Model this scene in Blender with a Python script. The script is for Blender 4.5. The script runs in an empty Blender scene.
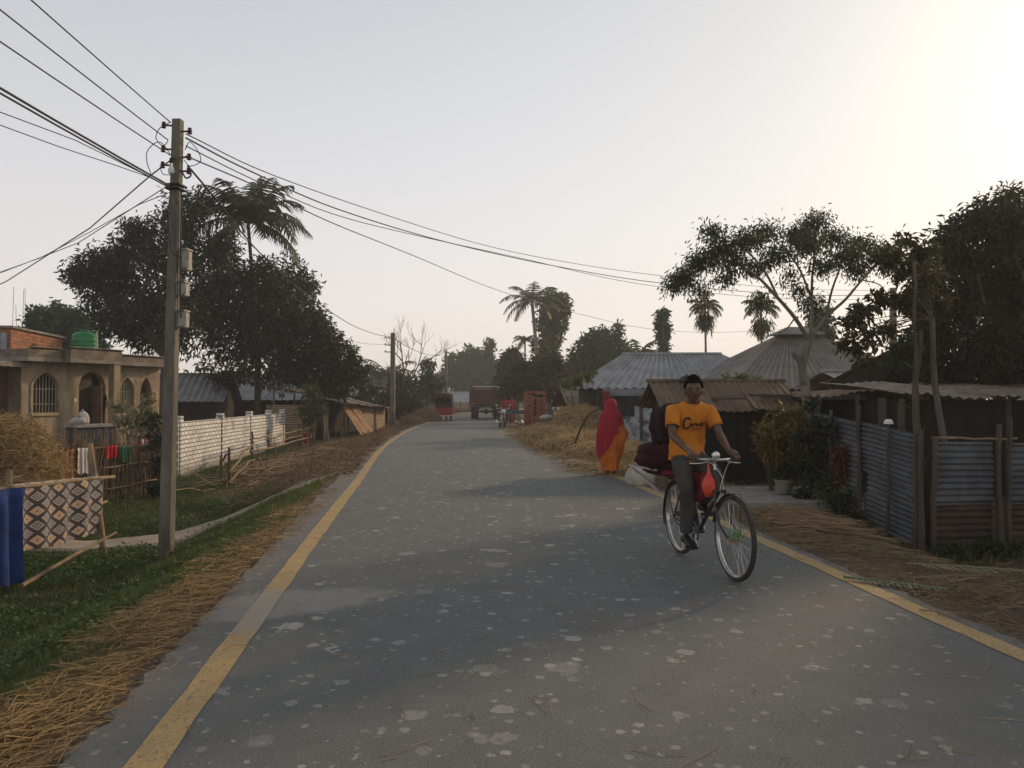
import bpy, math, random
import numpy as np
from mathutils import Vector, Matrix
random.seed(7)
RNG = np.random.default_rng(11)
USE_HAZE = True
scene = bpy.context.scene
COL = scene.collection
F = 770.0; PITCH = math.atan(13/770.0); CAMZ = 1.5
R = math.radians

# ------------------------------------------------------------------ sight lines -> world points
def at(px, py, D):
    u = (px-512)/F; v = (384-py)/F
    y = math.cos(PITCH) - v*math.sin(PITCH); z = math.sin(PITCH) + v*math.cos(PITCH)
    return Vector((u*D/y, D, CAMZ + z*D/y))
def gx(px, D): return (px-512)/F*D

# ------------------------------------------------------------------ road centreline and terrain
_cy = np.array([-14, 0, 4, 8, 14, 20, 28, 36, 46, 58, 68, 78, 90, 105, 125.])
_cx = np.array([2.7, 1.12, .67, .26, -.37, -1.12, -1.85, -2.3, -2.5, -2.55, -2.25, -1.2, 1.4, 7, 18.])
def _spline(x, y):
    n = len(x); h = np.diff(x); A = np.eye(n); b = np.zeros(n)
    for i in range(1, n-1):
        A[i, i-1] = h[i-1]; A[i, i] = 2*(h[i-1]+h[i]); A[i, i+1] = h[i]
        b[i] = 3*((y[i+1]-y[i])/h[i]-(y[i]-y[i-1])/h[i-1])
    c = np.linalg.solve(A, b); d = np.diff(c)/(3*h); bb = np.diff(y)/h - h*(2*c[:-1]+c[1:])/3
    return c, d, bb
_c, _d, _b = _spline(_cy, _cx)
def Cx(y):
    y = np.asarray(y, float); yc = np.clip(y, _cy[0], _cy[-1])
    i = np.clip(np.searchsorted(_cy, yc, side='right')-1, 0, len(_cy)-2); t = yc-_cy[i]
    r = _cx[i]+_b[i]*t+_c[i]*t*t+_d[i]*t**3
    r = np.where(y < _cy[0], _cx[0]+(y-_cy[0])*_b[0], r)
    return np.where(y > _cy[-1], _cx[-1]+(y-_cy[-1])*1.1, r)
def sst(a, b, x):
    t = np.clip((np.asarray(x, float)-a)/(b-a), 0, 1); return t*t*(3-2*t)
def wav(x, y, s=1.0):
    x = np.asarray(x)*s; y = np.asarray(y)*s
    return (np.sin(x*1.7+.6*np.sin(y*1.3))+np.sin(y*2.1+1.7+.8*np.sin(x*.9))+np.sin((x+y)*3.1+.4)*.5+np.sin((x-1.4*y)*4.7)*.35)/2.85
def tz(x, y):
    x = np.asarray(x, float); y = np.asarray(y, float); s = x-Cx(y)
    dl = -s-2.75; dr = s-2.55
    dep = np.interp(y, [-20, 12, 16, 24, 34, 46, 70], [.85, .85, .75, .58, .42, .34, .15])
    zl = -dep*sst(0, 2.7, dl) + .2*sst(3.6, 5.5, dl)*sst(18, 12, y)
    zr = -.1*sst(0, 1.5, dr) - .2*sst(1.1, 2.2, dr)*sst(11.6, 8.6, y)
    bump = .05*wav(x, y, 1.3)*(sst(.2, 1.0, dl)+.6*sst(.2, 1.0, dr)) + .02*wav(x, y, 4.2)*(sst(.05, .3, dl)+sst(.05, .3, dr))
    return -.03 + np.where(s < 0, zl, zr) + bump
def gz(x, y): return float(tz(x, y))
def gpt(px, D, dz=0.0):
    x = gx(px, D); return Vector((x, D, gz(x, D)+dz))

# ------------------------------------------------------------------ materials
def nt(m):
    m.use_nodes = True; t = m.node_tree; t.nodes.clear(); return t
def N(t, typ, **kw):
    n = t.nodes.new(typ)
    for k, v in kw.items():
        if k.startswith('i_'): n.inputs[k[2:].replace('_', ' ')].default_value = v
        else: setattr(n, k, v)
    return n
def L(t, a, b): t.links.new(a, b)
def c4(c): return (c[0], c[1], c[2], 1)
def mixc(t, fac, a, b):
    n = t.nodes.new('ShaderNodeMix'); n.data_type = 'RGBA'
    for s, v in ((0, fac), (6, a), (7, b)):
        if hasattr(v, 'links'): t.links.new(v, n.inputs[s])
        elif s == 0: n.inputs[s].default_value = v
        else: n.inputs[s].default_value = c4(v)
    return n.outputs[2]
def mth(t, op, a, b=None, c=None):
    n = t.nodes.new('ShaderNodeMath'); n.operation = op
    for i, v in enumerate((a, b, c)):
        if v is None: continue
        if hasattr(v, 'links'): t.links.new(v, n.inputs[i])
        else: n.inputs[i].default_value = v
    return n.outputs[0]
def ramp(t, v, lo, hi):
    n = t.nodes.new('ShaderNodeMapRange'); n.interpolation_type = 'SMOOTHSTEP'
    t.links.new(v, n.inputs[0]); n.inputs[1].default_value = lo; n.inputs[2].default_value = hi
    return n.outputs[0]
def noise(t, vec, scale, detail=4, rough=.6, dist=0):
    n = N(t, 'ShaderNodeTexNoise'); n.inputs['Scale'].default_value = scale; n.inputs['Detail'].default_value = detail
    n.inputs['Roughness'].default_value = rough; n.inputs['Distortion'].default_value = dist
    if vec is not None: L(t, vec, n.inputs['Vector'])
    return n.outputs['Fac']
def bumpn(t, h, strength, dist=.02):
    b = N(t, 'ShaderNodeBump'); b.inputs['Strength'].default_value = strength; b.inputs['Distance'].default_value = dist
    L(t, h, b.inputs['Height']); return b.outputs[0]
def fin(t, col, rough=.8, nrm=None, metal=0, spec=.3, sheen=0):
    p = N(t, 'ShaderNodeBsdfPrincipled'); o = N(t, 'ShaderNodeOutputMaterial')
    if hasattr(col, 'links'): L(t, col, p.inputs['Base Color'])
    else: p.inputs['Base Color'].default_value = c4(col)
    if hasattr(rough, 'links'): L(t, rough, p.inputs['Roughness'])
    else: p.inputs['Roughness'].default_value = rough
    p.inputs['Metallic'].default_value = metal; p.inputs['Specular IOR Level'].default_value = spec
    if sheen: p.inputs['Sheen Weight'].default_value = sheen
    if nrm is not None: L(t, nrm, p.inputs['Normal'])
    L(t, p.outputs[0], o.inputs[0]); return p
_mats = {}
def mat(name, col, rough=.8, col2=None, scale=3, bump=.3, bscale=30, metal=0, spec=.3, col3=None, stretch=None, lo=.35, hi=.65):
    """rough painted / dusty surface: two or three tones through noise, a bump"""
    if name in _mats: return _mats[name]
    m = bpy.data.materials.new(name); t = nt(m)
    tc = N(t, 'ShaderNodeTexCoord'); v = tc.outputs['Object']
    if stretch:
        mp = N(t, 'ShaderNodeMapping'); mp.inputs['Scale'].default_value = stretch; L(t, v, mp.inputs[0]); v = mp.outputs[0]
    if col2 is None: col2 = tuple(c*.72 for c in col)
    f = ramp(t, noise(t, v, scale, 6, .65), lo, hi)
    c = mixc(t, f, col, col2)
    if col3: c = mixc(t, ramp(t, noise(t, v, scale*2.7, 5, .7, .4), .55, .72), c, col3)
    nb = bumpn(t, noise(t, v, bscale, 4, .7), bump) if bump else None
    fin(t, c, rough, nb, metal, spec); _mats[name] = m; return m
def isl(name, cols, rough=.7, trans=0, spec=.3, nscale=.6):
    """material whose colour varies per loose piece (leaf, straw) and by a broad noise"""
    if name in _mats: return _mats[name]
    m = bpy.data.materials.new(name); t = nt(m)
    g = N(t, 'ShaderNodeNewGeometry'); cr = N(t, 'ShaderNodeValToRGB')
    els = cr.color_ramp.elements
    while len(els) < len(cols): els.new(.5)
    for i, c in enumerate(cols): els[i].position = i/(len(cols)-1); els[i].color = c4(c)
    f = mth(t, 'ADD', mth(t, 'MULTIPLY', g.outputs['Random Per Island'], .65), mth(t, 'MULTIPLY', noise(t, g.outputs['Position'], nscale, 2), .35))
    L(t, f, cr.inputs[0])
    p = N(t, 'ShaderNodeBsdfPrincipled'); p.inputs['Roughness'].default_value = rough; p.inputs['Specular IOR Level'].default_value = spec
    L(t, cr.outputs[0], p.inputs['Base Color']); o = N(t, 'ShaderNodeOutputMaterial')
    if trans:
        tr = N(t, 'ShaderNodeBsdfTranslucent'); L(t, cr.outputs[0], tr.inputs[0])
        mx = N(t, 'ShaderNodeMixShader'); mx.inputs[0].default_value = trans
        L(t, p.outputs[0], mx.inputs[1]); L(t, tr.outputs[0], mx.inputs[2]); L(t, mx.outputs[0], o.inputs[0])
    else: L(t, p.outputs[0], o.inputs[0])
    _mats[name] = m; return m
def brick(name, c1, c2, mortar, axis='Y', bw=.24, bh=.085, dirt=None, msize=.012, rot=0):
    if name in _mats: return _mats[name]
    m = bpy.data.materials.new(name); t = nt(m)
    g = N(t, 'ShaderNodeNewGeometry'); s = N(t, 'ShaderNodeSeparateXYZ'); L(t, g.outputs['Position'], s.inputs[0])
    cb = N(t, 'ShaderNodeCombineXYZ'); L(t, s.outputs[axis], cb.inputs[0]); L(t, s.outputs['Z'], cb.inputs[1])
    b = N(t, 'ShaderNodeTexBrick'); L(t, cb.outputs[0], b.inputs['Vector'])
    b.inputs['Color1'].default_value = c4(c1); b.inputs['Color2'].default_value = c4(c2); b.inputs['Mortar'].default_value = c4(mortar)
    b.inputs['Scale'].default_value = 1; b.inputs['Mortar Size'].default_value = msize; b.inputs['Mortar Smooth'].default_value = .3
    b.inputs['Brick Width'].default_value = bw; b.inputs['Row Height'].default_value = bh
    c = b.outputs['Color']
    if dirt:
        f = ramp(t, noise(t, g.outputs['Position'], 1.6, 6, .7), .5, .75); c = mixc(t, f, c, dirt)
        low = mth(t, 'ADD', s.outputs['Z'], mth(t, 'MULTIPLY', noise(t, g.outputs['Position'], 3, 4), .5))
        c = mixc(t, ramp(t, low, 0.05, -.35), c, dirt)
    h = mth(t, 'ADD', mth(t, 'MULTIPLY', b.outputs['Fac'], -1), mth(t, 'MULTIPLY', noise(t, g.outputs['Position'], 25, 3), .5))
    fin(t, c, .9, bumpn(t, h, .8, .02)); _mats[name] = m; return m

# ------------------------------------------------------------------ mesh builder
ROOTM = {}
def rootm(o): return ROOTM.get(o.name, Matrix.Identity(4))
class MB:
    def __init__(s): s.V = []; s.Fc = []; s.M = []; s.bulk = []
    def add(s, vs, fs, mi=0):
        o = len(s.V); s.V.extend([tuple(v) for v in vs]); s.Fc.extend([tuple(i+o for i in f) for f in fs]); s.M.extend([mi]*len(fs)); return s
    def box(s, c, size, mi=0, rot=None, taper=1.0, bev=0.0):
        hx, hy, hz = size[0]/2, size[1]/2, size[2]/2; vs = []
        if bev > 0:
            b = min(bev, hx*.9, hy*.9, hz*.9); zl = [(-hz, b), (-hz+b, 0), (hz-b, 0), (hz, b)]; rings = []
            for z, ins in zl:
                k = 1 if z < 0 else taper
                a, d = (hx-ins)*k, (hy-ins)*k
                rings.append([(-a+b*.0, -d, z), (a, -d, z), (a, d, z), (-a, d, z)])
            vs = [p for r in rings for p in r]; fs = [(3, 2, 1, 0), (12, 13, 14, 15)]
            for k in range(3):
                for i in range(4): j = (i+1) % 4; fs.append((k*4+i, k*4+j, k*4+4+j, k*4+4+i))
        else:
            for z, k in ((-hz, 1), (hz, taper)):
                vs += [(-hx*k, -hy*k, z), (hx*k, -hy*k, z), (hx*k, hy*k, z), (-hx*k, hy*k, z)]
            fs = [(3, 2, 1, 0), (4, 5, 6, 7), (0, 1, 5, 4), (1, 2, 6, 5), (2, 3, 7, 6), (3, 0, 4, 7)]
        m = rot if rot is not None else Matrix.Identity(3)
        if isinstance(m, (int, float)): m = Matrix.Rotation(m, 3, 'Z')
        return s.add([m @ Vector(v) + Vector(c) for v in vs], fs, mi)
    def beam(s, a, b, w, h, mi=0, up=(0, 0, 1)):
        a = Vector(a); b = Vector(b); d = (b-a); l = d.length; d.normalize(); u = Vector(up)
        x = d.cross(u)
        if x.length < 1e-4: x = d.cross(Vector((1, 0, 0)))
        x.normalize(); u = x.cross(d)
        m = Matrix((x, d, u)).transposed()
        return s.box((a+b)/2, (w, l, h), mi, m)
    def tube(s, pts, rad, n=8, mi=0, cap=True):
        pts = [Vector(p) for p in pts]; k = len(pts)
        if not hasattr(rad, '__len__'): rad = [rad]*k
        rings = []; prev = None
        for i, p in enumerate(pts):
            d = (pts[min(i+1, k-1)]-pts[max(i-1, 0)])
            if d.length < 1e-9: d = Vector((0, 0, 1))
            d.normalize()
            if prev is None:
                x = d.cross(Vector((0, 0, 1)))
                if x.length < .05: x = d.cross(Vector((1, 0, 0)))
            else: x = prev - d*prev.dot(d)
            x.normalize(); prev = x; y = d.cross(x)
            rings.append([p+(x*math.cos(2*math.pi*j/n)+y*math.sin(2*math.pi*j/n))*rad[i] for j in range(n)])
        return s.loft(rings, mi, cap)
    def loft(s, rings, mi=0, cap=True, closed=True):
        n = len(rings[0]); vs = [p for r in rings for p in r]; fs = []
        for k in range(len(rings)-1):
            for j in range(n if closed else n-1):
                q = (j+1) % n; fs.append((k*n+j, k*n+q, (k+1)*n+q, (k+1)*n+j))
        if cap and closed: fs.append(tuple(range(n-1, -1, -1))); fs.append(tuple((len(rings)-1)*n+j for j in range(n)))
        return s.add(vs, fs, mi)
    def ell(s, c, r, mi=0, nu=12, nv=8, jit=0, rot=None, seed=0, sq=1.0):
        rg = random.Random(seed); rings = []; c = Vector(c)
        for i in range(1, nv):
            th = math.pi*i/nv-math.pi/2; ring = []
            for j in range(nu):
                ph = 2*math.pi*j/nu; k = 1+jit*(rg.random()-.5)
                cx, sx = math.cos(ph), math.sin(ph)
                cx = math.copysign(abs(cx)**sq, cx); sx = math.copysign(abs(sx)**sq, sx)
                v = Vector((math.cos(th)*cx*r[0], math.cos(th)*sx*r[1], math.copysign(abs(math.sin(th))**sq, math.sin(th))*r[2]))*k
                if rot is not None: v = rot @ v
                ring.append(c+v)
            rings.append(ring)
        lo = Vector((0, 0, -r[2])); hi = Vector((0, 0, r[2]))
        if rot is not None: lo = rot @ lo; hi = rot @ hi
        vs = [p for q in rings for p in q]+[c+lo, c+hi]; fs = []; n = nu; K = len(rings)
        for k in range(K-1):
            for j in range(n): q = (j+1) % n; fs.append((k*n+j, k*n+q, (k+1)*n+q, (k+1)*n+j))
        for j in range(n):
            q = (j+1) % n; fs.append((K*n, q, j)); fs.append((K*n+1, (K-1)*n+j, (K-1)*n+q))
        return s.add(vs, fs, mi)
    def lathe(s, c, prof, n=16, mi=0):
        c = Vector(c); return s.loft([[c+Vector((r*math.cos(2*math.pi*j/n), r*math.sin(2*math.pi*j/n), z)) for j in range(n)] for r, z in prof], mi)
    def sheet(s, p00, p10, p11, p01, nw, amp, mi=0, nv=3, jit=0, seed=1, thick=0):
        """corrugated sheet; waves run from p00 to p10, ridges along p00->p01"""
        p00, p10, p11, p01 = map(Vector, (p00, p10, p11, p01)); nrm = (p10-p00).cross(p01-p00).normalized()
        nu = nw*6; vs = []; fs = []; rg = random.Random(seed); off = [[rg.uniform(-jit, jit) for _ in range(nu+1)] for _ in range(nv+1)]
        for j in range(nv+1):
            for i in range(nu+1):
                u = i/nu; v = j/nv; p = (p00*(1-u)+p10*u)*(1-v)+(p01*(1-u)+p11*u)*v
                vs.append(p+nrm*(amp*math.sin(2*math.pi*nw*u)+jit*math.sin(u*7+seed+v*3)))
        for j in range(nv):
            for i in range(nu): a = j*(nu+1)+i; fs.append((a, a+1, a+nu+2, a+nu+1))
        return s.add(vs, fs, mi)
    def tri(s, verts, faces): s.bulk.append((verts, faces)); return s
    def arrays(s):
        V = [np.array(s.V, float).reshape(-1, 3)]; Fs = list(s.Fc); o = len(s.V); M = list(s.M)
        for v, f in s.bulk:
            V.append(v); Fs.extend((f+o).tolist()); o += len(v)
            M.extend([0]*len(f))
        return np.vstack(V), Fs, M
    def build(s, name, mats, parent=None, smooth=True, loc=None, local=False, rz=0, auto=35):
        V, Fs, M = s.arrays()
        me = bpy.data.meshes.new(name); o = bpy.data.objects.new(name, me); COL.objects.link(o)
        if parent is not None:
            o.parent = parent; mw = rootm(parent); ROOTM[o.name] = mw
        else:
            mw = Matrix.Translation(Vector(loc) if loc is not None else Vector((0, 0, 0))) @ Matrix.Rotation(rz, 4, 'Z')
            o.location = mw.translation; o.rotation_euler = (0, 0, rz); ROOTM[o.name] = mw
        if not local:
            iv = np.array(mw.inverted()); V = V @ iv[:3, :3].T + iv[:3, 3]
        me.from_pydata(V.tolist(), [], Fs)
        if not isinstance(mats, (list, tuple)): mats = [mats]
        for m in mats: me.materials.append(m)
        if len(mats) > 1: me.polygons.foreach_set('material_index', M)
        if smooth:
            me.polygons.foreach_set('use_smooth', [True]*len(me.polygons))
            if auto: me.set_sharp_from_angle(angle=R(auto))
        me.update(); return o
def tag(o, label=None, cat=None, group=None, kind=None):
    if label: o['label'] = label
    if cat: o['category'] = cat
    if group: o['group'] = group
    if kind: o['kind'] = kind
    return o
def thing(name, label, cat, loc, rz=0, group=None):
    o = bpy.data.objects.new(name, None); COL.objects.link(o); o.location = loc; o.rotation_euler = (0, 0, rz); o.empty_display_size = .1
    ROOTM[o.name] = Matrix.Translation(Vector(loc)) @ Matrix.Rotation(rz, 4, 'Z')
    return tag(o, label, cat, group)
def solo(mb, name, mats, label, cat, loc, group=None, **kw):
    return tag(mb.build(name, mats, loc=loc, **kw), label, cat, group)
def dup(root, loc, rz, label, group=None):
    def cp(o, par):
        c = o.copy(); COL.objects.link(c)
        if par is not None: c.parent = par
        for ch in list(o.children): cp(ch, c)
        return c
    r = cp(root, None); r.location = loc; r.rotation_euler = (0, 0, rz); r['label'] = label
    if group: r['group'] = group
    return r
def curve_pts(pts, k=8):
    """smooth a polyline (Catmull-Rom)"""
    P = [Vector(p) for p in pts]; P = [P[0]*2-P[1]]+P+[P[-1]*2-P[-2]]; out = []
    for i in range(1, len(P)-2):
        for j in range(k):
            t = j/k; a, b, c, d = P[i-1:i+3]
            out.append(.5*((2*b)+(c-a)*t+(2*a-5*b+4*c-d)*t*t+(3*b-a-3*c+d)*t**3))
    return out+[P[-2]]
def sag(a, b, s, k=20):
    a = Vector(a); b = Vector(b); return [a.lerp(b, i/k)-Vector((0, 0, 4*s*(i/k)*(1-i/k))) for i in range(k+1)]

# ------------------------------------------------------------------ foliage
def unit(a): return a/np.maximum(np.linalg.norm(a, axis=-1, keepdims=True), 1e-9)
def leaf_arr(P, Dv, Ln, Wd, rng):
    n = len(P); rnd = unit(rng.normal(size=(n, 3))); side = unit(np.cross(Dv, rnd)); up = np.cross(side, Dv)
    Ln = Ln[:, None]; Wd = Wd[:, None]
    base = P; tip = P+Dv*Ln-np.array([0, 0, 1])*Ln*.12; mid = P+Dv*Ln*.45
    a = mid+side*Wd*.5+up*Wd*.15; b = mid-side*Wd*.5+up*Wd*.15
    V = np.stack([base, a, tip, b], 1).reshape(-1, 3); i = np.arange(n)[:, None]*4
    return V, np.concatenate([i+np.array([[0, 1, 2]]), i+np.array([[0, 2, 3]])], 0)
def crown_arr(blobs, n, ln, wd, rng, per=8, shell=.45, droop=.35, flat=1.0, gap=.0, spread=.35):
    B = np.array(blobs, float); w = B[:, 3]*B[:, 4]+B[:, 3]*B[:, 5]; w /= w.sum(); T = max(1, n//per)
    k = rng.choice(len(B), T, p=w); d = unit(rng.normal(size=(T, 3)))
    r = shell+(1-shell)*rng.random(T)**.7+rng.normal(size=T)*.07
    ph = rng.random(len(B))*6
    # uneven outline: lobes on each clump, a share of the twigs dropped where holes fall
    lob = 1+.22*np.sin(5*d[:, 0]+ph[k])*np.sin(4*d[:, 2]+2*ph[k])
    pos = B[k, :3]+d*B[k, 3:6]*(r*lob)[:, None]
    if gap:
        q = np.sin(pos[:, 0]*2.3/B[k, 3])+np.sin(pos[:, 1]*2.9/B[k, 3]+1)+np.sin(pos[:, 2]*2.6/B[k, 3]+2)
        pos = pos[q > -3+gap*3]; d = d[q > -3+gap*3]; T = len(pos)
    P = np.repeat(pos, per, 0)+rng.normal(size=(T*per, 3))*ln*spread
    D = unit(np.repeat(d, per, 0)*.6+rng.normal(size=(T*per, 3))*.8-np.array([0, 0, droop]))
    return leaf_arr(P, D, ln*rng.uniform(.65, 1.25, T*per), wd*rng.uniform(.7, 1.2, T*per), rng)
def pxblobs(lst, D, dj, rng, depth=1.0):
    out = []
    for b in lst:
        px, py, r = b[:3]; dd = b[3] if len(b) > 3 else rng.uniform(-dj, dj)
        p = at(px, py, D+dd); q = r*(D+dd)/F; sq = b[4] if len(b) > 4 else 1.0
        out.append((p.x, p.y, p.z, q, q*depth, q*sq))
    return out
def limbs(mb, base, fork, blobs, r0, rng, sub=4, k=.42, trunkbend=.15):
    base = Vector(base); fork = Vector(fork); h = (fork-base).length
    m1 = base.lerp(fork, .35)+Vector((rng.normal()*trunkbend*h*.3, rng.normal()*trunkbend*h*.3, 0))
    mb.tube(curve_pts([base-Vector((0, 0, .15)), base.lerp(m1, .3), m1, base.lerp(fork, .7), fork], 3), list(np.linspace(r0*1.25, r0*.75, 13)), 9)
    for b in blobs:
        c = Vector(b[:3]); d = c-fork; l = d.length
        mid = fork+d*.45+Vector((rng.normal()*.08*l, rng.normal()*.08*l, .08*l)); rr = r0*k*min(1.3, .5+b[3])
        pts = curve_pts([fork-Vector((0, 0, r0*.5)), fork.lerp(mid, .5), mid, c], 3)
        mb.tube(pts, list(np.linspace(rr, rr*.3, len(pts))), 6)
        for _ in range(sub):
            e = c+Vector([float(q) for q in unit(rng.normal(size=3))*np.array(b[3:6])*.85]); s = mid.lerp(c, rng.uniform(.3, 1))
            mb.tube([s, s.lerp(e, .5)+Vector((0, 0, .05*l)), e], [rr*.35, rr*.2, rr*.06], 4, cap=False)
def tree(name, label, base, fork, blobs, r0, n, ln, wd, lm, bm, rng, group=None, sub=4, cat='tree', **kw):
    t = thing(name, label, cat, base, 0, group)
    mb = MB(); limbs(mb, base, fork, blobs, r0, rng, sub); mb.build('trunk', bm, t, auto=0)
    mb = MB(); mb.tri(*crown_arr(blobs, n, ln, wd, rng, **kw)); mb.build('crown', lm, t, smooth=False)
    return t
def frond(top, az, el, length, ll, rng, nseg=14, gravity=1.0, lw=.035, tight=1.0, npair=26, width0=.2):
    """one pinnate leaf: rachis tube points, leaflet triangles"""
    p = np.array(top, float); d = np.array([math.cos(az)*math.cos(el), math.sin(az)*math.cos(el), math.sin(el)]); pts = [p.copy()]
    st = length/nseg
    for i in range(nseg):
        d = unit(d-np.array([0, 0, 1])*gravity*(.05+.012*i)); p = p+d*st; pts.append(p.copy())
    pts = np.array(pts); V = []; Fs = []
    for j in range(npair):
        t = .12+.86*j/(npair-1); f = t*nseg; i = min(int(f), nseg-1); q = pts[i]+(pts[i+1]-pts[i])*(f-i)
        dd = unit(pts[i+1]-pts[i]); sd = unit(np.cross(dd, np.array([0, 0, 1.])+1e-6)); L0 = ll*(math.sin(math.pi*min(1, t*.8+.18))**.7)*rng.uniform(.8, 1.1)
        for sg in (1, -1):
            v = unit(sd*sg*tight+dd*.55-np.array([0, 0, 1])*rng.uniform(.25, .8)+rng.normal(size=3)*.08)
            a = q+dd*lw*.5; b = q-dd*lw*.5; m = q+v*L0*.55; e = q+v*L0-np.array([0, 0, 1])*L0*.18; o = len(V)
            V += [a, b, m+dd*lw*.4, m-dd*lw*.4, e]; Fs += [(o, o+1, o+3), (o, o+3, o+2), (o+2, o+3, o+4)]
    return pts, np.array(V), np.array(Fs)
def palm(name, label, base, top, fr, lm, bm, rng, r0=.14, ll=.6, lw=.05, group=None, lean=.0, npair=26, skirt=None, nuts=None, cat='palm tree'):
    t = thing(name, label, cat, base, 0, group); b = Vector(base); e = Vector(top)
    mb = MB(); mid = b.lerp(e, .5)+Vector((lean, 0, 0)); pts = curve_pts([b-Vector((0, 0, .2)), mid, e], 7)
    mb.tube(pts, [r0*(1.15-.45*i/(len(pts)-1))*(1+.06*(i % 2)) for i in range(len(pts))], 9); mb.build('trunk', bm, t, auto=0)
    mb = MB()
    for az, el, ln, g in fr:
        pts, V, Fs = frond(e, R(az), R(el), ln, ll, rng, gravity=g, lw=lw, npair=npair)
        mb.tube(pts.tolist(), list(np.linspace(.035, .006, len(pts)))if ll > .45 else list(np.linspace(.025, .005, len(pts))), 4, cap=False); mb.tri(V, Fs)
    mb.build('crown', lm, t, smooth=False)
    if skirt:
        c, rr, hh = skirt; mb = MB(); mb.tri(*crown_arr([(c[0], c[1], c[2], rr, rr, hh)], 500, hh*.8, .06, rng, per=4, droop=2.2, shell=.2)); mb.build('leaf_skirt', lm, t, smooth=False)
    return t
def blades(P, h, w, rng, lean=.5, nrm=None):
    """grass blades: bent tapered strips, P (n,3)"""
    n = len(P); az = rng.random(n)*2*math.pi; side = np.stack([np.cos(az), np.sin(az), np.zeros(n)], 1); az2 = rng.random(n)*2*math.pi
    ld = np.stack([np.cos(az2), np.sin(az2), np.zeros(n)], 1)*(rng.random(n)*lean)[:, None]; h = h[:, None]; w = w[:, None]
    up = np.array([0, 0, 1.]); a = P-side*w*.5; b = P+side*w*.5; m = P+up*h*.6+ld*h*.35; e = P+up*h*.95+ld*h
    V = np.stack([a, b, m-side*w*.35, m+side*w*.35, e], 1).reshape(-1, 3); i = np.arange(n)[:, None]*5
    return V, np.concatenate([i+np.array([[0, 1, 3]]), i+np.array([[0, 3, 2]]), i+np.array([[2, 3, 4]])], 0)
def strands(P, D, ln, w, rng):
    """straw: thin curved prisms lying along D"""
    n = len(P); D = unit(D); up = unit(rng.normal(size=(n, 3))*.3+np.array([0, 0, 1.])); side = unit(np.cross(D, up)); ln = ln[:, None]; w = w[:, None]
    bend = rng.normal(size=(n, 1))*.12*ln
    a = P-D*ln*.5; c = P+D*ln*.5; m = P+side*bend+up*abs(bend)*.3
    V = np.stack([a-side*w, a+side*w, m-side*w, m+side*w, c-side*w, c+side*w, a+up*w*1.2, m+up*w*1.2, c+up*w*1.2], 1).reshape(-1, 3); i = np.arange(n)[:, None]*9
    fs = [[0, 1, 3], [0, 3, 2], [2, 3, 5], [2, 5, 4], [0, 6, 7], [0, 7, 2], [2, 7, 8], [2, 8, 4], [1, 7, 6], [1, 3, 7], [3, 8, 7], [3, 5, 8]]
    return V, np.concatenate([i+np.array([f]) for f in fs], 0)
def skin(joints, edges, name, m, parent, sub=2, root=0, loc=None, rz=0):
    """grow one continuous surface over a skeleton; joints: (x,y,z,r) or (x,y,z,rx,ry)"""
    me = bpy.data.meshes.new(name); me.from_pydata([j[:3] for j in joints], edges, []); o = bpy.data.objects.new(name, me); COL.objects.link(o)
    o.modifiers.new('Skin', 'SKIN')
    for i, j in enumerate(joints):
        sv = me.skin_vertices[0].data[i]; sv.radius = (j[3], j[4] if len(j) > 4 else j[3]); sv.use_root = (i == root)
    s = o.modifiers.new('Sub', 'SUBSURF'); s.levels = sub; s.render_levels = sub
    dg = bpy.context.evaluated_depsgraph_get(); dg.update(); nm = bpy.data.meshes.new_from_object(o.evaluated_get(dg))
    V = [tuple(v.co) for v in nm.vertices]; Fs = [tuple(p.vertices) for p in nm.polygons]
    bpy.data.objects.remove(o); bpy.data.meshes.remove(nm); bpy.data.meshes.remove(me)
    return V, Fs
def hang(p0, p1, lf, lb, name, m, parent=None, folds=5, amp=.03, out=(0, 0, 0), nu=28, nv=14, seed=0, loc=None, uvs=(1, 1), gather=1.0, ragged=.04, slant=0.0):
    """cloth hung over a rail p0-p1: falls lf in front (towards out) and lb behind, with folds"""
    rg = random.Random(seed); p0 = Vector(p0); p1 = Vector(p1); o = Vector(out); vs = []; uv = []; fs = []
    tot = lf+lb; ph = [rg.uniform(0, 6) for _ in range(4)]
    for j in range(nv+1):
        t = -lb+tot*j/nv
        for i in range(nu+1):
            u = i/nu; uu = .5+(u-.5)*(1-(1-gather)*min(1, abs(t)/max(lf, .01)))
            base = p0.lerp(p1, uu); dn = abs(t); f = min(1, dn/(.25*max(lf, .1)))
            fold = amp*f*(math.sin(u*folds*2*math.pi+ph[0]+.6*math.sin(3*u+ph[1]+dn*2))+.5*math.sin(u*folds*3.7+ph[2]))
            s = 1 if t > 0 else -1
            z = -dn*(1+ragged*math.sin(u*9+ph[3])+slant*(u-.5)) if dn > .02 else -dn
            vs.append(base+o*(s*(.018+.01*f)+fold)+Vector((0, 0, z+.016))); uv.append((u*uvs[0], (t+lb)/tot*uvs[1]))
    for j in range(nv):
        for i in range(nu): a = j*(nu+1)+i; fs.append((a, a+1, a+nu+2, a+nu+1))
    mb = MB(); mb.add(vs, fs); ob = mb.build(name, m, parent, loc=loc, auto=0)
    ul = ob.data.uv_layers.new(name='UVMap')
    for l in ob.data.loops: ul.data[l.index].uv = uv[l.vertex_index]
    return ob
# ================================================================== SETTING
SUN_AZ, SUN_EL = R(46), R(20)
SUNV = Vector((math.sin(SUN_AZ)*math.cos(SUN_EL), math.cos(SUN_AZ)*math.cos(SUN_EL), math.sin(SUN_EL)))

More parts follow.
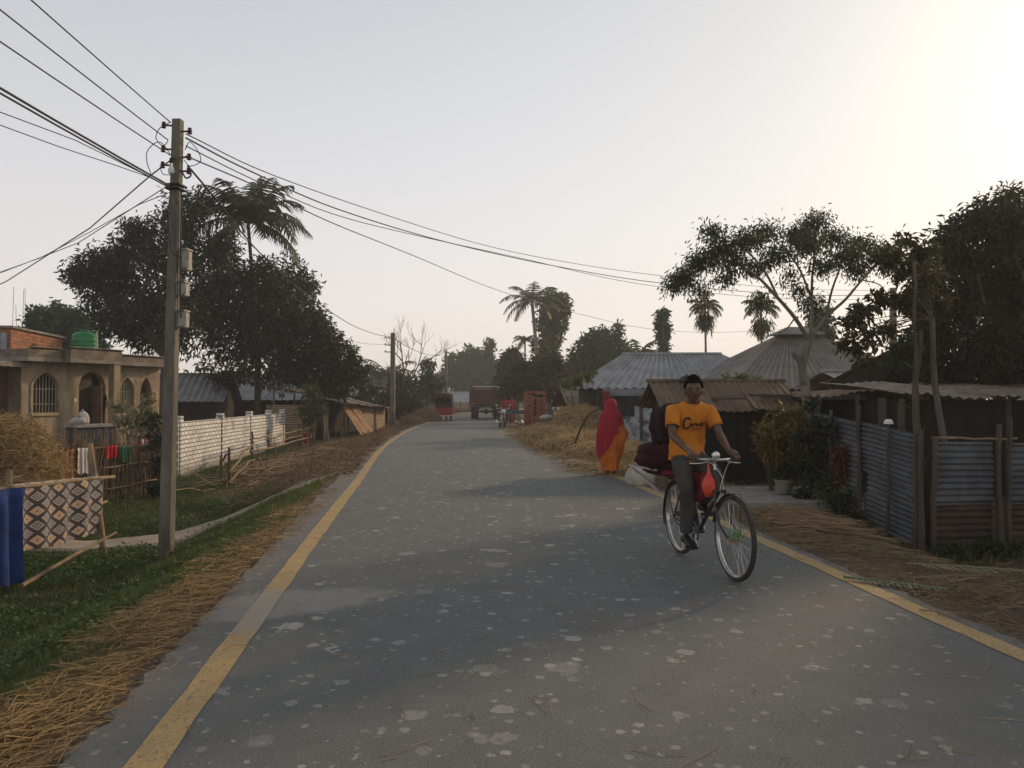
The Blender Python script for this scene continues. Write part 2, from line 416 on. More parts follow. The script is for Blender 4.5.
PATHP = [(-4.1, 19.5), (-3.9, 16.4), (-4.05, 15.0), (-4.7, 13.9), (-6.2, 12.5), (-8.2, 11.8), (-11.5, 11.3)]
_pd = np.array([tuple(p)[:2] for p in curve_pts([(x, y, 0) for x, y in PATHP], 8)])
def pathdist(x, y):
    x = np.asarray(x)[..., None]; y = np.asarray(y)[..., None]
    return np.sqrt((x-_pd[:, 0])**2+(y-_pd[:, 1])**2).min(-1)

def axis(segs):
    out = [segs[0][0]]
    for a, b, st in segs:
        n = max(1, int(round((b-a)/st))); out += list(np.linspace(a, b, n+1)[1:])
    return np.array(out)
gxs = axis([(-230, -60, 17), (-60, -20, 4), (-20, -13, 1), (-13, 9, .22), (9, 20, 1), (20, 60, 4), (60, 230, 17)])
gys = axis([(-40, 0, 4), (0, 2, .5), (2, 22, .22), (22, 50, .7), (50, 110, 3), (110, 380, 15)])
XX, YY = np.meshgrid(gxs, gys); ZZ = tz(XX, YY)
nx, ny = len(gxs), len(gys)
mb = MB(); mb.V = list(zip(XX.ravel(), YY.ravel(), ZZ.ravel()))
ii = (np.arange(ny-1)[:, None]*nx+np.arange(nx-1)[None]).ravel()
mb.Fc = np.stack([ii, ii+1, ii+nx+1, ii+nx], 1).tolist(); mb.M = [0]*len(mb.Fc)
SS = XX-Cx(YY); dl = -SS-2.78; dr = SS-2.55
# what covers the soil where: R grass, G straw, B bare damp soil
grass = sst(.35, 1.3, dl+.35*wav(XX, YY, .9))*np.where(YY < 17, 1, sst(2.2, 4.5, dl+.5*wav(XX, YY, .7)))
grass = np.maximum(grass, .55*sst(3.5, 7, dr)*sst(18, 26, YY)); grass = np.maximum(grass, .7*sst(60, 90, YY))
straw = sst(-.2, .05, dl)*sst(1.0, .2, dl+.35*wav(XX, YY, 1.1)+.05*np.clip(YY-6, 0, 8)); straw = np.maximum(straw, sst(0, .5, dl)*sst(3.4, 2, dl)*sst(15, 18, YY)*.75)
straw = np.maximum(straw, .30*sst(-.1, .3, dr)*sst(5, 2.5, dr)*(.6+.6*wav(XX, YY, 1.4)))
straw = np.maximum(straw, .95*sst(-.2, .2, dr)*sst(5, 3, dr)*sst(14.5, 17, YY)*sst(40, 34, YY))
soil = sst(0, .3, dr)*sst(13, 11, YY)*.8
mground = bpy.data.materials.new('ground_soil'); t = nt(mground)
g = N(t, 'ShaderNodeNewGeometry'); P = g.outputs['Position']; at_ = N(t, 'ShaderNodeVertexColor'); at_.layer_name = 'cover'
sp = N(t, 'ShaderNodeSeparateColor'); L(t, at_.outputs[0], sp.inputs[0])
n1 = noise(t, P, 2.2, 8, .7); n2 = noise(t, P, 14, 6, .7); n3 = noise(t, P, 60, 3, .7)
dirt = mixc(t, ramp(t, n1, .35, .65), (.15, .105, .07), (.23, .165, .11)); dirt = mixc(t, ramp(t, n3, .45, .7), dirt, (.085, .062, .045))
gcol = mixc(t, ramp(t, n2, .35, .65), (.020, .034, .012), (.045, .058, .022)); gcol = mixc(t, ramp(t, n1, .48, .66), gcol, (.085, .068, .035))
scol = mixc(t, ramp(t, n2, .35, .65), (.19, .12, .055), (.10, .068, .038)); scol = mixc(t, ramp(t, n3, .5, .65), scol, (.28, .18, .085))
def msk(ch): return ramp(t, mth(t, 'ADD', sp.outputs[ch], mth(t, 'MULTIPLY', mth(t, 'SUBTRACT', n2, .5), .9)), .35, .62)
c = mixc(t, msk(0), dirt, gcol); c = mixc(t, msk(1), c, scol); c = mixc(t, mth(t, 'MULTIPLY', sp.outputs[2], .6), c, (.10, .07, .048))
fin(t, c, .95, bumpn(t, mth(t, 'ADD', n2, n3), .9, .04), 0, .15)
ground = mb.build('ground', mground, auto=0)
ca = ground.data.color_attributes.new('cover', 'FLOAT_COLOR', 'POINT')
ca.data.foreach_set('color', np.stack([grass, straw, soil, np.ones_like(soil)], -1).reshape(-1).astype('f4'))
tag(ground, kind='structure')

# ---------------------------------------------------------------- road
def strip(name, m, off_a, off_b, y0, y1, z, step=.2, rag=0.0, seed=0, skirt=0.0, gaps=(), nu=1):
    ys = np.arange(y0, y1+1e-6, step); rg = np.random.default_rng(seed); mb = MB()
    def run(ys):
        rows = []; na = rg.normal(size=len(ys))*rag; nb = rg.normal(size=len(ys))*rag
        for k, y in enumerate(ys):
            c = float(Cx(y)); tn = np.array([float(Cx(y+.05)-Cx(y-.05))/.1, 1]); tn /= np.linalg.norm(tn); nr = (tn[1], -tn[0])
            wn = float(sst(13, 2, y)); a = off_a+na[k]+((.24 if nu > 1 else .16) if off_a < 0 else -.06)*wn; b = off_b+nb[k]+(.16 if off_b < 0 else -.06)*wn; row = []
            if skirt: row.append((c+nr[0]*(a-.05), y+nr[1]*(a-.05), z-skirt))
            for q in range(nu+1):
                o = a+(b-a)*q/nu; row.append((c+nr[0]*o, y+nr[1]*o, z))
            if skirt: row.append((c+nr[0]*(b+.05), y+nr[1]*(b+.05), z-skirt))
            rows.append(row)
        mb.loft(rows, cap=False, closed=False)
    st = 0; cuts = []
    for ga, gb in gaps:
        run(ys[(ys >= ys[st]) & (ys <= ga)]); st = int(np.searchsorted(ys, gb))
    run(ys[st:])
    o = mb.build(name, m, smooth=False); o.data.flip_normals(); return o
mroad = bpy.data.materials.new('asphalt'); t = nt(mroad)
g = N(t, 'ShaderNodeNewGeometry'); P = g.outputs['Position']
big = noise(t, P, .55, 5, .6); medn = noise(t, P, 3.2, 6, .7); agg = noise(t, P, 70, 3, .85); agg2 = noise(t, P, 260, 2, .6)
c = mixc(t, ramp(t, medn, .3, .7), (.104, .112, .108), (.138, .144, .137))
c = mixc(t, mth(t, 'MULTIPLY', ramp(t, agg, .50, .64), .9), c, (.225, .215, .195)); c = mixc(t, mth(t, 'MULTIPLY', ramp(t, agg2, .55, .7), .45), c, (.024, .025, .027))
c = mixc(t, mth(t, 'MULTIPLY', ramp(t, big, .5, .72), .5), c, (.135, .112, .088))
def spots(t, scale, rmax, pw, jitter, c, colr, strength):
    mp = N(t, 'ShaderNodeVectorMath'); mp.operation = 'ADD'; L(t, P, mp.inputs[0])
    nz = N(t, 'ShaderNodeTexNoise'); nz.inputs['Scale'].default_value = scale*4; L(t, P, nz.inputs['Vector'])
    sc = N(t, 'ShaderNodeVectorMath'); sc.operation = 'SCALE'; L(t, nz.outputs['Color'], sc.inputs[0]); sc.inputs['Scale'].default_value = jitter/scale; L(t, sc.outputs[0], mp.inputs[1])
    v = N(t, 'ShaderNodeTexVoronoi'); v.voronoi_dimensions = '2D'; v.inputs['Scale'].default_value = scale; L(t, mp.outputs[0], v.inputs['Vector'])
    s = N(t, 'ShaderNodeSeparateColor'); L(t, v.outputs['Color'], s.inputs[0])
    rad = mth(t, 'MULTIPLY', mth(t, 'POWER', s.outputs[0], pw), rmax)
    f = ramp(t, mth(t, 'SUBTRACT', rad, v.outputs['Distance']), -.01, .04)
    f = mth(t, 'MULTIPLY', f, mth(t, 'MULTIPLY', mth(t, 'ADD', mth(t, 'MULTIPLY', s.outputs[1], .75), .25), strength))
    f = mth(t, 'MULTIPLY', f, ramp(t, noise(t, P, 22, 3, .7), .28, .5))
    return mixc(t, f, c, colr)
c = spots(t, 2.3, .27, 9, .6, c, (.46, .44, .40), .75)
c = spots(t, 4.7, .33, 8.5, .35, c, (.42, .405, .375), .75)
c = spots(t, 8.5, .36, 8.5, .35, c, (.42, .405, .375), .75)
c = spots(t, 14, .34, 7, .4, c, (.40, .385, .36), .7)
# pale dried mud dragged across the left edge
s = N(t, 'ShaderNodeSeparateXYZ'); L(t, P, s.inputs[0])
mx = mth(t, 'DIVIDE', mth(t, 'ADD', s.outputs[0], 1.85), 1.05); my = mth(t, 'DIVIDE', mth(t, 'SUBTRACT', mth(t, 'ADD', s.outputs[1], mth(t, 'MULTIPLY', s.outputs[0], -.35)), 6.2), .42)
rr = mth(t, 'ADD', mth(t, 'MULTIPLY', mx, mx), mth(t, 'MULTIPLY', my, my)); rr = mth(t, 'ADD', rr, mth(t, 'MULTIPLY', mth(t, 'SUBTRACT', noise(t, P, 5, 6, .75), .5), 2.2))
mud = ramp(t, rr, 1.15, .45)
c = mixc(t, mth(t, 'MULTIPLY', mud, .8), c, (.27, .25, .22))
# dust along both edges
px_ = N(t, 'ShaderNodeVertexColor'); px_.layer_name = 'edge'; se = N(t, 'ShaderNodeSeparateColor'); L(t, px_.outputs[0], se.inputs[0])
ed = ramp(t, mth(t, 'ADD', se.outputs[0], mth(t, 'MULTIPLY', mth(t, 'SUBTRACT', noise(t, P, 4, 6, .7), .5), .8)), .45, 1.05)
c = mixc(t, mth(t, 'MULTIPLY', ed, .6), c, (.19, .165, .135))
c = mixc(t, mth(t, 'MULTIPLY', se.outputs[1], .75), c, (.24, .18, .115))
rgh = mth(t, 'ADD', mth(t, 'MULTIPLY', agg, .25), .6)
fin(t, c, rgh, bumpn(t, mth(t, 'ADD', agg, mth(t, 'MULTIPLY', agg2, .5)), .8, .011), 0, .35)
NU = 24
road = strip('road', mroad, -2.80, 2.57, -14, 120, 0, .08, .022, 3, .06, nu=NU); tag(road, kind='structure')
V = np.empty(len(road.data.vertices)*3); road.data.vertices.foreach_get('co', V); V = V.reshape(-1, 3)
s_ = V[:, 0]-Cx(V[:, 1]); e = np.maximum(sst(-2.05, -2.75, s_), sst(1.9, 2.5, s_)*np.where(V[:, 1] > 12, 1, .75))
e2 = sst(.6, 2.2, s_+.5*wav(V[:, 0], V[:, 1], .6))*sst(19, 26, V[:, 1])*sst(60, 48, V[:, 1])
ca = road.data.color_attributes.new('edge', 'FLOAT_COLOR', 'POINT'); ca.data.foreach_set('color', np.stack([e, e2, e*0, e*0+1], -1).reshape(-1).astype('f4'))

mline = bpy.data.materials.new('yellow_road_paint'); t = nt(mline); g = N(t, 'ShaderNodeNewGeometry'); P = g.outputs['Position']
c = mixc(t, ramp(t, noise(t, P, 5, 6, .7), .35, .7), (.44, .30, .125), (.36, .25, .115)); c = mixc(t, mth(t, 'MULTIPLY', ramp(t, noise(t, P, 55, 4, .85), .53, .62), .85), c, (.12, .105, .08)); c = mixc(t, mth(t, 'MULTIPLY', ramp(t, noise(t, P, 11, 6, .8), .57, .66), .8), c, (.13, .125, .11))
c = mixc(t, mth(t, 'MULTIPLY', ramp(t, noise(t, P, 1.5, 6, .75), .55, .72), .6), c, (.24, .19, .13))
s = N(t, 'ShaderNodeSeparateXYZ'); L(t, P, s.inputs[0]); yy = mth(t, 'DIVIDE', mth(t, 'ABSOLUTE', mth(t, 'SUBTRACT', s.outputs[1], 5.45)), .62)
lf = ramp(t, s.outputs[0], 0, -.5); mk = mth(t, 'MULTIPLY', lf, ramp(t, mth(t, 'ADD', yy, mth(t, 'MULTIPLY', mth(t, 'SUBTRACT', noise(t, P, 6, 6, .75), .5), 1.6)), 1.2, .5)); c = mixc(t, mth(t, 'MULTIPLY', mk, .85), c, (.29, .26, .215))
fin(t, c, .75, bumpn(t, noise(t, P, 95, 2, .8), .4, .005))
tag(strip('road_line_left', mline, -2.475, -2.315, -14, 76, .004, .2, .004, 5, gaps=()), kind='structure')
tag(strip('road_line_right', mline, 2.30, 2.455, -14, 21.5, .004, .2, .004, 6), kind='structure')

# ---------------------------------------------------------------- footpath
mpath = mat('trodden_earth', (.34, .285, .22), .95, (.27, .22, .165), 2.5, .8, 25, col3=(.13, .10, .07))
rows = []
pp = curve_pts([(x, y, 0) for x, y in PATHP], 12)
for k, p in enumerate(pp):
    d = (pp[min(k+1, len(pp)-1)]-pp[max(k-1, 0)]).normalized(); sd = Vector((-d.y, d.x, 0)); w = (.46+.06*math.sin(k*.7))*min(1, .25+k*.06)
    rows.append([(p.x+sd.x*w*q, p.y+sd.y*w*q, gz(p.x+sd.x*w*q, p.y+sd.y*w*q)+(.04 if abs(q) < .99 else -.04)) for q in (1, .95, .6, .2, -.2, -.6, -.95, -1)])
mb = MB(); mb.loft(rows, cap=False, closed=False); o = mb.build('path', mpath, auto=0)
if o.data.polygons[0].normal.z < 0: o.data.flip_normals()
tag(o, kind='structure')

# ---------------------------------------------------------------- grass and weeds on the left bank
mgrass = isl('grass_blade', [(.042, .07, .018), (.08, .12, .028), (.12, .15, .042), (.21, .175, .07)], .6, .3, .25, .9)
mweed = isl('weed_leaf', [(.028, .055, .017), (.058, .10, .026), (.10, .14, .04), (.17, .17, .07)], .55, .3, .3, 1.1)
mstraw = isl('straw', [(.11, .068, .03), (.26, .16, .062), (.41, .265, .105), (.20, .125, .055)], .65, .12, .35, 1.2)
mtwig = isl('dry_twig', [(.10, .065, .04), (.2, .135, .08), (.32, .22, .13)], .8, 0, .2, 1.2)
def scatter(n, y0, y1, d0, d1, side=-1, pw=2.0, pxmin=-60, pxmax=1090):
    u = RNG.random(n); y = y0*(y1/y0)**(u**(1/pw*1.4)); d = d0+(d1-d0)*RNG.random(n)
    x = Cx(y)+(-2.78-d if side < 0 else 2.55+d); k = (x > gx(pxmin, y)) & (x < gx(pxmax, y))
    return x[k], y[k], d[k]
x, y, d = scatter(230000, 2.3, 27, .2, 9.0)
dens = sst(.15, 1.0, d+.4*wav(x, y, 1.2)+.05*np.clip(y-5, 0, 9))*np.where(y < 17, 1, sst(1.6, 4.2, d))*(.35+.65*sst(-.6, .3, wav(x, y, .8)))*sst(.36, .6, pathdist(x, y))
k = RNG.random(len(x)) < dens; x, y = x[k], y[k]; P = np.stack([x, y, tz(x, y)-.01], 1)
h = .045+.085*RNG.random(len(x))*(.7+.5*wav(x, y, 1.6)); h = np.clip(h, .03, .2); wd = np.clip(.0035+.0006*y, .004, .012)
mb = MB(); mb.tri(*blades(P, h, wd, RNG, .8)); tag(mb.build('grass', mgrass, smooth=False), 'short green grass on the bank left of the road', 'grass', kind='stuff'); print('grass', len(P))
x, y, d = scatter(120000, 2.3, 24, .5, 8.0)
dens = sst(.6, 1.6, d+.5*wav(x, y, 1.0))*np.where(y < 17, 1, sst(2.5, 4.2, d))*sst(-.15, .5, wav(x, y, 1.1))*sst(.5, .8, pathdist(x, y))
k = RNG.random(len(x)) < dens; x, y = x[k], y[k]; n = len(x)
P = np.stack([x, y, tz(x, y)+.02+.17*RNG.random(n)*(.6+.7*wav(x, y, 1.1))], 1); D = unit(RNG.normal(size=(n, 3))*np.array([1, 1, .45])+np.array([0, 0, .25]))
mb = MB(); mb.tri(*leaf_arr(P, D, .03+.035*RNG.random(n), .022+.02*RNG.random(n), RNG)); tag(mb.build('weeds', mweed, smooth=False), 'low broad leaved weeds growing through the left bank', 'weeds', kind='stuff'); print('weeds', n)
# loose straw on the left verge
x, y, d = scatter(19000, 2.2, 15, -.24, 1.15); k = RNG.random(len(x)) < sst(.9, .1, d+.4*wav(x, y, 1.3)+.08*np.clip(y-5, 0, 9))*sst(-.26, .02, d)*np.clip(1.05-.05*y, .15, .9)*(.5+.5*sst(-.5, .35, wav(x, y, 2.3))); x, y, d = x[k], y[k], d[k]; n = len(x)
D = np.stack([RNG.normal(.45, .8, n), RNG.normal(.9, .6, n), RNG.normal(0, .12, n)-.12], 1)
P = np.stack([x, y, np.where(d < 0, .012, tz(x, y)+.015)+.04*RNG.random(n)*sst(.0, .3, d)], 1)
mb = MB(); mb.tri(*strands(P, D, .04+.30*RNG.random(n)**1.6, .0011+.0011*RNG.random(n)+.0001*y, RNG)); tag(mb.build('loose_straw', mstraw, smooth=False), 'loose golden straw strewn along the left road edge', 'straw', kind='stuff')
# straw, leaf and twig litter on the right verge
x, y, d = scatter(15000, 3.2, 15, -.1, 3.2, 1); k = RNG.random(len(x)) < (.25+.75*sst(-.1, .6, wav(x, y, 1.5)))*sst(-.15, .2, d)*sst(3.3, 1.8, d); x, y, d = x[k], y[k], d[k]; n = len(x)
D = np.stack([RNG.normal(0, 1, n), RNG.normal(0, .8, n), RNG.normal(0, .12, n)], 1)
P = np.stack([x, y, np.where(d < .05, .01, tz(x, y)+.012)+.02*RNG.random(n)], 1)
mb = MB(); mb.tri(*strands(P, D, .07+.25*RNG.random(n)**1.6, .0018+.0015*RNG.random(n)+.0001*y, RNG)); tag(mb.build('straw_litter', isl('old_straw', [(.07, .045, .027), (.14, .095, .05), (.26, .18, .09), (.11, .075, .045)], .75, 0, .2), smooth=False), 'brown straw litter on the bare verge right of the road', 'straw litter', kind='stuff')
x, y, d = scatter(26000, 5, 12, .3, 3.2, 1); dens = sst(.35, .7, wav(x*.9+1, y*.9, 1.3))*sst(.4, 1.2, d)+.8*sst(1.75, 2.2, d)*sst(2.9, 2.3, d)
k = RNG.random(len(x)) < dens*.8; x, y = x[k], y[k]; n = len(x); P = np.stack([x, y, tz(x, y)-.01], 1)
mb = MB(); mb.tri(*blades(P, .03+.09*RNG.random(n), np.full(n, .007), RNG, .8)); tag(mb.build('verge_grass', mgrass, smooth=False), 'thin tufts of grass at the foot of the tin fence', 'grass', kind='stuff')
# litter and straw round the haystack on the right, further on
x, y, d = scatter(16000, 14.5, 40, -.9, 5, 1, 1.4); k = RNG.random(len(x)) < sst(-1, .3, d+.5*wav(x, y, .9)); x, y, d = x[k], y[k], d[k]; n = len(x)
P = np.stack([x, y, np.where(d < .05, .01, tz(x, y)+.015)+.06*RNG.random(n)*sst(0, .5, d)], 1); D = RNG.normal(size=(n, 3))*np.array([1, 1, .2])
mb = MB(); mb.tri(*strands(P, D, .15+.4*RNG.random(n), .004+.003*RNG.random(n), RNG)); tag(mb.build('strewn_straw', mstraw, smooth=False), 'straw strewn over the right road edge around the heap', 'straw', kind='stuff')
# dry brown litter along the far left verge
x, y, d = scatter(14000, 15, 45, -.15, 3.2, -1, 1.4); k = RNG.random(len(x)) < .85*sst(3.2, 1.5, d+.7*wav(x, y, .9)); x, y, d = x[k], y[k], d[k]; n = len(x)
P = np.stack([x, y, np.where(d < .05, .01, tz(x, y)+.015)+.05*RNG.random(n)*sst(0, .5, d)], 1); D = RNG.normal(size=(n, 3))*np.array([1, 1, .25])
mb = MB(); mb.tri(*strands(P, D, .15+.45*RNG.random(n), .004+.004*RNG.random(n), RNG)); tag(mb.build('dry_litter', isl('dry_litter', [(.09, .055, .03), (.18, .115, .06), (.28, .185, .095)], .8, 0, .2), smooth=False), 'dry brown stalks strewn along the left verge past the path', 'dry litter', kind='stuff')
# some straws and twigs blown on to the tarmac
n = 160; y = 3.2+12*RNG.random(n)**1.5; x = Cx(y)+RNG.uniform(-2.5, 2.5, n); P = np.stack([x, y, np.full(n, .006)], 1)
mb = MB(); mb.tri(*strands(P, RNG.normal(size=(n, 3))*np.array([1, 1, .02]), .05+.22*RNG.random(n), np.full(n, .002), RNG)); tag(mb.build('blown_straw', mstraw, smooth=False), 'single straws blown across the grey tarmac', 'straw', kind='stuff')

# ---------------------------------------------------------------- sky, sun, air, camera
w = bpy.data.worlds.new('World'); scene.world = w; w.use_nodes = True; t = w.node_tree; t.nodes.clear()
sky = N(t, 'ShaderNodeTexSky', sky_type='NISHITA', sun_disc=False, sun_elevation=SUN_EL, sun_rotation=SUN_AZ, air_density=1.2, dust_density=0.6, ozone_density=1.0, altitude=0)
hs = N(t, 'ShaderNodeHueSaturation'); hs.inputs['Saturation'].default_value = .53; hs.inputs['Value'].default_value = .8; L(t, sky.outputs[0], hs.inputs['Color'])
tc = N(t, 'ShaderNodeTexCoord'); dt = N(t, 'ShaderNodeVectorMath', operation='DOT_PRODUCT'); L(t, tc.outputs['Generated'], dt.inputs[0]); dt.inputs[1].default_value = SUNV
# winter haze: an even milky veil plus the wide aureole round the sun
sz_ = N(t, 'ShaderNodeSeparateXYZ'); L(t, tc.outputs['Generated'], sz_.inputs[0])
vf = mth(t, 'MULTIPLY', mth(t, 'POWER', mth(t, 'SUBTRACT', 1, mth(t, 'ABSOLUTE', sz_.outputs[2])), 1.15), mth(t, 'ADD', .86, mth(t, 'MULTIPLY', dt.outputs['Value'], .10)))
veil = N(t, 'ShaderNodeMix', data_type='RGBA'); L(t, vf, veil.inputs[0]); L(t, hs.outputs[0], veil.inputs[6]); L(t, mixc(t, ramp(t, sz_.outputs[2], -.02, .38), (6.1, 5.5, 5.2), (5.75, 5.55, 5.6)), veil.inputs[7])
a1 = mth(t, 'MULTIPLY', mth(t, 'POWER', mth(t, 'MAXIMUM', dt.outputs['Value'], 0), 8), .45); a2 = mth(t, 'MULTIPLY', mth(t, 'POWER', mth(t, 'MAXIMUM', dt.outputs['Value'], 0), 30), 1.3)
au = N(t, 'ShaderNodeMix', data_type='RGBA', blend_type='ADD'); au.inputs[0].default_value = 1; L(t, veil.outputs[2], au.inputs[6])
cc = N(t, 'ShaderNodeVectorMath', operation='SCALE'); cc.inputs[0].default_value = (1.0, .90, .74); L(t, mth(t, 'ADD', a1, a2), cc.inputs['Scale']); L(t, cc.outputs[0], au.inputs[7])
bg = N(t, 'ShaderNodeBackground'); bg.inputs[1].default_value = .13; tint = mixc(t, mth(t, 'POWER', mth(t, 'MAXIMUM', dt.outputs['Value'], 0), 5), (1, 1, 1), (1, .955, .86)); mu = N(t, 'ShaderNodeMix', data_type='RGBA', blend_type='MULTIPLY'); mu.inputs[0].default_value = 1; L(t, au.outputs[2], mu.inputs[6]); L(t, tint, mu.inputs[7]); L(t, mu.outputs[2], bg.inputs[0]); wo = N(t, 'ShaderNodeOutputWorld'); L(t, bg.outputs[0], wo.inputs[0])
sl = bpy.data.lights.new('sun', 'SUN'); sl.energy = 2.0; sl.angle = R(3.5); sl.color = (1, .74, .46); so = bpy.data.objects.new('sun', sl); COL.objects.link(so)
so.rotation_euler = (-SUNV).to_track_quat('-Z', 'Y').to_euler(); so.location = SUNV*60
hz = MB(); hz.box((0, 165, 8.5), (480, 440, 21)); mh = bpy.data.materials.new('hazy_air'); t = nt(mh)
pv = N(t, 'ShaderNodeVolumePrincipled'); pv.inputs['Color'].default_value = (.97, .975, .98, 1); pv.inputs['Density'].default_value = .0014; pv.inputs['Anisotropy'].default_value = .35
ho = N(t, 'ShaderNodeOutputMaterial'); L(t, pv.outputs[0], ho.inputs['Volume'])
if USE_HAZE: tag(hz.build('haze', mh, smooth=False), 'thin pale winter haze over the whole village', 'haze', kind='stuff')
cam = bpy.data.cameras.new('camera'); co = bpy.data.objects.new('camera', cam); COL.objects.link(co); co.location = (0, 0, CAMZ); co.rotation_euler = (R(90)+PITCH, 0, 0)
cam.sensor_width = 36; cam.lens = 36*F/1024; cam.clip_end = 2000; cam.clip_start = .05; scene.camera = co
vs = scene.view_settings; vs.view_transform = 'Standard'; vs.look = 'None'; vs.gamma = 1; vs.use_curve_mapping = False; vs.exposure = 0.30
scene.cycles.use_denoising = True; scene.cycles.denoiser = 'OPENIMAGEDENOISE'; scene.cycles.volume_bounces = 0; scene.cycles.max_bounces = 6; scene.cycles.transparent_max_bounces = 8
scene.cycles.use_adaptive_sampling = True; scene.cycles.adaptive_threshold = .02
# ================================================================== LEFT SIDE
mconc = mat('weathered_concrete', (.34, .31, .27), .92, (.22, .20, .17), 4, .5, 30, col3=(.14, .125, .10))
mpolec = mat('pole_concrete', (.185, .165, .13), .92, (.11, .098, .08), 5, .5, 30, col3=(.09, .08, .06), stretch=(1, 1, .25))
mwire = mat('cable_black', (.025, .025, .027), .6, bump=0)
mbamboo = mat('old_bamboo', (.27, .19, .105), .75, (.15, .105, .06), 6, .3, 30, stretch=(1, 1, .3))
mwood = mat('grey_wood', (.095, .072, .053), .85, (.05, .038, .03), 5, .4, 40, stretch=(1, 1, .25))
mdark = mat('dark_void', (.012, .011, .010), .95, bump=0)
msteel = mat('galvanised_steel', (.42, .42, .41), .5, (.3, .29, .28), 8, .2, 40, metal=.6)
mporc = mat('white_porcelain', (.75, .74, .70), .25, (.65, .63, .6), bump=0, spec=.5)
mbox = mat('meter_box_paint', (.34, .315, .27), .6, (.24, .22, .18), 6, .2, 40, col3=(.2, .15, .1))
mtin = mat('zinc_sheet', (.33, .335, .34), .62, (.22, .225, .23), 1.6, .3, 30, metal=.1, col3=(.20, .15, .11))
mplaster = mat('cream_plaster', (.38, .285, .18), .9, (.22, .165, .11), 1.3, .35, 30, col3=(.12, .095, .07), stretch=(1.6, 1.6, .6))
mplaster2 = mat('grimy_plaster', (.26, .225, .18), .92, (.15, .13, .105), 1.8, .35, 30, col3=(.09, .08, .065))

# ------------------------------------------------------------ utility poles
PB = Vector((gx(167, 10.6), 10.6, 0)); PB.z = gz(PB.x, PB.y); PTOP = at(178, 120, 10.6)
def pole(name, label, base, top, r0=.125, r1=.085, boxes=False, group='power poles along the road'):
    t = thing(name, label, 'power pole', base, 0, group); mb = MB()
    b = Vector(base)-Vector((0, 0, .3)); m = Matrix.Rotation(R(-4), 3, 'Z'); rings = []
    for k in range(9):
        c = b.lerp(Vector(top), k/8); q = r0+(r1-r0)*k/8; e = q*.18
        rings.append([c+m @ Vector(v) for v in ((-q+e, -q, 0), (q-e, -q, 0), (q, -q+e, 0), (q, q-e, 0), (q-e, q, 0), (-q+e, q, 0), (-q, q-e, 0), (-q, -q+e, 0))])
    mb.loft(rings); mb.build('shaft', mpolec, t); return t
p = pole('utility_pole', 'tall square concrete power pole with three grey meter boxes on its side', PB, PTOP, .084, .060, boxes=True)
def onp(py): k = (py-120)/(559-120); return PTOP.lerp(PB, k)
# junction boxes on the road-facing side
for k, (py, h, dx) in enumerate(((262, .27, .15), (291, .18, .125), (321, .22, .135))):
    c = onp(py)+Vector((dx+.03, -.05, 0)); mb = MB(); mb.box(c, (.11, .15, h), 0, R(-4), bev=.012); mb.box(c+Vector((0, 0, h/2+.012)), (.13, .17, .02), 0, R(-4)); b = mb.build('meter_box', mbox, p)
    mb = MB(); mb.box(c+Vector((.035, -.09, 0)), (.10, .012, h*.86), 0, R(-4), bev=.004); mb.build('box_door', mbox, b)
mb = MB(); c = onp(171)+Vector((.0, -.17, 0)); mb.lathe(c-Vector((0, 0, .10)), [(.005, 0), (.035, .012), (.042, .04), (.036, .075), (.02, .11), (.018, .15)], 12); b = mb.build('bulb', mporc, p)
mb = MB(); mb.lathe(c+Vector((0, 0, .05)), [(.022, 0), (.024, .06), (.012, .075)], 10); mb.tube([c+Vector((0, 0, .12)), c+Vector((0, .06, .15)), c+Vector((0, .12, .13))], .008, 6); mb.build('bulb_socket', mwire, b)
for py, sx in ((126, -1), (150, -1), (132, 1), (158, 1), (166, -1), (172, 1)):
    c = onp(py); mb = MB(); e = c+Vector((sx*.17, -.03, .0)); mb.tube([c, e], .014, 6); mb.tube([e-Vector((0, 0, .03)), e+Vector((0, 0, .03))], .012, 6); b = mb.build('bracket', mat('rusty_iron', (.10, .07, .05), .85, (.16, .09, .05), 12, .3), p)
    mb = MB(); mb.lathe(e+Vector((sx*.01, 0, -.045)), [(.012, 0), (.034, .01), (.022, .03), (.036, .045), (.022, .062), (.03, .08), (.012, .095)], 10); mb.build('insulator', mat('brown_glaze', (.10, .05, .03), .3, (.06, .03, .02), bump=0, spec=.5), b)
def loopw(pts, nm='slack_wire', r=.006): mb = MB(); mb.tube(curve_pts([at(a, b, d) for a, b, d in pts], 6), r, 5); mb.build(nm, mwire, p)
loopw([(171, 122, 10.5), (160, 128, 10.4), (156, 138, 10.4), (163, 146, 10.4), (168, 141, 10.5)])
loopw([(173, 158, 10.5), (160, 142, 10.4), (148, 150, 10.4), (147, 162, 10.4), (151, 174, 10.4)])
loopw([(185, 150, 10.5), (190, 142, 10.4), (199, 153, 10.4), (200, 162, 10.4), (190, 166, 10.5), (184, 160, 10.5)])
loopw([(160, 166, 10.5), (163, 174, 10.4), (171, 175, 10.5)]); loopw([(188, 166, 10.5), (191, 175, 10.4), (186, 178, 10.4), (182, 172, 10.5)], r=.012)
loopw([(171, 188, 10.48), (168, 215, 10.48), (171, 250, 10.48), (182, 258, 10.45)], r=.007); loopw([(182, 190, 10.45), (181, 225, 10.45), (180, 300, 10.45), (181, 318, 10.45)], r=.008); loopw([(179, 200, 10.45), (178, 260, 10.45), (177, 330, 10.45)], r=.006)
for py in (186, 190): mb = MB(); c = onp(py); mb.box(c, (.215, .215, .02), 0, R(-4)); mb.build('wire_binding', mwire, p)
FP = gpt(392.5, 46); FPT = at(393, 333, 46)
p2 = pole('utility_pole', 'grey concrete power pole beside the bamboo shed far along the left edge', FP, FPT, .15, .12)
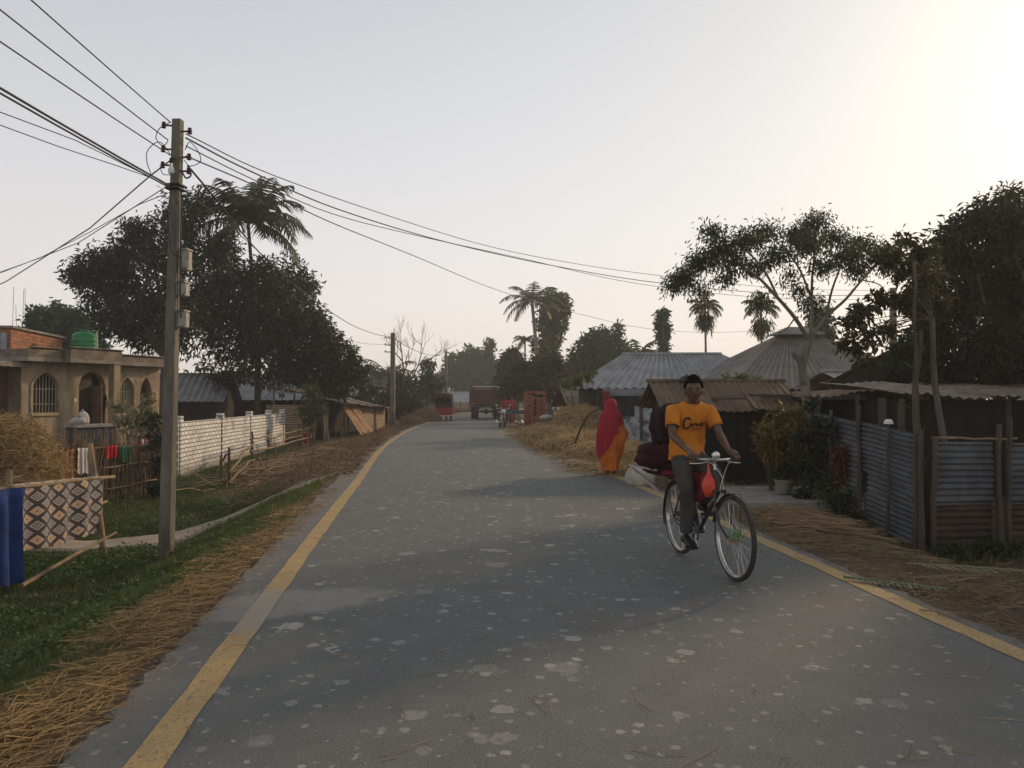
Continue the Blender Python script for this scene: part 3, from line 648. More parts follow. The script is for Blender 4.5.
for py, sx in ((338, -1), (345, -1), (352, -1)):
    c = at(393, py, 46); mb = MB(); mb.tube([c, c+Vector((sx*.45, 0, 0))], .03, 5); b = mb.build('bracket', mwood, p2); mb = MB(); mb.lathe(c+Vector((sx*.45, 0, -.02)), [(.05, 0), (.07, .07), (.03, .14)], 8); mb.build('insulator', mporc, b)
RP = gpt(893, 36); RPT = at(893, 288, 36)
pole('utility_pole', 'concrete power pole mostly hidden behind the trees on the right', RP, RPT, .15, .12)
BPb = Vector((-4.4, -17, gz(-4.4, -17))); BPt = Vector((-4.4, -17, 6.0)); pole('utility_pole', 'concrete power pole standing behind the viewer', BPb, BPt, .14, .1)
F3 = gpt(446, 78); pole('utility_pole', 'pale thin power pole by the red and white wall at the road bend', F3, at(446, 352, 78), .15, .12)

WG = 'overhead wires'
def wire(pts, r, label, s=None):
    mb = MB(); mb.tube(pts if s is None else sag(pts[0], pts[1], s), r, 5, cap=False); solo(mb, 'power_line', mwire, label, 'power line', pts[0], WG, auto=0)
def back(px, py, z, x=-4.5): return (at(px, py, 10.5), Vector((x, -17, z)))
wire(back(170, 122, 6.9, -4.1), .008, 'topmost thin wire running up left from the pole head', .35)
wire(back(168, 140, 6.6, -4.5), .008, 'second thin wire running up left below the pole head', .4)
wire(back(170, 155, 5.9, -4.7), .008, 'third thin wire running up left from the middle of the pole head', .45)
wire(back(172, 187, 5.4, -4.6), .013, 'thick cable running up left from the meter cables', .45)
wire(back(172, 189, 5.25, -4.65), .011, 'second thick cable twinned just below the thick one', .45)
wire([at(150, 177, 10.4)]+[at(75, 140, 9.0), at(0, 112, 7.8), at(-140, 75, 6.2)], .006, 'thin slack wire leaving the thick cable towards the left edge')
wire([at(152, 178, 10.4), at(115, 165, 10), at(60, 147, 9.2), at(0, 125, 8.3), at(-140, 90, 6.8)], .006, 'lowest thin slack wire leaving the thick cable towards the left edge')
wire([at(171, 160, 10.5), at(150, 176, 11), at(90, 228, 12.6), at(7, 281, 15.5), at(-120, 340, 22)], .010, 'dark service wire dropping steeply left across the others')
wire([at(172, 183, 10.5), at(125, 213, 11.5), at(78, 243, 12.6), at(0, 273, 15), at(-120, 320, 21)], .007, 'thin service wire dropping left to the house roofs')
wire([at(171, 192, 10.5), at(140, 204, 11.2), at(90, 232, 12.5), at(40, 258, 14), at(-130, 318, 21.5)], .006, 'lower thin service wire dropping left from the wire binding')
def far(px, py, qx, qy, r, label, mids): wire(curve_pts([at(px, py, 10.5)]+[at(*m) for m in mids]+[at(qx, qy, 35.9)], 6), r, label)
far(186, 134, 893, 291, .009, 'upper wire sagging across the road to the right', [(270, 174, 13), (380, 213, 17), (480, 244, 21.5), (560, 261, 25), (655, 275, 29), (780, 288, 33)])
far(186, 138, 893, 296, .013, 'thick wire sagging across the road just under the upper one', [(250, 171, 12.4), (340, 210, 15.6), (450, 243, 20), (560, 267, 25), (660, 283, 29), (780, 294, 33)])
far(186, 146, 893, 300, .009, 'third wire sagging across the road and crossing the thick one', [(250, 178, 12.4), (330, 213, 15.2), (410, 234, 18.6), (520, 258, 23), (640, 284, 28), (770, 298, 33)])
wire(curve_pts([at(186, 156, 10.5), at(260, 188, 13), at(330, 222, 16), at(412, 255, 21), at(500, 291, 30), at(575, 313, 40), at(660, 330, 50), at(755, 331, 60), at(900, 318, 75)], 6), .011, 'lowest long wire dipping behind the coconut palm in the middle distance')
wire(curve_pts([at(188, 166, 10.5), at(215, 198, 12.5), at(262, 255, 18), at(310, 297, 26), at(350, 324, 36), at(375, 334, 42), at(392, 337, 45.9)], 6), .016, 'thick service cable running from the near pole down to the far left pole')
wire(curve_pts([at(186, 192, 10.5), at(240, 235, 14), at(300, 290, 22), at(350, 340, 36), at(391, 345, 45.9)], 6), .008, 'thin service wire below the thick cable to the far left pole')
wire(sag(at(393, 338, 46), at(446, 354, 78), .5), .02, 'wire from the far left pole to the pole at the bend')

# ------------------------------------------------------------ clothes rack by the road: leaning bamboo uprights, rails
t = thing('bamboo_rack', 'rough bamboo drying rack holding the patterned blanket at the roadside', 'drying rack', (-6.1, 10.3, gz(-6.1, 10.3)))
def stick(a, b, r, par, nm, m=mbamboo, n=7, wob=.01, seed=0):
    rg = random.Random(seed); a = Vector(a); b = Vector(b); pts = [a.lerp(b, k/6)+Vector((rg.uniform(-wob, wob), rg.uniform(-wob, wob), rg.uniform(-wob, wob))) for k in range(7)]
    mb = MB(); mb.tube(pts, [r*(1.05-.2*k/6) for k in range(7)], n); return mb.build(nm, m, par, auto=0)
u1 = at(106, 556, 11.2); u1.z = gz(u1.x, u1.y)-.1; stick(u1, at(90, 443, 11.45), .045, t, 'upright', seed=1)
stick((-6.25, 9.35, gz(-6.25, 9.35)-.1), (-6.12, 9.40, .62), .04, t, 'upright', seed=2)
stick((-6.3, 7.6, gz(-6.3, 7.6)-.1), (-6.15, 7.6, .60), .04, t, 'upright', seed=3)
stick((-6.10, 7.2, .50), (-6.06, 11.75, .29), .028, t, 'rail', seed=4); stick((-6.14, 9.0, -.05), (-6.14, 11.7, -.09), .025, t, 'rail', seed=5)
mbl = bpy.data.materials.new('diamond_blanket'); tt = nt(mbl); uvn = N(tt, 'ShaderNodeUVMap', uv_map='UVMap'); sx = N(tt, 'ShaderNodeSeparateXYZ'); L(tt, uvn.outputs[0], sx.inputs[0])
a = mth(tt, 'ADD', sx.outputs[0], sx.outputs[1]); b = mth(tt, 'SUBTRACT', sx.outputs[0], sx.outputs[1])
fa = mth(tt, 'ABSOLUTE', mth(tt, 'SUBTRACT', mth(tt, 'FRACT', a), .5)); fb = mth(tt, 'ABSOLUTE', mth(tt, 'SUBTRACT', mth(tt, 'FRACT', b), .5)); mm = mth(tt, 'MAXIMUM', fa, fb)
row = mth(tt, 'FRACT', mth(tt, 'MULTIPLY', mth(tt, 'SUBTRACT', mth(tt, 'FLOOR', a), mth(tt, 'FLOOR', b)), .25)); colr = mth(tt, 'FRACT', mth(tt, 'MULTIPLY', mth(tt, 'ADD', mth(tt, 'FLOOR', a), mth(tt, 'FLOOR', b)), .2501))
inner = mixc(tt, mth(tt, 'GREATER_THAN', row, .45), (.13, .135, .155), (.40, .25, .15)); inner = mixc(tt, mth(tt, 'GREATER_THAN', colr, .7), inner, (.20, .19, .19))
c = mixc(tt, mth(tt, 'LESS_THAN', mm, .12), inner, (.33, .29, .24)); c = mixc(tt, mth(tt, 'LESS_THAN', mm, .065), c, (.05, .04, .05)); c = mixc(tt, mth(tt, 'GREATER_THAN', mm, .28), c, (.38, .32, .25)); c = mixc(tt, mth(tt, 'GREATER_THAN', mm, .345), c, (.035, .028, .034))
fin(tt, c, .95, None, 0, .1, .3)
mblue = mat('blue_cloth', (.012, .03, .12), .9, (.018, .05, .19), 5, .3, 60)
o = hang((-6.10, 9.42, .425), (-6.06, 11.35, .335), .86, .55, 'blanket', mbl, None, 4, .028, (1, 0, 0), loc=(-6.08, 10.4, .3), uvs=(6.5, 7.6), seed=3, nu=60, nv=34, ragged=.02, slant=-.03); tag(o, 'dark blanket with cream and orange diamond pattern hung on the bamboo rack', 'blanket')
o = hang((-6.10, 7.3, .52), (-6.02, 9.55, .42), 1.17, .8, 'blue_cloth', mblue, None, 7, .055, (1, 0, 0), loc=(-6.08, 8.4, .4), seed=5, nu=50, ragged=.03); tag(o, 'deep blue cloth hung beside the patterned blanket, almost touching the grass', 'cloth')
mb = MB(); a = at(22, 571, 9.15); b = at(116, 536, 11.3); a.z = gz(a.x, a.y)+.12; b.z = gz(b.x, b.y)+.38; mb.tube([a, a.lerp(b, .5)+Vector((0, 0, .015)), b], [.026, .024, .019], 8); solo(mb, 'bamboo_pole', mbamboo, 'loose bamboo pole lying slanted under the patterned blanket', 'pole', a)

# ------------------------------------------------------------ haystacks
def haystack(name, label, lobes, n, rng, m=mstraw, core=(.22, .14, .055), ln=.35, loc=None, seedn=0, lam=.012):
    """lobes: (x,y,zbase,rx,ry,h); a lumpy mound plus strands lying down its sides"""
    t = thing(name, label, 'haystack', loc if loc else lobes[0][:3])
    mb = MB(); P = []; D = []
    for k, (x, y, z, rx, ry, h) in enumerate(lobes):
        rings = []; nn = 26
        for i in range(10):
            q = i/9; rr = math.cos(q*math.pi/2)**.65*(1-.02*i) if i < 9 else .03; ring = []
            for j in range(nn):
                an = 2*math.pi*j/nn; e = 1+.08*math.sin(3*an+k+q*4)+.05*math.sin(7*an+2*k+q*9)+rng.normal()*.015
                ring.append((x+math.cos(an)*rx*rr*e, y+math.sin(an)*ry*rr*e, z-.08+h*math.sin(q*math.pi/2)**.9*(1+.04*math.sin(an*2+k))))
            rings.append(ring)
        mb.loft(rings)
        m_ = int(n*rx*h/sum(l[3]*l[5] for l in lobes)); q = rng.random(m_)**1.2; an = rng.random(m_)*2*math.pi; rr = np.cos(q*math.pi/2)**.65
        e = 1.02+.08*np.sin(3*an+k+q*4); pos = np.stack([x+np.cos(an)*rx*rr*e, y+np.sin(an)*ry*rr*e, z-.06+h*np.sin(q*math.pi/2)**.9+rng.normal(size=m_)*.02], 1)
        dn = np.stack([np.cos(an)*np.sin(q*math.pi/2), np.sin(an)*np.sin(q*math.pi/2), -np.cos(q*math.pi/2)*.9], 1); tg = np.stack([-np.sin(an), np.cos(an), 0*an], 1)
        P.append(pos); D.append(dn*rng.uniform(-.2, 1, (m_, 1))+tg*rng.normal(size=(m_, 1))*.7+rng.normal(size=(m_, 3))*.25)
    mb.build('straw_core', mat('straw_core', core, .95, tuple(c*.6 for c in core), 9, .9, 30), t, auto=0)
    P = np.vstack(P); D = np.vstack(D); mb = MB(); mb.tri(*strands(P, D, ln*rng.uniform(.4, 1.3, len(P)), lam*rng.uniform(.25, .6, len(P)), rng)); mb.build('straw_coat', m, t, smooth=False); return t
zb = gz(-9.1, 13.6)
haystack('haystack', 'golden haystack at the left edge behind the patterned blanket', [(-9.2, 13.6, zb, 1.25, 1.25, 1.85), (-8.5, 13.2, zb, .85, .85, .95), (-9.9, 13.2, zb, 1.1, 1, 1.5)], 8000, RNG, ln=.42)

# ------------------------------------------------------------ brushwood fence with washing
t = thing('brushwood_fence', 'rough brushwood fence of upright sticks and bamboo rails before the cream house', 'fence', (-8.6, 16.2, gz(-8.6, 16.2)))
fa_, fb_ = Vector((gx(57, 15.2), 15.2, 0)), Vector((gx(163, 17.6), 17.6, 0)); mb = MB(); rg = random.Random(4)
for k in range(330):
    q = rg.random(); p = fa_.lerp(fb_, q)+Vector((rg.uniform(-.06, .06), rg.uniform(-.1, .1), 0)); p.z = gz(p.x, p.y)-.05; h = rg.uniform(.9, 1.65)*(1 if q < .75 else .9)
    e = p+Vector((rg.gauss(0, .10), rg.gauss(0, .1), h)); mb.tube([p, p.lerp(e, .5)+Vector((rg.gauss(0, .03), 0, 0)), e], [.016, .012, .006], 4, cap=False)
mb.build('stick_panel', mat('brushwood', (.26, .18, .11), .9, (.13, .09, .06), 8, .3), t, auto=0)
for z0, z1 in ((1.18, 1.16), (.72, .80), (.28, .36)):
    a = fa_.copy(); b = fb_.copy(); a.z = gz(a.x, a.y)+z0; b.z = gz(b.x, b.y)+z1; a += Vector((.06, -.1, 0)); b += Vector((.06, -.1, 0)); stick(a, b, .022, t, 'rail', seed=int(z0*100), wob=.03)
for q in (.12, .42, .74, .98):
    p = fa_.lerp(fb_, q); p.z = gz(p.x, p.y)-.2; stick(p, p+Vector((.03, 0, 1.62)), .035, t, 'post', mwood, seed=int(q*50), wob=.015)
def rail(q, dz=1.2, off=(.1, -.14)): p = fa_.lerp(fb_, q); p.z = gz(p.x, p.y)+dz; return p+Vector((off[0], off[1], 0))
def washing(q0, q1, lf, lb, col, label, seed, dz=1.2, folds=3, amp=.025, col2=None, name='garment', cat='garment', off=(.1, -.14), scale=5):
    m = mat('washing_'+str(seed), col, .92, col2 or tuple(c*.7 for c in col), scale, .25, 60); o = hang(rail(q0, dz, off), rail(q1, dz, off), lf, lb, name, m, None, folds, amp, (.5, -.85, 0), loc=rail((q0+q1)/2, dz), seed=seed, nu=20, nv=10); tag(o, label, cat, 'washing on the brushwood fence')
washing(.02, .15, .72, .4, (.30, .13, .06), 'rust brown cloth hung on the stick fence, nearest the haystack', 31, col2=(.20, .085, .045))
washing(.17, .27, .56, .3, (.62, .56, .50), 'pale cream scarf hung between the rust cloth and the red one', 32)
washing(.265, .325, .30, .3, (.28, .06, .05), 'small dark red rag just right of the cream scarf', 33)
washing(.40, .52, .28, .25, (.62, .03, .025), 'bright red cloth hung on the fence rail', 34, amp=.04)
washing(.55, .66, .36, .3, (.07, .16, .09), 'dull green cloth hung right of the bright red one', 35)
mfl = bpy.data.materials.new('floral_cloth'); tt = nt(mfl); g = N(tt, 'ShaderNodeNewGeometry'); v = N(tt, 'ShaderNodeTexVoronoi'); v.inputs['Scale'].default_value = 9; L(tt, g.outputs['Position'], v.inputs['Vector']); fin(tt, mixc(tt, ramp(tt, v.outputs['Distance'], .3, .45), (.60, .04, .07), (.62, .50, .44)), .9)
o = hang(rail(.72, 1.34, (.02, .05)), rail(.95, 1.28, (.02, .05)), .22, .3, 'quilt', mfl, None, 4, .05, (.5, -.85, 0), loc=rail(.83, 1.3), seed=9, nu=30, nv=10); tag(o, 'pink and red flowered quilt spread along the right end of the stick fence', 'quilt', 'washing on the brushwood fence')
mbush = isl('dusty_leaf', [(.08, .09, .04), (.16, .16, .08), (.26, .23, .13), (.36, .31, .2)], .7, .25, .2)
def shrub(name, label, base, blobs, n, ln, wd, lm, rng, stems=7, cat='shrub', group=None, **kw):
    t = thing(name, label, cat, base, 0, group); mb = MB(); b = Vector(base)
    for k in range(stems):
        q = blobs[k % len(blobs)]; e = Vector(q[:3])+Vector((rng.normal()*q[3]*.4, rng.normal()*q[3]*.4, q[5]*.3)); s = b+Vector((rng.normal()*.08, rng.normal()*.08, -.05))
        mb.tube(curve_pts([s, s.lerp(e, .5)+Vector((rng.normal()*.06, rng.normal()*.06, .05)), e], 3), [.02-.0022*i for i in range(7)], 5, cap=False)
    mb.build('stems', mwood, t, auto=0); mb = MB(); mb.tri(*crown_arr(blobs, n, ln, wd, rng, **kw)); mb.build('foliage', lm, t, smooth=False); return t
shrub('dusty_shrub', 'pale dusty shrub growing over the right end of the stick fence', gpt(138, 18.4), pxblobs([(125, 418, 14), (140, 425, 14), (150, 418, 12), (118, 405, 9), (148, 402, 8), (156, 430, 9)], 18.5, .4, RNG), 1500, .10, .05, mbush, RNG, shell=.2)
shrub('creeper_shrub', 'dark leafy creeper climbing the stick fence by the concrete pole', gpt(160, 17.2), pxblobs([(158, 440, 10), (160, 465, 9), (157, 488, 8), (152, 420, 7)], 17.1, .3, RNG), 1300, .09, .06, isl('dark_leaf', [(.012, .02, .009), (.025, .038, .015), (.05, .06, .025)], .6, .2), RNG, shell=.2)

# ------------------------------------------------------------ cream house
A0 = Vector((-13.7, 21.5, 0)); dv = Vector((.34, .94, 0)).normalized(); nv_ = Vector((dv.y, -dv.x, 0)); ANG = math.atan2(dv.y, dv.x); GZ = -.62
HM = Matrix((dv, -nv_, (0, 0, 1))).transposed()     # local: u along facade, v into the house, z up
def hp(u, v, z): return A0+dv*u-nv_*v+Vector((0, 0, z))
house = thing('cream_house', 'single storey cream plastered house with arched windows and flat parapet roof', 'house', hp(2.5, 0, GZ), ANG)
def hbox(mb, u0, u1, v0, v1, z0, z1, mi=0, bev=0): mb.box(hp((u0+u1)/2, (v0+v1)/2, (z0+z1)/2), (u1-u0, v1-v0, z1-z0), mi, HM, bev=bev)
def arch(u, u0, u1, zs, za, pointed=True):
    x = abs((u-(u0+u1)/2)/((u1-u0)/2)); x = min(1, x)
    if pointed: return zs+(za-zs)*(1-x**1.35)**.62
    return zs+(za-zs)*math.sqrt(max(0, 1-x*x))
ops = [(.35, 1.14, 1.05, 1.78, 2.20, 1), (1.85, 2.80, GZ+.25, 1.85, 2.26, 0), (3.37, 3.89, 1.12, 1.72, 2.12, 1), (4.18, 4.68, GZ+.25, 1.60, 2.16, 1)]
mb = MB(); TH = .22; cur = 0; ZT = 2.5
for (u0, u1, z0, zs, za, pt) in ops+[(5.0, 5.0, 0, 0, 0, 0)]:
    if u0 > cur: hbox(mb, cur, u0, 0, TH, GZ, ZT)
    if u1 > u0:
        hbox(mb, u0, u1, 0, TH, GZ, z0); K = 14
        for i in range(K):
            a, b = u0+(u1-u0)*i/K, u0+(u1-u0)*(i+1)/K; za_, zb_ = arch(a, u0, u1, zs, za, pt), arch(b, u0, u1, zs, za, pt); za_ = max(za_, zs); zb_ = max(zb_, zs)
            mb.add([hp(a, 0, za_), hp(b, 0, zb_), hp(b, 0, ZT), hp(a, 0, ZT), hp(a, TH, za_), hp(b, TH, zb_), hp(b, TH, ZT), hp(a, TH, ZT)], [(0, 1, 2, 3), (5, 4, 7, 6), (1, 0, 4, 5)])
    cur = u1
hbox(mb, 0, .2, TH, 5.0, GZ, ZT); hbox(mb, 4.8, 5.0, TH, 5, GZ, ZT); hbox(mb, .2, 4.8, 4.8, 5, GZ, ZT); hbox(mb, .2, 4.8, 1.6, 1.8, GZ, ZT)
mb.build('wall', mplaster, house, smooth=False)
mb = MB(); hbox(mb, .2, 4.8, TH, 4.8, GZ, GZ+.12); hbox(mb, -.1, 5.1, -.5, 0, GZ-.2, GZ+.2); mb.build('plinth', mplaster2, house, smooth=False)
mb = MB(); hbox(mb, -.15, 5.2, -.45, 5.2, 2.5, 2.62); hbox(mb, .92, 2.74, -.75, -.452, 2.5, 2.60); mb.build('roof', mplaster2, house, smooth=False)
mb = MB()
hbox(mb, -.15, .92, -.45, -.33, 2.622, 2.84); hbox(mb, .92, 2.74, -.75, -.6, 2.602, 2.88); hbox(mb, .92, 1.04, -.6, -.33, 2.602, 2.88); hbox(mb, 2.62, 2.74, -.6, -.33, 2.602, 2.88); hbox(mb, 2.74, 5.2, -.45, -.33, 2.622, 2.78); hbox(mb, -.15, -.03, -.33, 5.2, 2.622, 2.84); hbox(mb, 5.08, 5.2, -.33, 5.2, 2.622, 2.78)
for u in np.arange(-.1, 5.15, .16):      # little clay coping tiles along the parapet
    v = -.70 if .85 < u < 2.7 else -.42; z = 2.90 if .85 < u < 2.7 else (2.855 if u < 1.3 else 2.795)
    mb.box(hp(u+.08, v+.03, z), (.13, .26, .03), 0, HM @ Matrix.Rotation(R(-18), 3, 'X'))
mb.build('parapet', mat('parapet_plaster', (.22, .17, .12), .92, (.11, .09, .07), 3, .4, 30, col3=(.09, .075, .06)), house, smooth=False)
mb = MB()
for u0, u1 in ((2.46, 2.70),): hbox(mb, u0, u1, -.72, -.50, GZ, 2.498)
mb.build('porch_pillar', mplaster, house, smooth=False)
for (u0, u1, z0, zs, za, pt) in (ops[0], ops[2]):
    mb = MB(); hbox(mb, u0, u1, .12, .15, z0, za); f = mb.build('window', mdark, house, smooth=False)
    mb = MB()
    for i in range(8): u = u0+.04+(u1-u0-.08)*i/7; mb.beam(hp(u, .05, z0), hp(u, .05, max(zs, arch(u, u0, u1, zs, za)-.02)), .012, .012)
    for z in (z0+.25, zs-.05): mb.beam(hp(u0, .062, z), hp(u1, .062, z), .015, .015)
    mb.build('grille', mat('grille_paint', (.42, .36, .28), .6, bump=0), f, smooth=False)
    mb = MB(); hbox(mb, u0-.08, u1+.08, -.06, -.002, z0-.09, z0-.003)
    mb.build('sill', mplaster, f, smooth=False)
    mb = MB(); K = 16; pts = [hp(u0-.05, -.015, z0)]+[hp(u0-.05+(u1-u0+.1)*i/K, -.015, max(zs, arch(u0+(u1-u0)*i/K, u0, u1, zs, za))+.05) for i in range(K+1)]+[hp(u1+.05, -.015, z0)]
    for a, b in zip(pts[:-1], pts[1:]): mb.beam(a, b, .07, .035, up=nv_)
    mb.build('frame', mplaster, f, smooth=False)
u0, u1, z0, zs, za, pt = ops[1]; mb = MB(); hbox(mb, u0, u1-.38, .13, .17, z0, za); d = mb.build('door', mat('dark_door', (.05, .035, .025), .7, (.03, .02, .015), 6, .2), house, smooth=False)
mb = MB(); hbox(mb, u1-.37, u1-.33, -.25, .13, z0, 1.86); hbox(mb, u1-.36, u1-.34, -.2, .1, .9, .96); mb.build('door_leaf', mat('door_wood', (.16, .10, .06), .7, (.1, .065, .04), 6, .2), d, smooth=False)
mb = MB(); hbox(mb, 1.69, 1.76, -.012, -.002, 1.36, 1.46); mb.build('switch_plate', mporc, house, smooth=False)
# dark brick room at its left end
t = thing('brick_annex', 'dark bare brick lean-to joined to the left end of the cream house', 'outbuilding', (-14.8, 20.2, GZ)); mb = MB(); mb.box((-15.9, 20.9, .85), (3.4, 1.6, 2.95)); mb.build('wall', brick('brick_dark', (.16, .085, .055), (.11, .062, .043), (.09, .08, .07), 'X'), t, smooth=False)
mb = MB(); mb.box((-15.6, 20.8, 2.40), (4.0, 2.1, .14)); mb.build('roof', mplaster2, t, smooth=False)
# bare brick room on the roof
t = thing('brick_rooftop_room', 'bare red brick room standing on the cream house roof', 'rooftop room', (-16.2, 26, 2.62)); a = at(10, 400, 24.2); b = at(62, 400, 28.6); dd = Vector((b.x-a.x, b.y-a.y, 0)).normalized(); RA = math.atan2(dd.y, dd.x); mm_ = Matrix.Rotation(RA, 3, 'Z'); ln_ = (Vector((b.x-a.x, b.y-a.y, 0))).length
c = Vector((a.x, a.y, 0))+dd*ln_/2+Vector((-dd.y, dd.x, 0))*1.6
mb = MB(); mb.box(c+Vector((0, 0, 3.15)), (ln_, 3.2, 1.04), 0, mm_); mb.build('wall', brick('brick_red', (.36, .145, .065), (.20, .085, .05), (.13, .11, .09), 'Y', .34, .11, dirt=(.10, .075, .06)), t, smooth=False)
mb = MB(); mb.box(c+Vector((0, 0, 3.705)), (ln_+.2, 3.4, .07), 0, mm_); mb.build('roof', mplaster2, t, smooth=False)
mb = MB(); e = Vector((a.x, a.y, 0)); mb.box(e+Vector((-.9, -.03, 3.1)), (1.6, .06, .85)); mb.build('panel', mat('bluish_board', (.30, .33, .36), .8), t, smooth=False)
mb = MB()
for k, px in enumerate((12, 16, 22, 25, 36)): e = at(px+.5, 326, 25+k*.5); e.z = 3.74; mb.tube([e, e+Vector((.03*(-1)**k, 0, (1.5, .9, 1.55, 1.7, .8)[k]*.9))], .008, 4)
mb.build('rebar', mat('rebar', (.09, .055, .04), .9, bump=0), t, auto=0)
# green water tank
c = at(85, 356, 27); t = thing('water_tank', 'round bright green plastic water tank on the cream house roof', 'water tank', (c.x, c.y, 2.62)); mb = MB(); pr = [(.0, 0), (.40, 0)]
for i in range(6): z = .14+i*.14; pr += [(.42, z-.05), (.425, z), (.42, z+.04), (.405, z+.055), (.405, z+.075)]
pr += [(.41, 1.0), (.36, 1.08), (.22, 1.13), (.16, 1.135)]; mb.lathe((c.x, c.y, 2.64), pr[1:], 28); mb.build('barrel', mat('green_plastic', (.015, .22, .075), .45, (.01, .16, .055), 3, .1, 20, spec=.4), t)
mb = MB(); mb.lathe((c.x, c.y, 3.775), [(.17, 0), (.17, .05), (.14, .07), (.01, .075)], 18); mb.build('lid', mat('green_plastic_lid', (.01, .13, .05), .5, bump=0), t); mb = MB(); mb.tube([(c.x+.47, c.y-.1, 2.64), (c.x+.47, c.y-.1, 3.8), (c.x+.3, c.y-.1, 3.82)], .022, 6); mb.build('pipe', mat('cream_pipe', (.55, .48, .34), .6, bump=0), t)
mb = MB(); mb.box((c.x, c.y, 2.632), (1.0, 1.0, .02)); mb.build('base', mplaster2, t)
# yard bench with sacks
c0 = at(70, 424, 20.6); c1 = at(112, 424, 21.6); t = thing('yard_bench', 'low dark slab bench in front of the house door', 'bench', (c0.x+.6, 21.1, GZ)); m3 = (c0+c1)/2; an = math.atan2(c1.y-c0.y, c1.x-c0.x); mb = MB(); mb.box((m3.x, m3.y, .72), ((c1-c0).length, .7, .07), 0, an); mb.build('top', mconc, t, smooth=False)
mb = MB(); mb.box((m3.x, m3.y, .05), ((c1-c0).length-.1, .6, 1.27), 0, an); mb.build('base', mat('dark_slate_plaster', (.055, .062, .07), .9, (.03, .033, .036), 4), t, smooth=False)
def sack(name, label, c, r, m, seed, rot=0, tie=True, cat='sack', group=None):
    t = thing(name, label, cat, (c[0], c[1], c[2]), rot, group); rg = random.Random(seed); rings = []; n = 20
    for i, (q, s) in enumerate(((0, .55), (.03, .85), (.15, 1.02), (.35, 1.08), (.55, 1.0), (.72, .82), (.84, .5), (.9, .22), (.95, .2), (1.0, .34))):
        ring = []
        for j in range(n):
            a = 2*math.pi*j/n; e = s*(1+.09*math.sin(2*a+seed)+.06*math.sin(5*a+q*7+seed)+rg.uniform(-.025, .025)); ring.append((c[0]+math.cos(a)*r[0]*e+q*q*r[0]*.4*math.sin(seed), c[1]+math.sin(a)*r[1]*e, c[2]+q*r[2]))
        rings.append(ring)
    mb = MB(); mb.loft(rings); mb.build('bag', m, t, auto=0); mb = MB(); zz = c[2]+.905*r[2]; mb.lathe((c[0]+.81*r[0]*.4*math.sin(seed), c[1], zz), [(.24*r[0], -.012), (.27*r[0], 0), (.24*r[0], .012)], 10); mb.build('tie', mwire, t); return t
mwhite = mat('white_woven_sack', (.46, .42, .37), .85, (.32, .29, .25), 4, .5, 50)
p = at(77, 423, 20.9); sack('grain_sack', 'bulging pale grain sack lying lower on the yard bench', (p.x, p.y, .757), (.20, .15, .22), mwhite, 2, group='sacks on the yard bench'); p = at(84, 423, 21.2); sack('grain_sack', 'taller pale grain sack propped up behind on the yard bench', (p.x, p.y, .757), (.14, .12, .40), mwhite, 5, group='sacks on the yard bench')
o = hang(hp(2.42, -.1, 1.62), hp(2.75, -.1, 1.58), .5, .3, 'dark_garment', mat('black_cloth', (.012, .012, .015), .9), None, 3, .03, nv_, loc=hp(2.6, -.1, 1.6), seed=12, gather=.5); tag(o, 'black garment hanging in the house doorway', 'garment')

# ------------------------------------------------------------ tin roofed houses behind the wall
def gable_house(name, label, c, lx, ly, zw, zr, rot, rm, wm, z0=-.6, over=.35, hip=0.0, cat='house', nw=18, amp=.022):
    t = thing(name, label, cat, (c[0], c[1], z0), rot); m = Matrix.Rotation(rot, 3, 'Z'); q = lambda x, y, z: m @ Vector((x, y, 0))+Vector((c[0], c[1], z))
    mb = MB(); hx, hy = lx/2, ly/2; mb.box((c[0], c[1], (zw+z0)/2), (lx, ly, zw-z0), 0, rot)
    if not hip:
        for s in (-1, 1): mb.add([q(s*hx, -hy, zw), q(s*hx, hy, zw), q(s*hx, 0, zr-.05)], [(0, 1, 2)])
    mb.build('wall', wm, t, smooth=False); mb = MB(); ex, ey = hx+over, hy+over; ze = zw-.06; hr = hx-hip if hip else ex
    for s in (-1, 1): mb.sheet(q(-ex, s*ey, ze), q(ex, s*ey, ze), q(hr, 0, zr), q(-hr, 0, zr), nw, amp)
    if hip:
        for s in (-1, 1): mb.sheet(q(s*ex, -ey, ze), q(s*ex, ey, ze), q(s*hr, .02, zr), q(s*hr, -.02, zr), max(6, int(nw*ly/lx)), .022)
    mb.tube([q(-hr, 0, zr+.02), q(hr, 0, zr+.02)], .07, 6); r = mb.build('roof', rm, t); return t, q
mdwall = mat('dark_mud_wall', (.036, .027, .022), .95, (.018, .015, .013), 2, .4)
gable_house('tin_roof_house', 'small dark house with pale grey tin roof right behind the concrete pole', at(176, 400, 36).to_tuple(), 4.5, 3.4, 1.35, 2.55, R(8), mtin, mdwall)
gable_house('tin_roof_house', 'dark mud house with grey tin roof under the big trees behind the white wall', at(268, 400, 42).to_tuple(), 6.4, 3.8, 1.4, 2.5, R(5), mtin, mdwall)

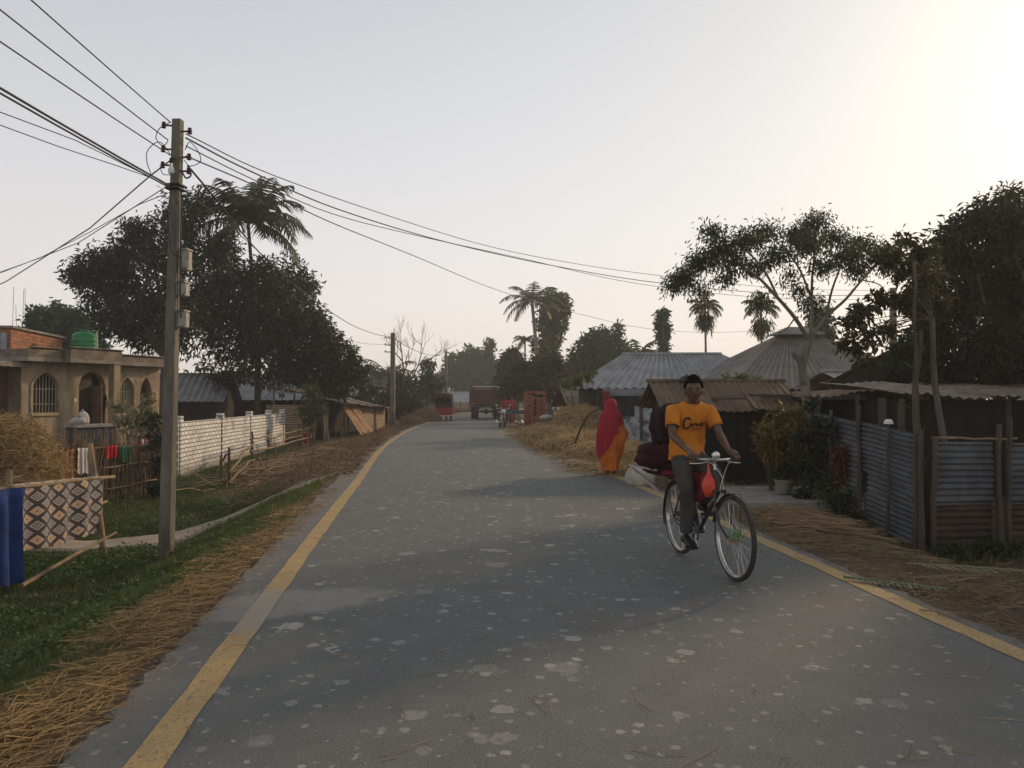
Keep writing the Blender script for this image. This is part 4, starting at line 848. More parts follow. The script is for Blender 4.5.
# ------------------------------------------------------------ white brick wall with piers
t = thing('white_brick_wall', 'low whitewashed brick wall with square piers and stained foot', 'wall', (-9.2, 26, GZ)); w0 = Vector((gx(176, 20.4), 20.4, 0)); w1 = Vector((gx(283, 32.3), 32.3, 0)); dd = (w1-w0).normalized(); wl = (w1-w0).length; an = math.atan2(dd.y, dd.x)
mw = brick('whitewashed_brick', (.74, .72, .68), (.60, .58, .55), (.20, .185, .165), 'Y', .30, .115, dirt=(.26, .23, .19), msize=.016); mb = MB(); c = w0+dd*wl/2; mb.box((c.x, c.y, .05), (wl, .13, 1.56), 0, an); mb.build('wall_panel', mw, t, smooth=False)
for k, q in enumerate((.015, .31, .58, .80, .99)):
    c = w0+dd*wl*q; mb = MB(); mb.box((c.x, c.y, .12), (.2, .2, 1.74), 0, an, bev=.01); mb.build('pier', mw, t, smooth=False)
# bamboo pole fence before it
t = thing('bamboo_rail_fence', 'broken bamboo rail fence before the white brick wall', 'fence', (-7.6, 24, gz(-7.6, 24))); posts = [(222, 19.6, 455), (230, 18.6, 447), (253, 23.4, 431), (269, 27, 431), (300, 30.5, 424), (310, 31.5, 424)]; tops = []
for k, (px, D, ty) in enumerate(posts):
    b = gpt(px, D); e = at(px-1, ty, D); stick(b-Vector((0, 0, .2)), e, .035 if k < 4 else .04, t, 'post', mwood, seed=k, wob=.012); tops.append((b, e))
def tp(k, q): return tops[k][0].lerp(tops[k][1], q)
for k, (i, qi, j, qj) in enumerate(((1, .42, 2, .62), (2, .75, 3, .80), (3, .7, 5, .85), (2, .4, 5, .35), (1, .2, 2, .15), (0, .75, 1, .85), (3, .3, 4, .55))): stick(tp(i, qi)+(tp(i, qi)-tp(j, qj))*.05, tp(j, qj)+(tp(j, qj)-tp(i, qi))*.08, .03, t, 'rail', seed=20+k, wob=.04)
n = 420; th = RNG.random(n)*6.28; c = gpt(283, 23); P = np.stack([c.x+RNG.normal(size=n)*.55, c.y+RNG.normal(size=n)*2.3, np.zeros(n)], 1); P[:, 2] = tz(P[:, 0], P[:, 1])+.03+.20*RNG.random(n)*np.exp(-((P[:, 0]-c.x)/.7)**2)
mb = MB(); mb.tri(*strands(P, np.stack([RNG.normal(.3, .5, n), RNG.normal(1, .5, n), RNG.normal(0, .12, n)], 1), .6+1.4*RNG.random(n), .006+.009*RNG.random(n), RNG)); solo(mb, 'brushwood_pile', mtwig, 'heap of cut brushwood lying below the bamboo rail fence', 'brushwood', c, smooth=False)

# ------------------------------------------------------------ bamboo roadside shed
S0 = Vector((gx(324, 33.5), 33.5, 0)); S1 = Vector((gx(389, 44.5), 44.5, 0)); dd = (S1-S0).normalized(); sl_ = (S1-S0).length; sn = Vector((dd.y, -dd.x, 0)); z0 = gz(S0.x, S0.y)
t = thing('bamboo_shed', 'ramshackle bamboo roadside shed with sagging thatched tin roof', 'shed', (S0.x, S0.y, z0)); sp_ = lambda u, v, z: S0+dd*u-sn*v+Vector((0, 0, z))
mwov = bpy.data.materials.new('woven_bamboo'); tt = nt(mwov); g = N(tt, 'ShaderNodeNewGeometry'); s = N(tt, 'ShaderNodeSeparateXYZ'); L(tt, g.outputs['Position'], s.inputs[0]); wv = N(tt, 'ShaderNodeTexWave'); wv.bands_direction = 'Z'; wv.inputs['Scale'].default_value = 3.2; wv.inputs['Distortion'].default_value = 4; wv.inputs['Detail'].default_value = 3; L(tt, g.outputs['Position'], wv.inputs['Vector'])
fin(tt, mixc(tt, wv.outputs['Fac'], mixc(tt, noise(tt, g.outputs['Position'], 2.5, 4), (.12, .08, .045), (.2, .135, .075)), (.42, .30, .18)), .85, bumpn(tt, wv.outputs['Fac'], .7, .04))
for u0, u1, za, zb in ((.0, .0, 0, 0),): pass
mb = MB(); mb.box(sp_(.03, 1.5, .42), (.06, 2.2, 1.45), 0, math.atan2(dd.y, dd.x)); mb.build('woven_panel', mwov, t, smooth=False)
for u0, u1, zt in ((5.2, 8.2, 1.0), (8.3, sl_-.6, .95)): mb = MB(); mb.box(sp_((u0+u1)/2, .1, (zt-.35)/2), (u1-u0, .05, zt+.35), 0, math.atan2(dd.y, dd.x)); mb.build('woven_panel', mwov, t, smooth=False)
mb = MB(); mb.box(sp_(sl_/2, 2.4, .4), (sl_, .06, 1.5), 0, math.atan2(dd.y, dd.x)); mb.build('back_wall', mdwall, t, smooth=False)
for u in (.1, 2.5, 5.1, 8.25, sl_-.2):
    for v, zt in ((0, 1.25-.03*u), (2.3, 1.9-.04*u)): stick(sp_(u, v, -.45), sp_(u, v, zt), .05, t, 'post', mbamboo, seed=int(u*10+v), wob=.02)
mb = MB(); rg = random.Random(3)
for k in range(6):
    u0 = -.4+k*sl_/6.2; u1 = u0+sl_/5.4; dz = -.045*u0; mb.sheet(sp_(u0, -.55+rg.uniform(-.1, .1), 1.33+dz+rg.uniform(-.05, .05)), sp_(u1, -.55+rg.uniform(-.1, .1), 1.3+dz-.1+rg.uniform(-.05, .05)), sp_(u1, 2.7, 1.98+dz-.1), sp_(u0, 2.7, 2.05+dz), 8, .02, jit=.02, seed=k)
mb.build('roof', mat('rusty_tin_pale', (.29, .25, .21), .8, (.18, .135, .10), 2, .4, col3=(.15, .08, .05)), t)
mb = MB(); rg = random.Random(8)
for k in range(15):
    u = 2.7+k*.155; a = sp_(u+.5, -.75+rg.uniform(-.05, .05), gz(*sp_(u, -.75, 0).to_tuple()[:2])+.02); b = sp_(u-.15+rg.uniform(-.1, .1), .0, 1.12+rg.uniform(-.1, .08)); mb.beam(a, b, .13, .03, up=sn)
solo(mb, 'leaning_boards', mat('orange_planks', (.34, .19, .095), .8, (.22, .12, .06), 4, .3, stretch=(1, 1, .3)), 'row of orange brown split planks leaning on the bamboo shed', 'planks', sp_(3.7, -.4, 0), smooth=False)
mb = MB(); mb.box(sp_(.02, -.1, 0)-Vector((.5, .2, -.0)), (.35, .25, .5), bev=.05); 
o = hang(at(303, 433, 31), at(310, 433, 31.4), .45, .3, 'red_rag', mat('red_rag', (.16, .02, .022), .9), None, 2, .03, (.3, -.9, 0), loc=at(306, 433, 31), seed=4); tag(o, 'dark red rag hung on the last posts of the bamboo rail fence', 'rag')
haystack('roadside_heap', 'small brown straw heap at the left road edge before the rickshaw', [(gx(424, 47), 47.5, gz(gx(424, 47), 47.5), .9, 1.6, .75), (gx(414, 45), 44.5, gz(gx(414, 45), 44.5), .7, 1.2, .45)], 1500, RNG, m=mtwig, core=(.16, .10, .06), ln=.5, lam=.03)

# ------------------------------------------------------------ trees on the left
mbark = mat('grey_bark', (.12, .10, .082), .95, (.07, .057, .046), 5, .8, 22, stretch=(1, 1, .3)); mbark2 = mat('pale_bark', (.25, .225, .19), .95, (.15, .13, .105), 4, .7, 20, stretch=(1, 1, .35))
mmango = isl('mango_leaf', [(.007, .013, .006), (.014, .024, .010), (.028, .042, .016), (.075, .08, .032)], .5, .38, .4, .5)
mlite = isl('light_leaf', [(.020, .040, .016), (.038, .065, .024), (.07, .10, .036), (.11, .12, .05)], .55, .3, .3, .5)
mfar = isl('far_leaf', [(.016, .042, .020), (.03, .068, .028), (.05, .095, .04)], .65, .25, .25, .3)
mcoco = isl('palm_leaf', [(.020, .030, .012), (.045, .058, .022), (.085, .085, .035), (.17, .14, .07)], .5, .25, .4, .4)
TG = 'trees behind the white wall'
D = 33.; bl = pxblobs([(92, 270, 22), (78, 276, 13), (112, 258, 18), (130, 243, 24), (120, 282, 22), (148, 232, 18), (150, 270, 26), (105, 300, 22), (135, 305, 26), (160, 300, 25), (185, 215, 22), (178, 255, 26), (150, 335, 22), (125, 325, 16), (185, 330, 26), (200, 300, 26), (108, 322, 14), (202, 205, 14)], D, 1.6, RNG)
tree('mango_tree', 'wide dark mango tree spreading behind the cream house and concrete pole', gpt(168, D), at(165, 355, D), bl, .26, 26000, .26, .085, mmango, mbark, RNG, TG, gap=.66, shell=.3, spread=.5)
D = 36.; bl = pxblobs([(222, 250, 20), (212, 272, 28), (258, 280, 24), (285, 285, 28), (245, 300, 34), (300, 318, 24), (270, 330, 34), (230, 335, 30), (300, 345, 30), (215, 310, 28), (262, 365, 22), (225, 368, 20), (290, 372, 20), (300, 290, 16)], D, 2.0, RNG)
tree('mango_tree', 'tallest dark mango tree wrapped round the coconut palm, pale trunk showing', gpt(258, D), at(258, 350, D), bl, .17, 30000, .27, .09, mmango, mbark, RNG, TG, gap=.5, shell=.35, spread=.5)
D = 35.; bl = pxblobs([(325, 345, 20), (340, 358, 18), (352, 372, 14), (318, 368, 22), (335, 385, 16), (315, 325, 14), (358, 382, 8)], D, 1.2, RNG)
tree('mango_tree', 'lower rounded mango tree sloping down to the bamboo shed roof', gpt(325, D), at(326, 392, D), bl, .17, 9000, .24, .085, mmango, mbark, RNG, TG, gap=.15)
D = 31.; bl = pxblobs([(312, 395, 10), (318, 410, 9), (305, 410, 8), (312, 422, 8)], D, .5, RNG)
shrub('garden_bush', 'scrubby bush between the white wall and the bamboo shed', gpt(312, D), bl, 1500, .16, .06, mlite, RNG, shell=.2)
D = 46.; bl = pxblobs([(42, 320, 14), (62, 318, 14), (78, 325, 13), (88, 342, 13), (35, 332, 10), (60, 338, 16), (95, 350, 10)], D, 1.5, RNG)
tree('leafy_tree', 'distant rounded tree showing above the brick rooftop room', gpt(66, D), at(66, 360, D), bl, .3, 9000, .35, .13, mfar, mbark, RNG, gap=.2)
fr = [(120, 55, 2.3, .9), (250, 60, 2.2, .9), (320, 62, 2.3, .9), (40, 40, 2.5, 1.1), (160, 0, 2.5, 1.2), (210, -10, 2.4, 1.2), (30, 0, 2.6, 1.2), (225, 55, 2.3, .9), (100, 72, 2.1, .7), (60, 78, 2.0, .6), (150, 66, 1.9, .8), (0, 62, 2.3, .9), (200, 40, 2.2, .9), (20, 25, 2.6, 1.0), (-20, 12, 2.6, 1.1), (180, 20, 2.4, 1.0), (240, 30, 2.3, 1.), (300, 40, 2.4, 1.0), (330, 20, 2.8, 1.1), (-10, -5, 2.9, 1.2), (90, 30, 2.3, 1), (270, 10, 2.3, 1.0), (350, 45, 2.5, 1.0)]
ct = at(248, 222, 34.3); palm('coconut_palm', 'tall coconut palm rising out of the mango trees behind the pole', gpt(258, 37.6), ct, [(a, e, l*1.2, g*.85) for a, e, l, g in fr], mcoco, mbark, RNG, .10, 1.0, .085, lean=.15, npair=30)
fr = [(90, 50, 2.4, .9), (150, 45, 2.6, 1.0), (200, 55, 2.6, .8), (180, 30, 2.8, .9), (20, 60, 2.2, .9), (330, 40, 2.4, 1), (270, 40, 2.2, 1), (45, 30, 2, 1), (215, 20, 2.3, 1)]
palm('date_palm', 'short bushy palm behind the far left power pole', gpt(388, 51), at(390, 377, 51), fr, mcoco, mbark, RNG, .2, .7, .09, npair=16)
D = 50.; t = thing('bare_tree', 'leafless thin branched tree behind the far left power pole', 'tree', gpt(406, D)); mb = MB(); rg = random.Random(5)
def grow(a, d, l, r, k):
    pts = [a]; q = d.copy()
    for i in range(4): q = (q+Vector((rg.gauss(0, .13), rg.gauss(0, .13), .05))).normalized(); pts.append(pts[-1]+q*l/4)
    mb.tube(pts, [r*(1-.12*i) for i in range(5)], 5, cap=False)
    if k > 0:
        for _ in range(3 if k > 2 else 3): q2 = (q+Vector((rg.gauss(0, .5), rg.gauss(0, .5), rg.gauss(.15, .3)))).normalized(); grow(pts[-1] if rg.random() < .6 else pts[2], q2, l*rg.uniform(.6, .85), r*.55, k-1)
b = gpt(404, D); grow(b, Vector((-.03, 0, 1)).normalized(), 2.6, .12, 0); grow(b+Vector((-.1, 0, 2.4)), Vector((-.12, 0, 1)), 1.7, .085, 4); grow(b+Vector((0, 0, 2.2)), Vector((.5, 0, .85)).normalized(), 1.9, .075, 4); mb.build('trunk', mbark, t, auto=0)
shrub('hedge_bush', 'dark overgrown hedge along the left verge beyond the bamboo shed', gpt(405, 50), pxblobs([(372, 398, 14), (390, 405, 14), (405, 400, 14), (398, 388, 12), (415, 412, 10), (380, 412, 10), (410, 385, 8), (360, 402, 10)], 50, 1.0, RNG), 4500, .3, .11, mmango, RNG)
shrub('hedge_bush', 'light leafy roadside bush left of the red rickshaw', gpt(428, 56), pxblobs([(425, 378, 10), (432, 388, 10), (436, 398, 8), (420, 395, 9), (440, 384, 7), (428, 365, 7)], 56, 1.0, RNG), 2600, .28, .11, mlite, RNG, shell=.2)
# ================================================================== FAR CENTRE
def boxes(nm, m, par, lst, rot=0):
    mb = MB()
    for b in lst: mb.box(b[0], b[1], 0, b[2] if len(b) > 2 else rot)
    return mb.build(nm, m, par, smooth=False)
mrust = mat('rusty_sheet', (.20, .125, .075), .85, (.12, .075, .05), 2.5, .4, 30, col3=(.30, .24, .18))
mpale = mat('old_limewash', (.42, .39, .34), .92, (.28, .26, .23), 2, .3)
t, q = gable_house('grey_roof_house', 'low house with long grey roof closing the far end of the road', at(455, 405, 92).to_tuple(), 8.5, 5, .9, 2.1, R(4), mtin, mpale, z0=-.2, nw=26)
p = at(372, 384, 62); t = thing('white_house', 'small pale flat roofed house far behind the dark hedge', 'house', (p.x, p.y, -.3)); boxes('wall', mpale, t, [((p.x, p.y, 1.15), (3.4, 4, 2.9))]); boxes('roof', mplaster2, t, [((p.x, p.y, 2.66), (3.9, 4.5, .12))]); w_ = boxes('window', mdark, t, [((p.x+.5, p.y-2.01, 1.9), (.6, .03, .7))])
p = at(415, 402, 66); t = thing('beige_house', 'weathered beige house with square window behind the bare tree', 'house', (p.x, p.y, -.3)); boxes('wall', mplaster2, t, [((p.x, p.y, .95), (3.6, 4, 2.5))]); boxes('roof', mplaster2, t, [((p.x, p.y, 2.26), (4.1, 4.5, .12))]); w_ = boxes('window', mdark, t, [((p.x-.3, p.y-2.01, 1.0), (.8, .03, .8))]); boxes('frame', mpale, w_, [((p.x-.3, p.y-2.03, 1.45), (1, .03, .08)), ((p.x-.3, p.y-2.03, .55), (1, .03, .08))])
p = at(443, 385, 74); t = thing('painted_wall', 'red and white painted gate wall behind the rickshaw', 'wall', (p.x-.9, p.y, -.2)); boxes('wall_panel', mat('red_paint_wall', (.34, .06, .045), .8), t, [((p.x-1, p.y, .9), (1.6, .2, 2.2))]); boxes('pier', mpale, t, [((p.x-.05, p.y, 1.5), (.3, .3, 3.4))])
# yellow bamboo fence at the bend
t = thing('yellow_bamboo_fence', 'yellow split bamboo fence closing the road bend between rickshaw and truck', 'fence', gpt(450, 86)); mb = MB()
a = gpt(432, 82); b = gpt(478, 88); rg = random.Random(2)
for k in range(90): e = a.lerp(b, k/89); mb.tube([e, e+Vector((rg.gauss(0, .03), 0, 1.05+rg.uniform(-.1, .12)))], .03, 4)
mb.build('slat_panel', mbamboo, t, auto=0)
for z in (.3, .8): stick(a+Vector((0, -.05, z)), b+Vector((0, -.05, z)), .035, t, 'rail', seed=int(z*9))
for k in range(6): e = a.lerp(b, k/5)+Vector((0, -.1, -.1)); stick(e, e+Vector((0, 0, 1.35)), .05, t, 'post', mwood, seed=k)
p = gpt(471, 84); mb = MB(); mb.tube([p, p+Vector((0, 0, 3.2))], [.08, .06], 6); solo(mb, 'wooden_post', mwood, 'dark upright post standing before the yellow bamboo fence', 'post', p)
# brick kiosk right of the truck
p = at(503, 405, 62); t = thing('brick_kiosk', 'small kiosk with brick lattice top and pale wall right of the truck', 'kiosk', (p.x, p.y, -.1)); boxes('wall', mpale, t, [((p.x-.2, p.y, .6), (1.6, 1.6, 1.5))]); boxes('brick_band', brick('brick_far', (.36, .17, .10), (.28, .13, .08), (.45, .40, .33), 'X', .4, .2, msize=.05), t, [((p.x-.2, p.y, 1.78), (1.7, 1.7, .84))]); boxes('roof', mplaster2, t, [((p.x-.2, p.y, 2.25), (1.9, 1.9, .08))])
# stack of bricks
p = gpt(535, 39.5); t = thing('brick_stack', 'tall uneven stack of red bricks at the right road edge', 'brick stack', p); mb = MB(); rg = random.Random(6); mb.box(p+Vector((0, 0, .8)), (.55, .55, 1.9), 1)
for r_ in range(19):
    for s in range(4):
        for w2 in range(2):
            if r_ > 15 and rg.random() < .35: continue
            j = rg.uniform(-.02, .02)
            if r_ % 2: c = p+Vector((-.28+.19*s+j, -.2+.38*w2+rg.uniform(-.03, .03), .05+r_*.10)); sz = (.165, .30, .085)
            else: c = p+Vector((-.2+.38*w2+j, -.28+.19*s+rg.uniform(-.03, .03), .05+r_*.10)); sz = (.30, .165, .085)
            mb.box(c, sz, 0, rg.uniform(-.08, .08))
mb.V = [tuple(p+Vector(((Vector(v)-p).x*1.5, (Vector(v)-p).y*1.5, (Vector(v)-p).z))) for v in mb.V]
mb.build('bricks', [mat('red_brick', (.34, .12, .065), .9, (.28, .08, .045), 9, .4), mdark], t, smooth=False)
p2_ = p+Vector((.1, -1.6, 0)); t = thing('brick_stack', 'lower stack of red bricks just in front of the tall one', 'brick stack', p2_); mb = MB()
for r_ in range(7):
    for s in range(4):
        for w2 in range(2): mb.box(p2_+Vector((-.28+.19*s+rg.uniform(-.02, .02), -.2+.38*w2, .03+r_*.10)), (.115, .26, .075), 0, rg.uniform(-.1, .1))
mb.build('bricks', mat('red_brick', (.34, .12, .065)), t, smooth=False)
# right hand straw heap
def rz_(px, D, dz=0): v = gpt(px, D); return v.z+dz
H1 = gpt(579, 26.5); L_ = [(H1.x, H1.y, H1.z, 1.05, 1.15, 1.38)]
haystack('haystack', 'rounded straw haystack behind the woman in the red sari', L_, 4200, RNG, ln=.32, lam=.018, loc=H1, core=(.26, .165, .075), m=isl('heap_straw', [(.23, .14, .06), (.46, .30, .13), (.64, .46, .23), (.36, .24, .11)], .7, .25, .3, 1.2))
lob = []
for px, D, rx, ry, h in ((551, 29, 1.1, 1.6, .62), (537, 32, .8, 1.2, .32), (560, 25, 1.2, 1.5, .62), (592, 23, 1.2, 1.4, .60), (572, 22, 1.0, 1.3, .45), (604, 20, 1.0, 1.0, .42), (546, 25.5, .8, 1.0, .30), (618, 21.5, .9, 1.2, .45)): v = gpt(px, D); lob.append((v.x, v.y, v.z, rx, ry, h))
haystack('straw_heap', 'broad low heap of loose straw spread along the right road edge', lob, 11000, RNG, ln=.34, lam=.018, loc=lob[2][:3], core=(.26, .165, .075), m=_mats['heap_straw'])
mb = MB(); mb.tube(curve_pts([at(575, 443, 19.2), at(581, 428, 19), at(588, 416, 18.8), at(594, 411, 18.6), at(602, 408, 18.6)], 5), [.026]*10+[.02]*10+[.01], 7); solo(mb, 'bent_branch', mwood, 'bent bare branch poking up from the straw heap left of the woman', 'branch', at(578, 445, 19.2), auto=0)
p = at(547, 419, 28.9); mb = MB(); mb.ell(p+Vector((0, 0, .05)), (.28, .25, .12), 0, 14, 8, .12, seed=3); solo(mb, 'white_sack', mwhite, 'flat grey white plastic sack thrown on the left of the straw heap', 'sack', p)

# thatched hut and sheds behind the heap
t, q = gable_house('dark_hut', 'low dark hut with sagging brown roof behind the straw heap', at(594, 400, 38.5).to_tuple(), 2.6, 3.2, 1.05, 2.0, R(8), mat('brown_thatch', (.15, .115, .08), .95, (.08, .06, .045), 3, .8), mdwall, z0=-.1, over=.5)
mb = MB()
for k in range(4): p = gpt(564+k*11, 33.3-k*.7); mb.tube([p, p+Vector((0, 0, 1.25))], .04, 6)
p = gpt(572, 32.8); t = thing('lean_to', 'dark lean-to with rag curtain and thin posts before the hut', 'lean-to', p); mb.build('posts', mwood, t); mb = MB(); mb.sheet(at(563, 397, 33.3), at(604, 394, 31.5), at(608, 384, 33.5), at(568, 388, 35.5), 14, .02, jit=.02); mb.build('roof', mat('black_tarp', (.045, .042, .04), .7, (.07, .06, .05), 4, .4), t); boxes('back_wall', mdwall, t, [((3.05, 35.6, .55), (1.7, .08, 1.3))])

# ------------------------------------------------------------ HOUSE 2: blue grey hip roof and dark veranda
HC = at(672, 385, 29.0); t, q = gable_house('hip_roof_house', 'house with wide blue grey corrugated hip roof and dark veranda', (HC.x, HC.y), 6.8, 4.2, 1.85, 3.1, R(-2), mtin, mat('dark_veranda_wall', (.06, .055, .055), .95, (.035, .032, .03), 2, .3), z0=-.1, over=.5, hip=1.55, nw=26, cat='house', amp=.04)
zf = 1.72; boxes('fascia', mat('tarp_grey', (.20, .22, .23), .8, (.13, .14, .15), 2, .3), t, [((HC.x-1.2, HC.y-2.72, 1.66), (3.4, .05, .24)), ((HC.x+1.7, HC.y-2.70, 1.60), (2.0, .05, .34))])
for k in range(5): boxes('veranda_post', mwood, t, [((HC.x-3.1+k*1.5, HC.y-2.6, .8), (.09, .09, 1.65))])
boxes('parapet_wall', mat('peeling_whitewash', (.40, .42, .44), .9, (.10, .11, .12), 3.5, .4, lo=.45, hi=.58), t, [((HC.x-.2, HC.y-2.55, .36), (5.6, .09, .92))]); boxes('cloth_screen', mat('pale_blue_cloth', (.46, .50, .52), .9, (.34, .36, .38), 4), t, [((HC.x-.9, HC.y-2.48, 1.0), (1.8, .03, .36)), ((HC.x+1.4, HC.y-2.48, 1.02), (1.6, .03, .3))])
o = hang(at(602, 391, 26), at(610, 391, 26), .5, .2, 'red_cloth', mat('red_cotton', (.24, .028, .034), .9), None, 2, .04, (0, -1, 0), loc=at(605, 391, 26), seed=8); tag(o, 'dark red cloth hanging from the veranda edge above the woman', 'cloth')
# ------------------------------------------------------------ HOUSE 3: brown grey pyramid roof
C3 = at(797, 385, 27); t, q = gable_house('pyramid_roof_house', 'house with tall brown grey corrugated pyramid roof and small ridge cap', (C3.x, C3.y), 6.7, 5.4, 1.80, 3.7, R(6), mat('brown_zinc', (.24, .215, .19), .6, (.16, .14, .12), 1.6, .3, 30, metal=.2, col3=(.16, .10, .07)), mdwall, z0=-.1, over=.55, hip=2.75, nw=30, amp=.035)
mb = MB(); m = Matrix.Rotation(R(6), 3, 'Z'); cc = Vector((C3.x, C3.y, 0))
mb.loft([[cc+m @ Vector((sx*a, sy*b, z)) for sx, sy in ((-1, -1), (1, -1), (1, 1), (-1, 1))] for a, b, z in ((.85, .45, 3.66), (.80, .42, 3.72), (.35, .08, 3.95), (.3, .03, 3.96))]); mb.build('ridge_cap', _mats['brown_zinc'], t, smooth=False)
# far roofs behind the trees
gable_house('brown_roof_house', 'brown roofed house half hidden behind the right hand mango tree', at(905, 396, 23).to_tuple(), 4.6, 4, 1.7, 2.9, R(60), mrust, mdwall, z0=-.1)
gable_house('grey_roof_shed', 'small grey roof shed right of the pyramid roof', at(868, 398, 24).to_tuple(), 3.6, 3, 1.45, 2.25, R(30), mtin, mdwall, z0=-.1)

# ------------------------------------------------------------ rusty shed by the road
t = thing('rusty_roof_shed', 'low dark shed with rusty sheet roof behind the cyclist', 'shed', (4.0, 15.2, -.1)); x0, x1, yf, yb = 2.95, 5.10, 14.4, 16.2; ze, zr, xm = 1.36, 1.80, 15.2
mplank = mat('tarred_planks', (.022, .017, .014), .9, (.010, .008, .007), 3, .5, 30, stretch=(6, 6, .4)); mb = MB(); mb.box(((x0+x1)/2, yf+.04, .6), (x1-x0, .08, 1.5)); mb.box(((x0+x1)/2, yb, .6), (x1-x0, .08, 1.5)); mb.box((x1-.04, (yf+yb)/2, .6), (.076, yb-yf-.1, 1.49)); mb.box((x0+.04, (yf+yb)/2, .6), (.076, yb-yf-.1, 1.49))
for x in (x0+.04, x1-.04): mb.add([(x, yf, 1.34), (x, yb, 1.34), (x, xm, zr-.03)], [(0, 1, 2)])
mb.build('wall', mplank, t, smooth=False)
for k in range(13): boxes('batten', mplank, t, [((x0+.1+k*(x1-x0-.2)/12, yf-.012, .6), (.035, .02, 1.46))])
mb = MB(); rg = random.Random(2)
for k in range(3):
    a = x0-.25+k*.86; b = a+.93; mb.sheet((a, yf-.35, ze-.1+rg.uniform(-.01, .03)), (b, yf-.35, ze-.12+rg.uniform(-.01, .03)), (b, xm, zr+.01*k), (a, xm, zr+.012*k), 7, .014, jit=.012, seed=k); mb.sheet((a, xm, zr+.012*k), (b, xm, zr+.01*k), (b, yb+.35, ze-.1), (a, yb+.35, ze-.1), 7, .014, jit=.012, seed=k+5)
mb.tube([(x0-.3, xm, zr+.02), (x1+.3, xm, zr+.02)], .045, 6)
mb.build('roof', mat('rusty_brown_roof', (.19, .135, .09), .85, (.11, .074, .048), 2.2, .45, 25, col3=(.13, .085, .06)), t)
mb = MB(); mb.box((x0+1.0, yf-.2, 1.47), (.06, .9, .035), 0, R(30)); mb.box((x0+1.9, yf-.05, 1.53), (.9, .07, .04), 0, R(6)); mb.box((x1-.2, yf-.1, 1.50), (.5, .09, .05), 0, R(-12)); mb.build('roof_weight', mwood, t, smooth=False)
p = Vector((3.46, 15.2, 1.80)); mb = MB(); mb.lathe(p, [(.15, 0), (.16, .02), (.15, .07), (.11, .11), (.04, .13), (.035, .145), (.01, .15)], 18); solo(mb, 'black_pot', mat('sooty_black', (.014, .014, .016), .5, bump=0, spec=.4), 'black upturned pot lying on the ridge of the rusty shed', 'pot', p)
boxes_ = None
mb = MB(); mb.box((3.95, 11.9, -.05), (2.1, 1.9, .14), bev=.02); tag(mb.build('concrete_slab', mconc, loc=(3.95, 11.9, -.1)), 'low grey concrete slab on the ground before the rusty shed', 'slab')

# ------------------------------------------------------------ tin fence on the right
mzinc = mat('blue_zinc', (.125, .138, .150), .6, (.07, .076, .083), 2.6, .4, 30, metal=.2, col3=(.10, .07, .05)); mzrust = mat('rusted_zinc', (.065, .042, .032), .85, (.04, .027, .021), 3, .4, 30, col3=(.11, .08, .06))
K0 = Vector((4.80, 8.95, 0)); K1 = Vector((4.72, 12.0, 0)); K2 = Vector((7.6, 9.25, 0))
t = thing('tin_fence', 'grey corrugated tin fence run facing the road, between flower bushes and corner', 'fence', (4.76, 10.5, gz(4.76, 10.5)))
def tinp(par, a, b, za, zb, ya, yb, nw, m, seed, amp=.016, nm='tin_panel'):
    """sheet with level corrugations between plan points a,b from heights za/ya (bottom) to zb/yb (top)"""
    mb = MB(); a = Vector(a); b = Vector(b); mb.sheet(a+Vector((0, 0, za)), a+Vector((0, 0, zb)), b+Vector((0, 0, yb)), b+Vector((0, 0, ya)), nw, amp, nv=10, jit=.008, seed=seed); return mb.build(nm, m, par)
tinp(t, K0+(K1-K0)*.02, K0+(K1-K0)*.5, .38, 1.06, .50, 1.17, 11, mzinc, 1); tinp(t, K0+(K1-K0)*.02, K0+(K1-K0)*.46, -.36, .42, -.28, .54, 12, mzinc, 2); tinp(t, K0+(K1-K0)*.5+Vector((-.03, 0, 0)), K1, -.25, 1.16, -.15, 1.27, 20, mzinc, 3)
for q_, w_ in ((.0, .034), (.24, .022), (.5, .03), (.78, .028), (1.0, .035)):
    p = K0.lerp(K1, q_)+Vector((-.06, 0, gz(4.76, 9+3*q_)-.2)); stick(p, p+Vector((.01, 0, 1.62 if q_ != .5 else 1.8)), w_, t, 'post', mwood, seed=int(q_*30))
t = thing('tin_fence', 'rust stained corrugated tin fence run on the right, square to the road', 'fence', (6.2, 9.05, gz(6.2, 9)))
for k, (a, b) in enumerate(((.03, .30), (.36, .62), (.63, 1.0))):
    A = K0.lerp(K2, a); B = K0.lerp(K2, b); tinp(t, A, B, .24, .98-.02*k, .25, .97-.02*k, 10, mzinc, 11+k); tinp(t, A+Vector((0, .03, 0)), B+Vector((0, .03, 0)), -.42, .29, -.42, .29, 9, mzrust, 21+k)
for q_, h in ((.02, 1.5), (.31, 1.62), (.35, 1.72), (.64, 1.5), (.8, 1.5)): p = K0.lerp(K2, q_)+Vector((0, -.06, -.45)); stick(p, p+Vector((.015, 0, h)), .034, t, 'post', mwood, seed=int(q_*90))
stick(K0+Vector((.05, -.05, 1.02)), K0.lerp(K2, .4)+Vector((0, -.05, 1.01)), .016, t, 'rail', seed=5)
p = K0.lerp(K1, .24)+Vector((-.05, 0, gz(4.76, 9.72)+1.425)); t = thing('white_bowl', 'small white plastic bowl upturned on a post of the roadside tin fence', 'bowl', p); mb = MB(); mb.lathe(p, [(.055, 0), (.057, .006), (.047, .04), (.028, .055), (.006, .058)], 14); mb.build('basin', mporc, t); mb = MB(); mb.lathe(p, [(.057, -.004), (.062, 0), (.057, .005)], 14); mb.build('rim', mporc, t)
